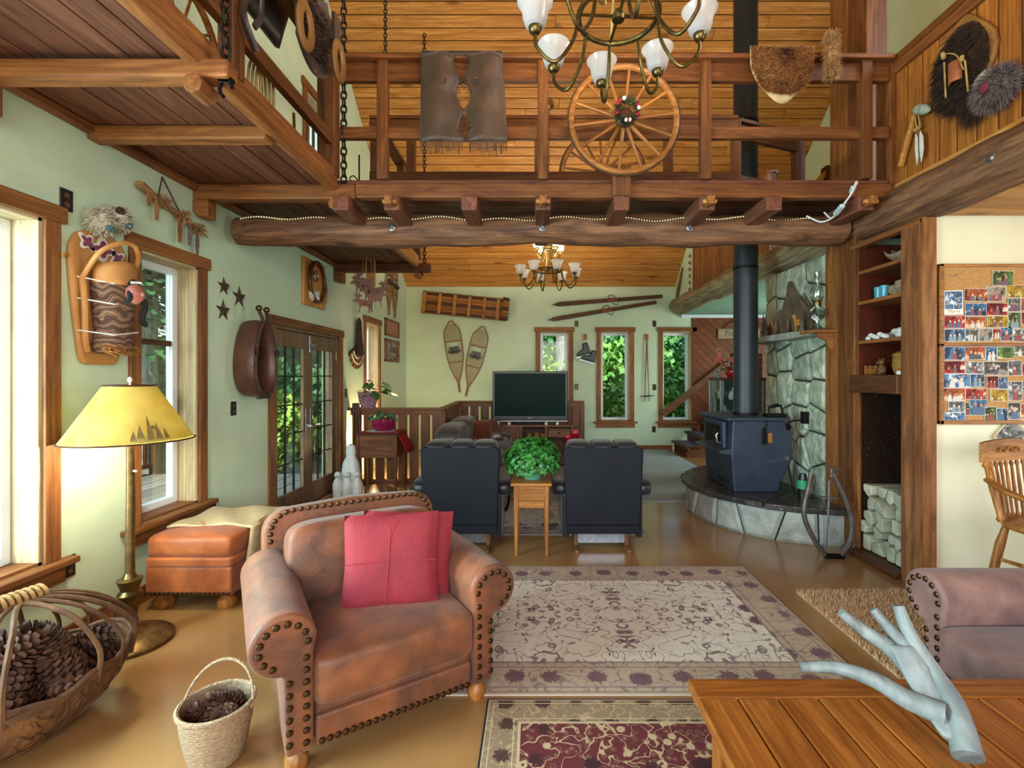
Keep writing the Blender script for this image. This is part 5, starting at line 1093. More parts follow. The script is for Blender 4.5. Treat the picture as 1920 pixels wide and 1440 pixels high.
for k in range(9):
    o_ = (k-4)*.045; th = (k-4)*.3; ex, ey = .41*math.cos(th),.275*math.sin(th)
    P = spline([(-ex,ey,.2),(-ex*1.02,ey*1.02,.34),(-ex*.6,ey*.72,.5),(0,o_*.3,.58-.004*abs(k-4)),(ex*.6,ey*.72,.5),(ex*1.02,ey*1.02,.34),(ex,ey,.2)],5)
    MB().tube(P,.009 if k%2 else .011,6).build('handle_twig', K['twig'], bk, smooth=True)
b = MB()
for k in range(9): b.tube([(-.09+.022*k,.045*math.cos(q),.572+.026*math.sin(q)) for q in [2*PI*i/14 for i in range(14)]],.009,5,closed=True)
b.build('handle_wrap', K['wicker'], bk, smooth=True)
b = MB()
for k in range(120):
    u = rc.random(); v = rc.uniform(.2,1); p = Vector(bowl(u,v,1.04)); q = Vector(bowl(u+rc.uniform(-.04,.04),max(0,v-rc.uniform(.2,.5)),1.06)); b.tube([p,(p+q)/2+Vector((rc.uniform(-.02,.02),rc.uniform(-.02,.02),0)),q],.003,4)
b.build('loose_vines', K['twig'], bk)
Mb_ = Matrix.Translation(BC) @ Matrix.Rotation(BA,4,'Z')
for lay,(nl,sc2,nm) in enumerate(((14,1.0,'bottom'),(11,.82,'middle'),(7,.58,'top'))):
    ps = []
    for i in range(nl):
        a = i*2.4+lay; r_ = math.sqrt((i+.5)/nl); ps.append(Mb_ @ Vector((.31*r_*math.cos(a)*sc2,.2*r_*math.sin(a)*sc2,.17+.085*lay+.03*(1-r_))))
    ps.sort(key=lambda p: p.y)
    for i,p in enumerate(ps): cone(p,'brown pine cone heaped in the big twig basket, %s layer, %s nearest the camera'%(nm,ORD[i] if i < 12 else ['thirteenth','fourteenth'][i-12]),'pine cones in the twig basket',rc.uniform(1.1,1.35))
SB = Vector((-1.245,1.88,0))
sb = thing('wicker_basket','small round pale wicker basket with thin hoop handle by the armchair','basket',SB)
K['palewick'] = M('pale_wicker','b59a78','8c7355',60,(1,1,2.5),rough=.7,bump=1,bscale=90)
MB().lathe([(0,.01),(.09,.01),(.105,.06),(.122,.15),(.13,.22),(.126,.22),(.115,.15),(.098,.065),(0,.03)],32).build('body', K['palewick'], sb, smooth=True)
MB().tube([(.13*math.cos(2*PI*i/32),.13*math.sin(2*PI*i/32),.222) for i in range(32)],.009,6,closed=True).build('braided_rim', K['palewick'], sb, smooth=True)
MB().tube([(-.135*math.cos(q),.02*math.sin(q)+.05*math.sin(q),.2+.15*math.sin(q)) for q in [PI*i/20 for i in range(21)]],.006,6).build('hoop_handle', K['palewick'], sb, smooth=True)
for i in range(7):
    a = i*2.4; r_ = .075*math.sqrt(i/6); cone(SB+Vector((r_*math.cos(a),r_*math.sin(a),.16+.025*(i%2))),'dark pine cone in the small wicker basket, %s from its centre'%ORD[i],'pine cones in the small wicker basket',.85)

# ---------------------------------------------------------------- rugs
def rug_mat(name, hx, hy, field, border, motif, vine, accent, bw_, sc_=1.0, dark=None):
    g = G(name); v = g.obj(); s = g.sep(v); ax = g.math('ABSOLUTE',s[0]); ay = g.math('ABSOLUTE',s[1])
    d = g.math('MINIMUM',g.math('SUBTRACT',hx,ax),g.math('SUBTRACT',hy,ay))
    cx = g.n('CombineXYZ'); g.put(cx.inputs[0],ax); g.put(cx.inputs[1],ay); mv = cx.outputs[0]
    nz = g.noise(mv,5*sc_,2); vines = g.ramp(g.math('ABSOLUTE',g.math('SUBTRACT',g.noise(mv,7*sc_,1,.5,.8),.5)),[(.012,1.0),(.026,0.0)])
    f1 = g.vor(mv,7.5*sc_,rnd=.8); fl1 = g.ramp(f1,[(.0,0.0),(.12,0.0),(.14,1.0),(.26,1.0),(.3,0.0)]); f2 = g.vor(mv,16*sc_,rnd=1); fl2 = g.ramp(f2,[(.10,1.0),(.2,0.0),(.3,0.0),(.34,.6),(.4,0.0)])
    f3 = g.vor(mv,2.6*sc_,rnd=.35); big = g.ramp(g.math('ADD',f3,g.math('MULTIPLY',g.math('SINE',g.math('MULTIPLY',g.vor(mv,30*sc_),9.0)),.03)),[(.17,1.0),(.2,0.0)])
    c = g.mix(vines,field,vine); c = g.mix(g.math('MULTIPLY',fl2,.75),c,vine); c = g.mix(g.math('MULTIPLY',fl1,.8),c,motif); c = g.mix(big,c,g.mix(fl2,accent,motif) if False else accent)
    cb_ = g.mix(g.math('MULTIPLY',g.math('MAXIMUM',fl2,vines),.8),border,vine); cb_ = g.mix(g.ramp(g.math('ADD',g.vor(mv,3.4*sc_,rnd=.2),g.math('MULTIPLY',g.noise(mv,42*sc_,2),.3)),[(.38,.9),(.43,0.0)]),cb_,accent)
    inb = g.math('LESS_THAN',d,bw_); c = g.mix(inb,c,cb_)
    def band(lo,hi): return g.math('MULTIPLY',g.math('GREATER_THAN',d,lo),g.math('LESS_THAN',d,hi))
    ln = g.math('MAXIMUM',band(bw_-.012,bw_),g.math('MAXIMUM',band(bw_*.80,bw_*.83),g.math('MAXIMUM',band(bw_*.2,bw_*.23),band(bw_*.06,bw_*.09)))); c = g.mix(g.math('MULTIPLY',ln,.8),c,motif)
    c = g.mix(g.math('LESS_THAN',d,bw_*.06),c,dark or border)
    return g.pbr(c,.95,0,g.bump(g.noise(v,220,2),.4,.004))
def rug(name, label, x0, x1, y0, y1, m, th=.009):
    o = MB().bx(-(x1-x0)/2,(x1-x0)/2,-(y1-y0)/2,(y1-y0)/2,0,th).build(name,m,bevel=.004); o.location = ((x0+x1)/2,(y0+y1)/2,.001); return tag(o,label,'rug')
rug('oriental_rug','large cream oriental rug with taupe flower border in the room centre',-.58,1.62,2.24,3.75,rug_mat('cream_oriental',1.10,.755,'dcd5c6','b8a48e','7d6c74','7d7068','6c4a58',.26,1.45))
rug('oriental_rug','dark red and black oriental runner at the bottom of the view',-.22,1.55,.6,2.215,rug_mat('dark_oriental',.885,.8075,'5e1f22','8a7458','c4ad86','b59c76','3a1416',.16,1.9,'17141a'))
rug('oriental_rug','pale grey oriental rug under the television seating',-.75,1.05,4.5,6.3,rug_mat('grey_oriental',.9,.9,'c3c2bb','a3a196','6f7276','74767a','5d5a62',.22,1.3))
K['shag'] = M('tan_shag_pile','e3bd94','c59c72',40,rough=1,bump=1,bscale=90)
sr = thing('shag_rug','tan shaggy rug between oriental rug and sofa','rug',(0,0,.001))
MB().bx(1.8,2.68,2.3,3.3,0,.012).build('backing', K['shag'], sr)
rs = random.Random(4)
o = fur(15000,lambda r: ((r.uniform(1.79,2.68),r.uniform(2.29,3.31),.01),(0,0,1.2)),.028,rs,.004,-.1).build('pile', K['shag'], sr); o['kind'] = 'stuff'
K['carpet'] = M('grey_teal_carpet','aab6b6','8f9ea2',50,rough=1,bump=.7,bscale=180)
o = MB().bx(-.9,2.66,5.7,YB-.02,0,.012).build('carpet', K['carpet']); tag(o,'grey wall to wall carpet in front of the far windows','carpet')

# ---------------------------------------------------------------- coffee table, antler, sofa
ct = thing('coffee_table','orange oak plank coffee table at the lower right','table',(1.15,1.13,0))
x0, x1, y0, y1 = -.62,.55,-.6,.535
MB().bx(x0,x1,y1-.1,y1,.41,.45).build('breadboard_end', K['tabletop']['X'], ct, bevel=.006)
for i in range(9):
    a = x0+(x1-x0)*i/9; MB().bx(a+.002,a+(x1-x0)/9-.002,y0,y1-.102,.41,.45).build('plank', K['tabletop']['Y'], ct, bevel=.004, seg=1)
MB().bx(x0+.06,x1-.06,y0+.06,y1-.06,.31,.41).build('apron', K['tabletop']['X'], ct)
for x in (x0+.1,x1-.1):
    for y in (y0+.1,y1-.1): MB().bx(x-.04,x+.04,y-.04,y+.04,0,.41).build('leg', K['tabletop']['Z'], ct, bevel=.006)
K['antler'] = M('bleached_antler','848b88','4c5352',16,(1,.35,.5),rough=.6,bump=.6,bscale=30,bd=.012)
an = thing('moose_antler','bleached grey moose antler lying on the coffee table','antler',(1.13,1.36,.45))
def ap(px,py,D): p = at(px,py,D); return (p.x-1.13,p.y-1.36,p.z-.45)
spine = [ap(1815,1420,1.26),ap(1790,1330,1.34),ap(1748,1260,1.42),ap(1705,1190,1.47),ap(1684,1135,1.5)]
MB().tube(spline(spine,6),[.045-.026*i/24 for i in range(25)],12,flat=.8).build('main_beam', K['antler'], an, smooth=True)
for P,r0 in (([ap(1770,1340,1.33),ap(1700,1310,1.38),ap(1640,1275,1.42),ap(1570,1252,1.46),ap(1502,1250,1.48)],.032),([ap(1740,1290,1.40),ap(1672,1218,1.47),ap(1620,1182,1.5),ap(1576,1148,1.52)],.03),([ap(1730,1260,1.42),ap(1690,1205,1.47),ap(1660,1170,1.5),ap(1637,1142,1.52)],.026)):
    s_ = spline(P,6); MB().tube(s_,[r0*(1-.55*i/(len(s_)-1)) for i in range(len(s_))],10).build('tine', K['antler'], an, smooth=True)
palm = [[ap(1768,1385,1.30),ap(1790,1385,1.29),ap(1812,1390,1.285)],[ap(1722,1322,1.37),ap(1758,1325,1.36),ap(1792,1340,1.335)],[ap(1694,1268,1.42),ap(1728,1268,1.41),ap(1760,1278,1.41)],[ap(1662,1205,1.47),ap(1690,1205,1.465),ap(1716,1205,1.465)]]
fl3 = lambda u,v: (lambda a,i,f,r: tuple((Vector(palm[i][r[0]])*(1-r[1])+Vector(palm[i][r[0]+1])*r[1])*(1-f)+(Vector(palm[i+1][r[0]])*(1-r[1])+Vector(palm[i+1][r[0]+1])*r[1])*f+Vector((0,-.012*math.sin(PI*u),0))))(0,min(2,int(v*3)),v*3-min(2,int(v*3)),(min(1,int(u*2)),u*2-min(1,int(u*2))))
MB().grid(fl3,9,13).build('palm', K['antler'], an, smooth=True, solid=.026, sub=1)
so = thing('sofa','mauve brown suede sofa with rolled nailhead arm at the right edge','sofa',(2.18,1.33,0),-PI/2)
armchair(so,K['mauve'],hw=.72,depth=.44,seats=2)

# ---------------------------------------------------------------- recliners, side table, plant
def recliner(x, label, lever):
    t = thing('recliner',label,'recliner',(x,4.45,0),PI)   # faces the television, back to the camera
    MB().prism([(-.31,.24),(.31,.24),(.335,.88),(.30,.9),(-.30,.9),(-.335,.88)],.40,.44,M=Matrix.Translation((0,0,0))).build('back_panel', K['blackp'], t, bevel=.015)
    MB().bx(-.31,.31,.395,.43,.17,.24).build('lower_flap', K['blackp'], t, bevel=.01)
    for i in range(3): soft(MB(),(-.2+.2*i,.29,.86),(.108,.15,.085),.6,.5,20,12).build('head_roll', K['blackl'], t, smooth=True)
    soft(MB(),(0,.25,.62),(.3,.12,.24),.4,.3,24,14).build('back_cushion', K['blackl'], t, smooth=True)
    soft(MB(),(0,-.1,.38),(.27,.36,.11),.4,.3,24,14).build('seat_cushion', K['blackl'], t, smooth=True)
    for s in (-1,1):
        MB().bx(min(s*.28,s*.34),max(s*.28,s*.34),-.36,.38,.12,.5).build('side_panel', K['blackl'], t, bevel=.02, seg=3)
        soft(MB(),(s*.35,-.02,.53),(.085,.4,.075),.5,.4,24,14).build('arm_pad', K['blackl'], t, smooth=True)
        MB().bx(s*.22-.018,s*.22+.018,-.3,.42,.0,.03).bx(s*.22-.018,s*.22+.018,-.2,.3,.03,.13).build('rocker_runner', K['wainsY'], t, bevel=.006)
    MB().bx(-.22,.22,.26,.29,.05,.13).build('base_rail', K['steel'], t)
    if lever: MB().cyl((-.345,-.0,.26),(-.37,.0,.26),.02,n=10).tube([(-.365,0,.26),(-.38,-.05,.32),(-.38,-.14,.37)],.012,6).build('lever', K['iron'], [c for c in t.children if c.name.startswith('side_panel')][0])
    return t
recliner(-.625,'left black leather recliner seen from behind',True); recliner(.575,'right black leather recliner seen from behind',False)
st_ = thing('side_table','narrow oak side table between the two black recliners','side table',(-.03,4.2,0))
MB().bx(-.17,.17,-.25,.25,.585,.61).build('table_top', K['oakX'], st_, bevel=.006)
for x in (-.125,.125):
    for y in (-.2,.2): MB().prism([(x-.022,.585),(x+.022,.585),(x+.014 if x > 0 else x+.008,0),(x-.008 if x > 0 else x-.014,0)],y-.02,y+.02).build('leg', K['oakZ'], st_, bevel=.004)
MB().bx(-.105,.105,-.215,-.2,.46,.585).build('front_panel', K['oakX'], st_); MB().bx(-.105,.105,-.215,-.2,.40,.455).build('lower_rail', K['oakX'], st_)
for x in (-.13,.13): MB().bx(x-.008,x+.008,-.2,.2,.42,.585).build('side_panel', K['oakY'], st_)
pp = thing('potted_plant','bushy green houseplant on the side table between recliners','potted plant',(-.02,4.16,.61))
MB().lathe([(0,0),(.07,0),(.09,.06),(.1,.12),(.09,.12),(0,.1)],20).build('pot', M('glass_green_pot','4f8f74',rough=.2), pp, smooth=True)
r4 = random.Random(6); mb = MB()
for i in range(1500):
    a = r4.uniform(0,6.28); e = r4.uniform(-.55,1.45); rr_ = r4.uniform(.5,1)**.6
    c = Vector((.25*rr_*math.cos(a)*math.cos(e),.22*rr_*math.sin(a)*math.cos(e),.16+.2*rr_*math.sin(e))); n_ = (c-Vector((0,0,.08))).normalized()+Vector((r4.uniform(-.5,.5),r4.uniform(-.5,.5),r4.uniform(-.3,.6))); n_.normalize()
    s_ = n_.orthogonal().normalized(); s_ = Matrix.Rotation(r4.uniform(0,6.28),3,n_) @ s_; q = n_.cross(s_); l = r4.uniform(.018,.03)
    mb.add([c-s_*l,c-q*l*.75+n_*.004,c+s_*l,c+q*l*.75+n_*.004],[(0,1,2,3)])
mb.build('foliage', M('bushy_leaf_green','3f8a35','1f5220',14,rough=.45), pp)['kind'] = 'stuff'
b = MB()
for i in range(26): a = r4.uniform(0,6.28); b.tube([(0,0,.1),(.1*math.cos(a),.09*math.sin(a),.22),(.2*math.cos(a),.18*math.sin(a),.2+r4.uniform(-.05,.12))],.003,4)
b.build('stems', K['leaf'], pp)
# ---------------------------------------------------------------- television corner
ts = thing('tv_stand','low reddish wood television stand with open shelf and drawer','tv stand',(-.1,7.95,0))
W_ = .72; MB().bx(-W_-.02,W_+.02,-.24,.26,.67,.7).build('top', K['wainsX'], ts, bevel=.006)
for x in (-W_,-.14,.26,W_-.04): MB().bx(x,x+.04,-.22,.24,.0,.67).build('upright', K['wainsZ'], ts, bevel=.003)
MB().bx(-W_,W_,-.22,.24,.06,.09).bx(-.14,.3,-.22,.24,.38,.4).build('shelf', K['wainsX'], ts); MB().bx(-W_+.04,-.14,-.22,-.2,.09,.67).build('door', K['wainsZ'], ts, bevel=.005)
dd = MB().bx(.31,W_-.05,-.235,-.215,.5,.65).build('drawer', K['wainsX'], ts, bevel=.005); MB().ball((.49,-.25,.575),.016,10,8).build('knob', K['iron'], dd, smooth=True)
MB().bx(-W_,W_,.22,.24,.09,.67).build('back_board', K['darkX'], ts)
tv = thing('television','large flat television with silver lower edge on the stand','television',(-.08,7.95,.7))
MB().bx(-.62,.62,-.03,.05,.06,.87).build('body', K['black'], tv, bevel=.01)
MB().bx(-.585,.585,-.034,-.03,.13,.835).build('screen', M('dark_screen','082420',rough=.3,Specular_IOR_Level=.04), tv)
MB().bx(-.62,.62,-.045,.04,.035,.062).build('silver_strip', K['steel'], tv, bevel=.006); MB().bx(-.3,.3,-.12,.12,0,.02).bx(-.1,.1,-.02,.04,.02,.06).build('foot', K['black'], tv, bevel=.008)
text('SONY',.03,K['steel'],tv,(0,-.032,.095))
t = thing('media_player','slim black media player on the stand shelf','media player',(-.0,7.86,.4)); MB().bx(-.13,.17,-.12,.12,0,.085).build('case', K['black'], t, bevel=.004); MB().bx(-.01,.05,-.122,-.12,.03,.05).build('display', emit('blue_display','bcd6ff',1.2), t)
for x,l in ((-.09,'left little woven basket above the media player'),(.03,'middle little woven basket with a lid above the media player'),(.13,'right little woven basket above the media player')):
    h = .09 if 'middle' in l else .075; pot('mini_basket',[(0,0),(.035,0),(.05,h*.5),(.045,h),(.0,h*1.1 if 'middle' in l else h*.9)],K['wicker'],(x,7.83,.485),l,'basket',14)
for i,(x,l) in enumerate(((-.5,'white votive at the left end of the stand top'),(-.32,'second white votive on the stand top'),(.28,'white votive below the television, right of centre'),(.46,'pale votive near the right end of the stand'))):
    pot('votive_cup',[(0,0),(.022,0),(.026,.045),(.0,.04)],K['white'],(-.1+x,7.77,.7),l,'votive',12)
ds = thing('dark_sofa','dark brown leather sofa along the stair guard facing right','sofa',(-.78,6.55,0),PI/2)
MB().bx(-.95,.95,-.4,.4,.06,.34).build('base', K['umber'], ds, bevel=.03, seg=3)
for x in (-.47,.47): soft(MB(),(x,-.12,.42),(.46,.34,.1),.4,.3,28,14).build('seat_cushion', K['umber'], ds, smooth=True); soft(MB(),(x,.26,.66),(.46,.17,.24),.55,.4,28,14).build('back_cushion', K['umber'], ds, smooth=True)
for s in (-1,1): soft(MB(),(s*.95,-.02,.44),(.14,.42,.18),.5,.4,24,14).build('arm', K['umber'], ds, smooth=True); MB().bx(s*.95-.1,s*.95+.1,-.38,.38,.06,.4).build('arm_side', K['umber'], ds, bevel=.02)
K['cognac'] = leather('cognac_leather','6b2f1f','4a1f15',.25)
for loc,l,a in (((-.78,6.9,.68),'shiny cognac leather pillow on the dark sofa, left one',.5),((-.66,7.2,.67),'shiny cognac leather pillow on the dark sofa, right one',.9)):
    t = thing('leather_pillow',l,'cushion',loc,rot=(-.5,0,a)); pillow_mesh(MB(),.19,.08).build('pillow_body', K['cognac'], t, smooth=True)
t = thing('glass_coffee_table','dark coffee table beyond the right recliner','table',(.75,6.0,0)); MB().bx(-.5,.5,-.3,.3,.42,.45).build('table_top', K['darkX'], t, bevel=.006)
for x in (-.44,.44):
    for y in (-.25,.25): MB().bx(x-.025,x+.025,y-.025,y+.025,0,.42).build('leg', K['darkZ'], t)
K['redglass'] = M('red_candle_glass','a01226','6b0a18',8,rough=.15)
for px,py,h,l in ((1065,812,.32,'shorter red glass candle holder on the far coffee table'),(1079,802,.38,'taller red glass candle holder on the far coffee table')):
    X = (px-VX)*5.9/F; t = thing('candle_holder',l,'candle holder',(X,5.9,.45))
    MB().lathe([(0,0),(.045,0),(.04,.01),(.01,.03),(.01,h*.5),(.045,h*.62),(.055,h*.9),(.05,h*.9),(.0,h*.6)],16).build('goblet', K['redglass'], t, smooth=True); MB().cyl((0,0,h*.62),(0,0,h),.036,n=14).build('candle', M('red_wax' if h < .35 else 'red_wax_2','d8324a',rough=.5), t, smooth=True)
# sewing table with doily and pots
sw_ = thing('lamp_table','old wooden sewing table by the stair guard','table',(-2.03,6.35,0))
MB().bx(-.28,.28,-.22,.22,.735,.76).build('table_top', K['dark'+'X'], sw_, bevel=.008); MB().bx(-.25,.25,-.19,.19,.44,.735).build('case', K['wainsX'], sw_, bevel=.004)
for x in (-.245,.245):
    for y in (-.185,.185): MB().lathe([(.014,0),(.02,.06),(.016,.2),(.024,.38),(.02,.44),(.024,.735)],10,(x,y,0)).build('leg', K['wainsZ'], sw_, smooth=True)
tag(MB().grid(lambda u,v: ((u-.5)*.62+.08,(v-.5)*.36,.765 if u < .78 else .765-(u-.78)*1.2),24,6).build('red_runner',M('red_cloth','a3182a',rough=.9),smooth=True,solid=.004),'red cloth runner hanging off the sewing table','runner').location = (-2.03,6.35,0)
tag(MB().lathe([(0,0),(.19,0),(.2,.003),(0,.004)],36,sy=.8).build('lace_doily',M('white_lace','d8dad6','b5b8b4',70,rough=.9)),'white lace doily under the red planter','doily').location = (-2.03,6.33,.769)
K['redpot'] = M('raspberry_glaze','8f1a44','72123a',10,rough=.2); K['mottle'] = M('mottled_purple_glaze','6e2746','b99aa8',45,rough=.25)
po = thing('planter','glossy raspberry oval planter with trailing plant on the sewing table','potted plant',(-2.0,6.33,.774))
MB().lathe([(0,0),(.1,0),(.15,.06),(.155,.16),(.145,.16),(.0,.13)],24,sy=.75).build('pot', K['redpot'], po, smooth=True)
r5 = random.Random(2); leaves(po,leafmesh('leaf',.075,.022,K['teal_leaf'],.5),34,(0,0,.17),(.2,.15,.08),r5,up=.1)
po = thing('planter','mottled purple flower pot with pothos on the stair guard rail','potted plant',(-2.32,6.68,1.05))
MB().lathe([(0,0),(.1,0),(.105,.02),(.095,.025),(.125,.1),(.14,.2),(.148,.22),(.135,.22),(.0,.18)],24).build('pot', K['mottle'], po, smooth=True)
leaves(po,leafmesh('leaf',.12,.04,K['leaf'],.3),30,(.1,-.02,.22),(.2,.15,.2),r5,smin=.7,smax=1.1)
fg = thing('snowman_figurine','white ceramic figurine group with a tall pointed back by the doors','figurine',(-2.28,5.95,0))
MB().lathe([(0,0),(.12,0),(.13,.2),(.1,.42),(.055,.5),(.065,.56),(.05,.63),(0,.66)],14,sy=.7).build('tall_figure', K['white'], fg, smooth=True)
for x in (-.12,0,.12): MB().lathe([(0,0),(.055,0),(.062,.12),(.045,.22),(.025,.26),(0,.27)],12,(x,-.1,0)).ball((x,-.11,.29),.04,10,8).lathe([(.012,0),(0,.03)],6,M=Matrix.Translation((x,-.145,.285)) @ Matrix.Rotation(PI/2,4,'X')).ball((x-.05,-.1,.14),(.014,.03,.07),8,6).ball((x+.05,-.1,.14),(.014,.03,.07),8,6).build('small_figure', K['white'], fg, smooth=True)
sk = thing('walking_sticks','dark wooden stakes leaning in the corner by the door','stakes',(-2.46,6.5,0))
for i in range(3): MB().tube([(.05*i,0,0),(.05*i-.03,.08,.6),(.05*i-.04-.02*i,.12,1.12)],[.02,.016,.02],8).build('stake', K['darkZ'], sk, smooth=True)
# old hames leaning on the post
hm = thing('iron_hames','pair of old iron bound horse hames leaning on the post','hames',(2.42,3.93,0))
def hp(px,py): p = at(px,py,3.93); return (p.x-2.42,(p.z)*.12,p.z)
K['hame'] = M('worn_hame_wood','6a5d58','3f3836',14,rough=.45,metal=.4)
for P,r_ in (([(1548,1042),(1525,1005),(1513,965),(1524,920),(1532,892)],.02),([(1578,1042),(1598,1012),(1602,975),(1590,930),(1572,890)],.02)):
    s_ = spline([hp(*p) for p in P],6); MB().tube(s_,r_,8).build('hame', K['hame'], hm, smooth=True)
MB().tube([hp(1548,1040),hp(1560,960),hp(1566,905)],.009,6).build('rod', K['steel'], hm); MB().tube([hp(1546,1042),hp(1582,1044)],.022,8).build('bottom_link', K['iron'], hm)
MB().tube([hp(1557,876),hp(1588,886)],.009,6).tube([hp(1572,881),hp(1570,898)],.008,6).tube([hp(1540,934),hp(1583,938)],.008,6).build('cross_bars', K['steel'], hm)
MB().tube([tuple(Vector(hp(1598,1022))+Vector((.028*math.cos(q),0,.028*math.sin(q)))) for q in [2*PI*i/12 for i in range(12)]],.007,6,closed=True).build('ring', K['steel'], hm)
# ---------------------------------------------------------------- chandeliers
g = G('frosted_shade_glass'); df = g.n('BsdfDiffuse'); tr = g.n('BsdfTranslucent'); gl = g.n('BsdfGlossy'); gl.inputs['Roughness'].default_value = .2
g.put(df.inputs[0],'c9ccd4'); g.put(tr.inputs[0],'c8c4c0'); mx = g.n('MixShader'); mx.inputs[0].default_value = .5; g.t.links.new(df.outputs[0],mx.inputs[1]); g.t.links.new(tr.outputs[0],mx.inputs[2])
m2 = g.n('MixShader'); m2.inputs[0].default_value = .06; g.t.links.new(mx.outputs[0],m2.inputs[1]); g.t.links.new(gl.outputs[0],m2.inputs[2]); g.t.links.new(m2.outputs[0],g.out.inputs[0]); K['frost'] = g.m
K['bulbglow'] = emit('chandelier_bulb_glow','ffd79a',4)
shp = MB().lathe([(.028,.0),(.05,.012),(.062,.05),(.066,.085),(.082,.115),(.09,.125),(.086,.127),(.062,.086),(.058,.05),(.046,.016),(.026,.006)],24); shp.f = [f for f in shp.f if len(f) == 4]
shade_me = sh(shp,'glass_shade',K['frost'],True)
cup_me = sh(MB().lathe([(.008,-.035),(.02,-.03),(.03,-.018),(.034,0),(.03,.012),(.0,.014)],16),'lamp_cup',K['brass'],True)
bulb_me = sh(MB().ball((0,0,.055),(.02,.02,.034),10,8),'bulb',K['bulbglow'],True)
def arm_me(r0, r1, dip, rise): return sh(MB().tube(spline([(r0,0,0),(r0+.03,0,-dip*.55),(r0+(r1-r0)*.55,0,-dip),(r1-.01,0,-dip*.72),(r1,0,rise)],6),.0095,8),'arm',K['brass'],True)
def chandelier(label, loc, ztop, power, phase, stem):
    t = thing('chandelier',label,'chandelier',loc); R0,R1 = .2,.42
    low = arm_me(R0,R1,.24,-.10); upm = arm_me(.07,.2,.16,-.05)
    for k in range(8):
        a = phase+2*PI*k/8; A_ = part('arm',low,t,(0,0,0),(0,0,a)); c = (R1,0,-.075)
        part('lamp_cup',cup_me,A_,c); part('glass_shade',shade_me,A_,c); part('bulb',bulb_me,A_,c); light('bulb_light','POINT',(R1,0,.045),power/8,(1,.84,.58),.02,parent=A_)
    for k in range(4):
        a = phase+.3+2*PI*k/4; A_ = part('arm',upm,t,(0,0,.33),(0,0,a)); c = (.2,0,-.03)
        part('lamp_cup',cup_me,A_,c); part('glass_shade',shade_me,A_,c); part('bulb',bulb_me,A_,c)
    for r_, z in ((R0,0),(.07,.33)): MB().tube([(r_*math.cos(2*PI*i/32),r_*math.sin(2*PI*i/32),z) for i in range(32)],.014,8,closed=True).build('ring', K['brass'], t, smooth=True)
    b = MB()
    for k in range(4): a = phase+2*PI*k/4; b.tube([(R0*math.cos(a),R0*math.sin(a),0),(.1*math.cos(a),.1*math.sin(a),.2),(.07*math.cos(a),.07*math.sin(a),.33),(0,0,.45)],.007,6); b.tube([(R0*math.cos(a),R0*math.sin(a),0),(0,0,-.0)],.008,6)
    b.build('stays', K['brass'], t, smooth=True); MB().lathe([(0,-.03),(.03,-.02),(.035,.0),(.02,.03),(0,.035)],14).build('hub', K['brass'], t, smooth=True)
    z = .45; b = MB()
    while z < ztop-loc[2]-.06:
        k = int(z/.05)%2; b.tube([((.012*math.cos(q) if k else 0),(0 if k else .012*math.cos(q)),z+.03+.034*math.sin(q)) for q in [2*PI*i/8 for i in range(8)]],.004,4,closed=True); z += .05
    b.build('chain', K['bronze'], t); MB().lathe([(.0,-.06),(.03,-.05),(.075,-.01),(.075,.0),(0,0)],16,(0,0,ztop-loc[2])).build('canopy', K['bronze'], t, smooth=True)
chandelier('many armed brass chandelier with frosted shades hanging over the television seating',(.2,7.0,3.03),roofz(7.0)-.03,110,.25,0)
chandelier('large brass chandelier with frosted shades nearest the camera',(.42,2.42,3.31),roofz(2.42)-.03,70,-PI/2+.06,0)
# ---------------------------------------------------------------- chains
linkm = sh(MB().tube([(.017*math.cos(q),0,.029*math.sin(q)) for q in [2*PI*i/10 for i in range(10)]],.006,5,closed=True),'chain_link',K['chain'],True)
def chain(x,y,z0,z1,label,s=1.0):
    t = thing('hanging_chain',label,'chain',(x,y,z0)); z = 0; i = 0
    while z < z1-z0: part('chain_link',linkm,t,(0,0,z),(0,0,PI/2*(i%2)),(s,s,s)); z += .043*s; i += 1
    MB().tube([(.03*math.cos(q),0,-.06+.04*math.sin(q)) for q in [2*PI*i/10 for i in range(8)]],.009,5).bx(-.03,.03,-.02,.02,-.03,-.015).build('hook', K['iron'], t)
chain(-1.47,3.69,2.9,5.2,'heavy chain rising from the bridge corner beam',1.25)
chain(-1.44,4.62,2.99,5.6,'thin chain just left of the leather chaps',.9)
chain(-1.41,2.19,2.87,4.2,'chain at the near cross beam end',1.25)
chain(-1.44,6.25,2.9,roofz(6.25)-.1,'far chain at the end of the left walkway',1.1)
# ---------------------------------------------------------------- wagon wheels and wreath
def wheel(label, loc, ph, R_=.415, n=14, rz=0):
    t = thing('wagon_wheel',label,'wheel',loc,rz)
    MB().grid(lambda u,v: (lambda a,q: ((R_-.022+.03*math.cos(q)*.75)*math.cos(a),.022*math.sin(q),(R_-.022+.03*math.cos(q)*.75)*math.sin(a)))(2*PI*u,2*PI*v+PI/4),64,9,cu=True).build('rim', K['oakX'], t, smooth=True)
    MB().tube([((R_+.003)*math.cos(2*PI*i/64),0,(R_+.003)*math.sin(2*PI*i/64)) for i in range(64)],.006,5,closed=True).build('iron_tyre', K['rust'], t)
    me = sh(MB().tube([(.05,0,0),(.12,0,0),(R_*.6,0,0),(R_-.03,0,0)],[.016,.015,.011,.012],8),'spoke',K['oakX'],True)
    for k in range(n): part('spoke',me,t,(0,0,0),(0,-(ph+2*PI*k/n),0))
    MB().lathe([(0,-.09),(.03,-.09),(.035,-.05),(.065,-.035),(.07,.03),(.04,.06),(0,.06)],18,M=Matrix.Rotation(PI/2,4,'X')).build('hub', K['dark'+'X'], t, smooth=True)
    return t
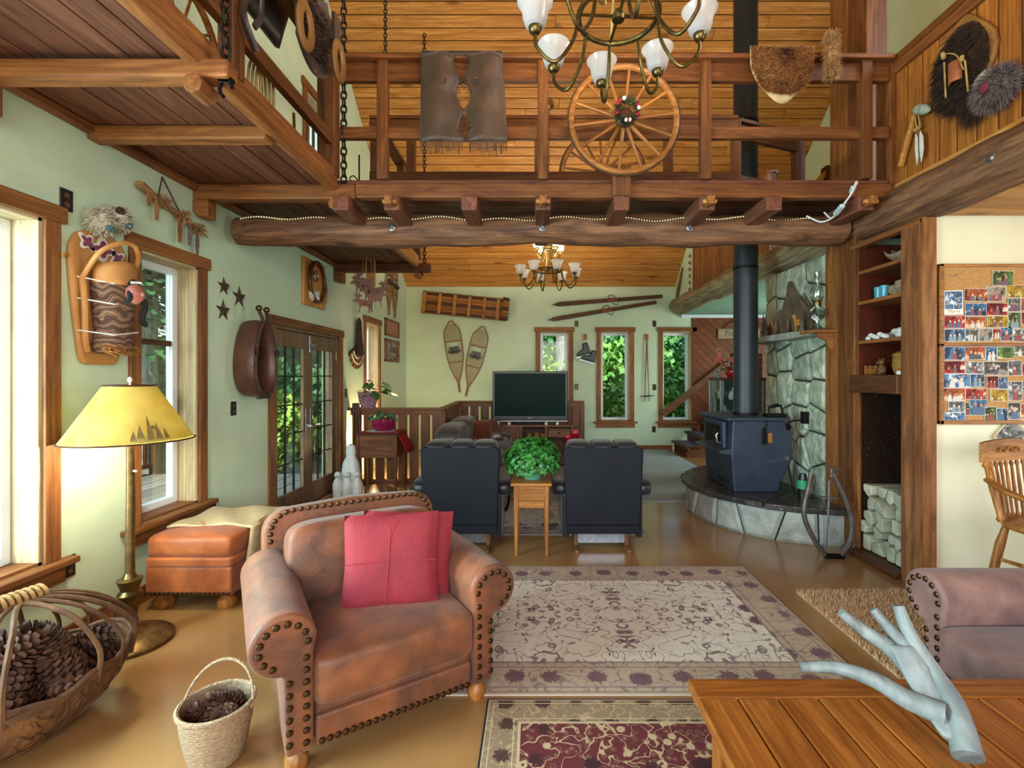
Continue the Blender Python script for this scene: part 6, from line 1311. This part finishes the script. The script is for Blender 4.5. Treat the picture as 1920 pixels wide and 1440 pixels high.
wp = at(1170,224,3.58); wheel('wagon wheel with wreath hung on the camera side of the bridge railing',(wp.x,3.58,wp.z),.12)
w2 = at(1130,325,4.66); wheel('wagon wheel on the far side of the bridge behind the first one',(w2.x,4.66,w2.z),.3)
wr = thing('evergreen_wreath','small evergreen wreath with red berries on the wagon wheel hub','wreath',(wp.x,3.47,wp.z)); rw_ = random.Random(12); mb = MB()
for i in range(900):
    a = rw_.uniform(0,6.28); R_ = .07+rw_.gauss(0,.012); p = Vector((R_*math.cos(a),rw_.gauss(0,.012),R_*math.sin(a))); d = Vector((math.cos(a)*rw_.uniform(-.3,1),rw_.uniform(-1,.3),math.sin(a)*rw_.uniform(-.3,1))).normalized()*.04; s = d.orthogonal().normalized()*.003
    mb.add([p-s,p+s,p+d],[(0,1,2)])
mb.build('needles', M('wreath_green','2c5a3c','173824',30,rough=.7), wr)['kind'] = 'stuff'
for a,m in ((2.3,'r'),(.4,'r'),(3.5,'r'),(-.5,'r'),(1.9,'w'),(-1.7,'w'),(.1,'w'),(-1.4,'w'),(-1.55,'r'),(2.6,'r')): MB().ball((.08*math.cos(a),-.035,.08*math.sin(a)),.015,8,6).build('berry', K['redglass'] if m == 'r' else K['white'], wr, smooth=True)
# ---------------------------------------------------------------- leather chaps and furs on the railing
K['chap'] = leather('old_brown_chaps_leather','4e3623','33241a',.5)
cx0 = at(870,110,3.62)
t = thing('leather_chaps','pair of old brown fringed leather chaps over the bridge railing','chaps',(cx0.x,3.62,3.915)); rch = random.Random(9)
for px0,px1,pb0,pb1,l in ((790,852,788,868,0),(876,942,880,952,1)):
    xs = lambda p: (p-VX)*3.62/F-cx0.x; zt, zb_ = 0.0,-.66
    def cf(u,v): 
        x = (xs(px0)*(1-v)+xs(pb0)*v)*(1-u)+(xs(px1)*(1-v)+xs(pb1)*v)*u
        inner = .02*math.sin(v*17)*(1 if l else -1); x += inner*(u if l == 0 else 1-u)
        return (x,-.012-.03*math.sin(PI*u)+.012*math.sin(7*u+3*v),zt+(zb_-zt)*v)
    MB().grid(cf,14,18).build('leg_panel', K['chap'], t, smooth=True, solid=.008)
    b = MB(); x0_,x1_ = xs(pb0),xs(pb1); N = 26
    for k in range(N):
        x = x0_+(x1_-x0_)*(k+.5)/N; h = .09+rch.uniform(-.025,.025); b.add([(x-.0045,-.02,zb_+.005),(x+.0045,-.02,zb_+.005),(x+.003+rch.uniform(-.006,.006),-.022,zb_-h),(x-.002,-.022,zb_-h)],[(0,1,2,3)])
    for k in range(34):
        v = k/34; p = cf(1 if l == 0 else 0,v); s = 1 if l == 0 else -1; b.add([p,(p[0],p[1],p[2]-.014),(p[0]+s*rch.uniform(.02,.05),p[1]-.005,p[2]-.03)],[(0,1,2)])
    b.build('fringe', K['chap'], t)
    MB().tube([(xs((px0+px1)/2)+(.05 if l == 0 else -.05)+.02*math.cos(q),-.05,-.22+.02*math.sin(q)) for q in [2*PI*i/10 for i in range(10)]],.005,5,closed=True).build('concho_tie', K['collarin'], t)
MB().bx((790-VX)*3.62/F-cx0.x,(942-VX)*3.62/F-cx0.x,-.01,.02,.0,.03).build('waist_belt', K['collarin'], t, bevel=.005)
fpx = at(1463,100,3.6); t = thing('beaver_pelt','rounded brown beaver pelt draped over the bridge railing','pelt',(fpx.x,3.6,3.935)); rp = random.Random(31)
sil = lambda v: .235*(1-max(0,(v-.25)/.75)**2.2*.62)
def pf(u,v): return ((2*u-1)*sil(v),-.02-.05*math.sin(PI*v)*math.sin(PI*u),.02-.43*v+.06*v*(2*u-1)**2)
K['pelt'] = M('beaver_fur','7a4420','b07a42',7,rough=.95)
MB().grid(pf,16,14).build('hide', M('pelt_skin','cdb792','a88a5c',10,rough=.8), t, smooth=True, solid=.012)
def psurf(r):
    u, v = r.random(),r.random()**.9; p = pf(u,v*.86); return (p[0],p[1]-.008,p[2]),(.0,-.7,0)
fbuild(fur(6000,psurf,.04,rp,.0035,.7),'fur',K['pelt'],t)
fbuild(fur(900,lambda r: ((r.gauss(0,.035),-.062,r.uniform(-.3,-.02)),(0,-.8,0)),.035,rp,.004,.8),'dark_stripe_fur',M('dark_stripe_fur','4a200c','331406',10,rough=.95),t)
tp = at(1548,120,3.62); t = thing('fox_tail','long pale tan fur tail hung on the bridge railing','fur tail',(tp.x,3.6,3.95))
MB().tube([(.03,0,.12),(.01,-.05,.02),(0,-.06,-.1),(0,-.055,-.24)],[.02,.035,.04,.018],10).build('tail_core', K['tanfur'], t, smooth=True)
fbuild(fur(1500,lambda r: (lambda z,q,k: ((k*math.cos(q),-.055+k*math.sin(q),z),(math.cos(q),math.sin(q),0)))(r.uniform(-.24,.1),r.uniform(0,6.28),.034),.05,rp,.003,1.2),'fur',K['tanfur'],t)
# furs and axe on the right board wall
def onright(name,label,cat,px,py): D,z = rw(px,py,2.785); return thing(name,label,cat,(2.785,D,z),-PI/2)
t = onright('shaggy_hide','shaggy dark brown buffalo hide shield on the board wall','hide',1805,140)
hp2 = [(.23*math.cos(q)*(1+.12*math.cos(3*q)),.05+.3*math.sin(q)*(1+.06*math.cos(5*q))) for q in [2*PI*i/24 for i in range(24)]]
MB().prism(hp2,-.03,0).build('hide_disc', M('amber_hide','9a6a2a','6b4418',8,rough=.7), t, bevel=.01)
def hs(r):
    q = r.uniform(0,6.28); k = math.sqrt(r.random())*.93; return ((.21*k*math.cos(q)+.02,-.03-.03*(1-k),.04+.28*k*math.sin(q)),(0,-.6,0))
fbuild(fur(5200,hs,.1,rp,.004,1.0),'fur',K['darkfur'],t)
fbuild(fur(900,lambda r: ((.13+r.gauss(0,.03),-.05,-.2+r.uniform(-.1,.06)),(0,-.3,0)),.14,rp,.004,1.6),'hanging_locks',K['darkfur'],t)
MB().grid(lambda u,v: (.06-.1*(u-.5),-.1-.03*math.sin(PI*u),.04-.13*v),6,6).build('leather_patch', K['rust_l'], t, smooth=True, solid=.006)
MB().tube(spline([(.13,-.11,-.05),(.1,-.13,.06),(.02,-.13,.12),(.0,-.12,.1)],5),.004,6).cyl((.13,-.12,.0),(.13,-.12,.035),.012,n=8).cyl((.01,-.13,.1),(.0,-.13,.14),.013,n=8).tube([(.0,-.12,.08),(.0,-.11,-.15)],.006,5).tube([(.14,-.11,.0),(.15,-.1,-.2)],.006,5).build('bead_thong', K['rawhide'], t, smooth=True)
t = onright('fur_pouch','round silver fox fur pouch with red patch on the board wall','fur pouch',1888,165)
t.location.x -= .02; MB().ball((0,-.05,0),(.11,.05,.1),16,10).build('pouch_body', K['greyfur'], t, smooth=True); fbuild(fur(3000,ballsurf((0,-.05,0),(.11,.05,.1)),.055,rp,.003,.7),'fur',K['greyfur'],t)
MB().ball((.0,-.115,.0),(.03,.014,.03),10,8).build('red_patch', K['redsuede'], t, smooth=True); MB().ball((-.09,-.03,.1),(.07,.03,.06),12,8).build('pale_flap', K['whitefur'], t, smooth=True)
t = onright('stone_axe','stone headed axe with feathers hung on the board wall','axe',1726,235)
MB().bar((.0,-.04,.08),(-.14,-.04,-.24),.035,.03).build('handle', K['pineX'], t, bevel=.008)
MB().ball((.03,-.05,.1),(.085,.035,.038),14,8,M=Matrix.Rotation(.5,4,'Y')).build('stone_head', K['stone'], t, smooth=True)
for dx in (.0,.03): MB().tube([(.02+dx,-.06,.08),(.03+dx,-.05,-.05)],.005,5).cyl((.03+dx,-.06,-.05),(.03+dx,-.068,-.05),.013,n=10).build('thong', K['rawhide'], t)
for dx,m in ((.02,K['white']),(.05,K['brownfur']),(.065,K['white'])): MB().prism([(dx,-.07),(dx+.025,-.12),(dx+.03,-.22),(dx+.01,-.3),(dx-.005,-.2),(dx-.005,-.1)],-.05-dx*.1,-.046-dx*.1).build('feather', m, t)
# saddle gear on the left walkway railing
sa = thing('riding_saddle','dark leather saddle with stirrups over the left walkway railing','saddle',(XE2+.02,2.95,3.93)); K['sad'] = leather('saddle_leather','3a261c','241a15',.4)
MB().grid(lambda u,v: ((2*v-1)*.2*1.0,(u-.5)*.55,.12*math.cos((2*v-1)*1.5)-.24*abs(2*v-1)**2+.12*(2*u-1)**2*(1 if u > .5 else 1.3)*(1-abs(2*v-1))),16,15).build('seat', K['sad'], sa, smooth=True, solid=.03)
MB().tube([(0,.3,.2),(0,.33,.3)],[.03,.02],10).ball((0,.335,.32),(.04,.04,.02),12,8).build('horn', K['sad'], sa, smooth=True)
for y,zz,l in ((-.42,-.52,.16),(.42,-.42,.16)):
    MB().bx(.2,.225,y*.55-.05,y*.55+.05,zz+.15,-.05).build('stirrup_leather', K['sad'], sa, bevel=.006)
    MB().tube([(.23+.0*q,y*.55+.07*math.cos(q),zz+.07+.11*math.sin(q)) for q in [PI*2*i/18 for i in range(18)]],.018,8,closed=True,flat=1.7).build('stirrup', K['ash'], sa, smooth=True)
fbuild(fur(900,lambda r: ((.19,r.uniform(-.2,.15),r.uniform(-.5,-.15)),(.8,0,0)),.05,rp,.004,.6),'sheepskin_edge',K['darkfur'],sa)
MB().grid(lambda u,v: (.17+.01*math.sin(9*v),-.22+.4*u,-.1-.48*v+.1*(2*u-1)**2),10,10).build('skirt', K['sad'], sa, smooth=True, solid=.015)
t = thing('lasso','coiled tan rope lasso hung on the left walkway railing','lasso',(XE2-.07,2.78,3.34))
for k in range(4): MB().tube([(.012*k,.07*math.sin(q)+.02*k,-.18+(.17+.01*k)*math.cos(q)) for q in [2*PI*i/28 for i in range(28)]],.008,6,closed=True).build('rope_coil', K['rawhide'], t, smooth=True)
t = thing('bridle_strap','dark bridle leather hanging beside the lasso','bridle',(XE2+.09,2.42,3.72))
MB().tube(spline([(0,0,.0),(.01,.05,-.2),(0,-.02,-.4),(.02,.06,-.55)],6),.02,6,flat=.4).tube(spline([(0,.05,0),(.01,.12,-.15),(.0,.14,-.3),(.01,.06,-.42)],6),.018,6,flat=.4).build('strap', K['sad'], t, smooth=True)
t = thing('spinning_wheel','wooden spinning wheel standing on the left walkway','spinning wheel',(-2.15,2.9,3.0),PI/2); R_ = .36
MB().tube([(R_*math.cos(2*PI*i/40),0,.55+R_*math.sin(2*PI*i/40)) for i in range(40)],.022,8,closed=True).build('rim', K['oakX'], t, smooth=True)
for k in range(10): a = 2*PI*k/10; MB().tube([(.04*math.cos(a),0,.55+.04*math.sin(a)),(R_*math.cos(a),0,.55+R_*math.sin(a))],.009,6).build('spoke', K['oakX'], t, smooth=True)
MB().tube([(-.15,-.08,0),(0,-.06,.55)],.016,8).tube([(.15,.08,0),(0,.06,.55)],.016,8).tube([(0,-.08,.55),(0,.08,.55)],.02,8).build('stand', K['oakZ'], t, smooth=True)
t = thing('rocking_toy','small turned wood stand with animal figures on the walkway','toy',(-2.0,4.1,2.996),PI/2)
MB().bx(-.14,.14,-.06,.06,.0,.03).build('base', K['railX'], t, bevel=.005)
MB().tube([(0,0,.03),(0,0,.48)],.01,8).bx(-.13,.13,-.02,.02,.48,.53).tube([(-.11,0,.53),(-.12,0,.68)],.012,8).tube([(.11,0,.53),(.12,0,.68)],.012,8).build('turned_post', K['railZ'], t)
MB().prism([(-.12,.03),(-.1,.03),(-.08,.1),(.05,.1),(.07,.03),(.09,.03),(.1,.14),(.16,.11),(.17,.14),(.12,.21),(.06,.17),(-.1,.17),(-.13,.2),(-.14,.12)],-.025,.025).build('horse_figure', K['railX'], t, bevel=.008)
sl = at(672,320,4.6); t = thing('wall_bracket_lamp','curly iron bracket holding a glass oil lamp at the far railing','bracket lamp',(sl.x,4.62,3.0))
MB().tube([(0,0,0),(0,0,.62)],.008,6).tube(spline([(-.0,0,.12),(-.1,0,.16),(-.1,0,.3),(-.02,0,.34),(.05,0,.3),(.22,0,.27)],6),.007,6).tube(spline([(0,0,.36),(-.05,0,.42),(-.09,0,.4),(-.07,0,.36)],6),.006,6).tube(spline([(.0,0,.18),(.05,0,.26),(.14,0,.27)],6),.006,6).build('scroll_bracket', K['iron'], t, smooth=True)
MB().lathe([(.02,.27),(.06,.285),(.065,.32),(.04,.36),(.02,.37)],14,(.22,0,0)).build('lamp_font', K['bronze'], t, smooth=True); MB().lathe([(.025,.38),(.04,.42),(.038,.46),(.022,.52),(.02,.6)],14,(.22,0,0)).build('lamp_chimney', K['clear'], t, smooth=True)
# items above the far log
t = thing('hanging_sword','carved stick hung on the stub wall above the far log','stick',(2.8,9.3,3.25)); MB().tube([(0,.2,-.25),(-.01,0,0),(0,-.18,.3)],[.02,.03,.015],8).build('shaft', K['ash'], t, smooth=True)
t = thing('bone_necklace','string of bone links hanging on the stub wall','necklace',(2.81,8.72,3.65))
for i in range(7): MB().tube([(0,.04*math.cos(q),-.12*i+.045*math.sin(q)) for q in [2*PI*k/10 for k in range(7)]],.01,5).build('bone_link', K['ash'], t, smooth=True)
# light rope on the log
t = thing('rope_light','clear rope light with tiny warm bulbs along the top of the log beam','rope light',(0,0,0))
P = []
for i in range(140):
    x = -2.45+4.75*i/139; P.append((x,4.1-.118,2.8+.012*math.sin(i*.42)+.008*math.sin(i*.17)))
MB().tube(P,.009,6).build('clear_tube', K['clear'], t, smooth=True)
b = MB()
for i in range(220): x = -2.44+4.73*i/219; k = i*139/219; b.ball((x,3.98,2.8+.012*math.sin(k*.42)+.008*math.sin(k*.17)),.0045,5,4)
b.build('bulbs', emit('rope_bulb_glow','ffe2a8',2.2), t)['kind'] = 'stuff'
t = thing('light_plug_cord','white cord with two inline connectors hanging at the end of rope light','cord',(0,0,0))
cpts = [at(1512,405,3.95),at(1540,416,3.9),at(1565,405,3.8),at(1580,385,3.7),at(1595,365,3.6),at(1606,340,3.6)]
MB().tube(spline(cpts,6),.007,6).tube(spline([at(1545,398,3.9),at(1560,408,3.85),at(1585,380,3.66),at(1608,342,3.6)],6),.006,6).build('cord', K['cord'], t, smooth=True)
for a,b_ in (((1566,402),(1580,385)),((1590,372),(1601,350))): MB().bar(at(*a,3.72),at(*b_,3.6),.035,.03).build('connector', M('pale_blue_plastic','b9cdd4',rough=.4) if a[0] == 1566 else bpy.data.materials['pale_blue_plastic'], t, bevel=.006)

# ---------------------------------------------------------------- outdoors: ground, deck, trees, shrubs
K['soil'] = M('forest_floor','7a6a4a','4f5a30',1.5,rough=1,bump=.5,bscale=8)
struct('ground', MB().grid(lambda u,v: (-26+56*u,-8+48*v,-.35+max(0,(-8+48*v)-11)*.10+.12*math.sin(9*u+4)*math.sin(11*v)),40,40), K['soil'])
dk = thing('deck','weathered grey deck boards outside the French doors','deck',(-4.55,5.5,-.08))
K['grey_deck'] = wood('weathered_deck_wood','8a8580','6a6662','Y',rough=.8,knots=.2)
for i in range(12): MB().bx(-1.7+i*.3,-1.42+i*.3,-2.2,2.2,-.04,0).build('deck_board', K['grey_deck'], dk)
rl = thing('deck_railing','dark wooden deck railing with balusters outside the doors','railing',(-6.1,5.5,-.08)); 
MB().bx(-.05,.05,-2.2,2.2,.95,1.0).build('top_rail', K['darkY'], rl); MB().bx(-.03,.03,-2.2,2.2,.12,.18).build('bottom_rail', K['darkY'], rl)
for i in range(32): MB().bx(-.018,.018,-2.15+i*.138,-2.11+i*.138,.18,.95).build('baluster', K['darkZ'], rl)
for y in (-2.2,0,2.2): MB().bx(-.05,.05,y-.05,y+.05,0,1.05).build('post', K['darkZ'], rl)
tag(MB().bx(-.35,.35,-.55,.55,-.078,-.066).build('door_mat',M('green_mat','2c5a34',rough=1)),'green mat on the deck outside the doors','mat').location = (-3.6,5.7,0)
g = G('grey_bark'); v = g.map(g.obj(),(1,1,.25)); n_ = g.noise(v,14,6,.65,.5); g.pbr(g.ramp(n_,[(.3,'4a4440'),(.5,'8b827c'),(.7,'b3aaa2')]),.9,0,g.bump(n_,.9,.04)); K['treebark'] = g.m
def leafcloud(name, n, sx, sz, m, rr, l=.09, conif=False):
    mb = MB()
    for i in range(n):
        if conif:
            f = rr.random()**.8; r_ = sx*(1-f)*math.sqrt(rr.random())+.05; a = rr.uniform(0,6.28); c = Vector((r_*math.cos(a),r_*math.sin(a),sz*(2*f-1)-.25*r_))
            d = Vector((math.cos(a),math.sin(a),-.35)).normalized(); s_ = d.cross(Vector((0,0,1))).normalized(); L_ = l*rr.uniform(1.5,3); mb.add([c-s_*l*.5,c+s_*l*.5,c+d*L_+s_*l*.2,c+d*L_-s_*l*.2],[(0,1,2,3)])
        else:
            v = Vector((rr.gauss(0,1),rr.gauss(0,1),rr.gauss(0,1))).normalized()*(rr.random()**.35); c = Vector((v.x*sx,v.y*sx,v.z*sz)); n_ = Vector((rr.uniform(-1,1),rr.uniform(-1,1),rr.uniform(.1,1))).normalized(); s_ = n_.orthogonal().normalized(); q = n_.cross(s_); k = l*rr.uniform(.6,1.2)
            mb.add([c-s_*k,c-q*k*.6,c+s_*k,c+q*k*.6],[(0,1,2,3)])
    return sh(mb,name,m)
ro = random.Random(17)
def leafm(name, c1, c2): return M(name,c1,c2,3,rough=.6,rand=.12)
SH = [leafcloud('foliage',5200,1.3,.9,leafm('shrub_leaf_%d'%i,*c),ro) for i,c in enumerate((('6f9a3a','3a6a24'),('4d7f42','234d26'),('9cb04a','5f7f2c')))]
CO = leafcloud('needles',5200,1.9,3.6,leafm('conifer_needle','3f6b3c','1c3a24'),ro,.12,True)
def shrub(x,y,z,s,k,label):
    t = thing('shrub',label,'shrub',(x,y,z),ro.uniform(0,6),'shrubs outside the windows'); part('foliage',SH[k],t,(0,0,.75*s),scale=(s,s,s))['kind'] = 'stuff'
    b = MB()
    for i in range(5): a = ro.uniform(0,6.28); b.tube([(0,0,0),(.3*s*math.cos(a),.3*s*math.sin(a),.6*s),(.8*s*math.cos(a),.8*s*math.sin(a),1.1*s)],.02,5)
    b.build('stems', K['treebark'], t)
def tree(x,y,z,r,h,label,crown=True):
    t = thing('pine_tree',label,'tree',(x,y,z),ro.uniform(0,6),'trees outside the windows')
    MB().tube([(0,0,-.2),(.03,0,h*.3),(-.03,.04,h*.65),(0,0,h)],[r*1.15,r,r*.8,r*.35],14).build('trunk', K['treebark'], t, smooth=True)
    if crown:
        for q,s in ((.55,1),(.85,.7)): part('branches',CO,t,(0,0,h*q),(0,0,ro.uniform(0,6)),(s,s,s))['kind'] = 'stuff'
def gz(x,y): return -.35+max(0,y-11)*.10
tree(-6.49,8.0,-.35,.15,11,'thick grey pine trunk just outside the second left window')
for i,(x,y,r) in enumerate(((-7.6,7.2,.17),(-8.2,9.6,.2),(-9.8,9.0,.2),(-7.0,11.8,.2),(-11.5,13,.25),(-6.4,13.6,.18),(-13,10,.25))):
    tree(x,y,-.35,r,12,['slim pine trunk seen through the French doors','second pine trunk behind the deck railing','dark pine deep in the woods left','pine behind the narrow left window','far pine at the left edge of the woods','pine seen past the deck corner','distant pine on the slope left'][i])
for i,(x,y,r) in enumerate(((.75,14.2,.13),(-1.5,17,.2),(2.8,19,.2),(5.6,18,.22),(7.5,15.5,.18),(4.2,22,.25),(.3,23,.25))):
    tree(x,y,gz(x,y),r,13,['slender pale trunk behind the television window','pine on the slope behind the far wall left','pine on the slope behind middle far window','pine on the slope behind the right far window','pine at the right end of the slope','tall pine far up the slope','tallest pine at the back of the slope'][i],i != 0)
LB = ['bright leafy shrub','dark leafy shrub','yellow green shrub']; k = 0
for x,y,s in ((.4,13.2,1.0),(1.5,13.0,.9),(2.6,12.6,1.0),(3.9,13.2,1.2),(5.0,14,1.2),(1.0,15.5,1.5),(2.9,15.6,1.6),(4.8,16.5,1.7),(-.6,14.5,1.3),(6.4,16,1.6),(2.0,18,2.0),(4.2,19,2.2),(6.3,20,2.3),(0,19,2.2)):
    shrub(x,y,gz(x,y)-.1,s,k%3,'%s on the slope behind the far windows, %s from the left foreground'%(LB[k%3],ORD[min(k,11)] if k < 12 else ['thirteenth','fourteenth'][k-12])); k += 1
for j,(x,y,s) in enumerate(((-5.6,9.2,.8),(-7.9,9.6,1.3),(-8.9,8.0,1.5),(-8.4,11,1.6),(-10.5,11.5,1.8),(-7.9,5.8,1.1),(-9.5,6.2,1.6),(-6.2,11.5,1.4),(-9.4,14.5,2.0),(-12,9,2.0),(-6.9,15,1.8),(-5.6,9.4,1.0))):
    shrub(x,y,-.4,s,j%3,'%s in the woods left of the house, %s nearest the deck'%(LB[j%3],ORD[j]))
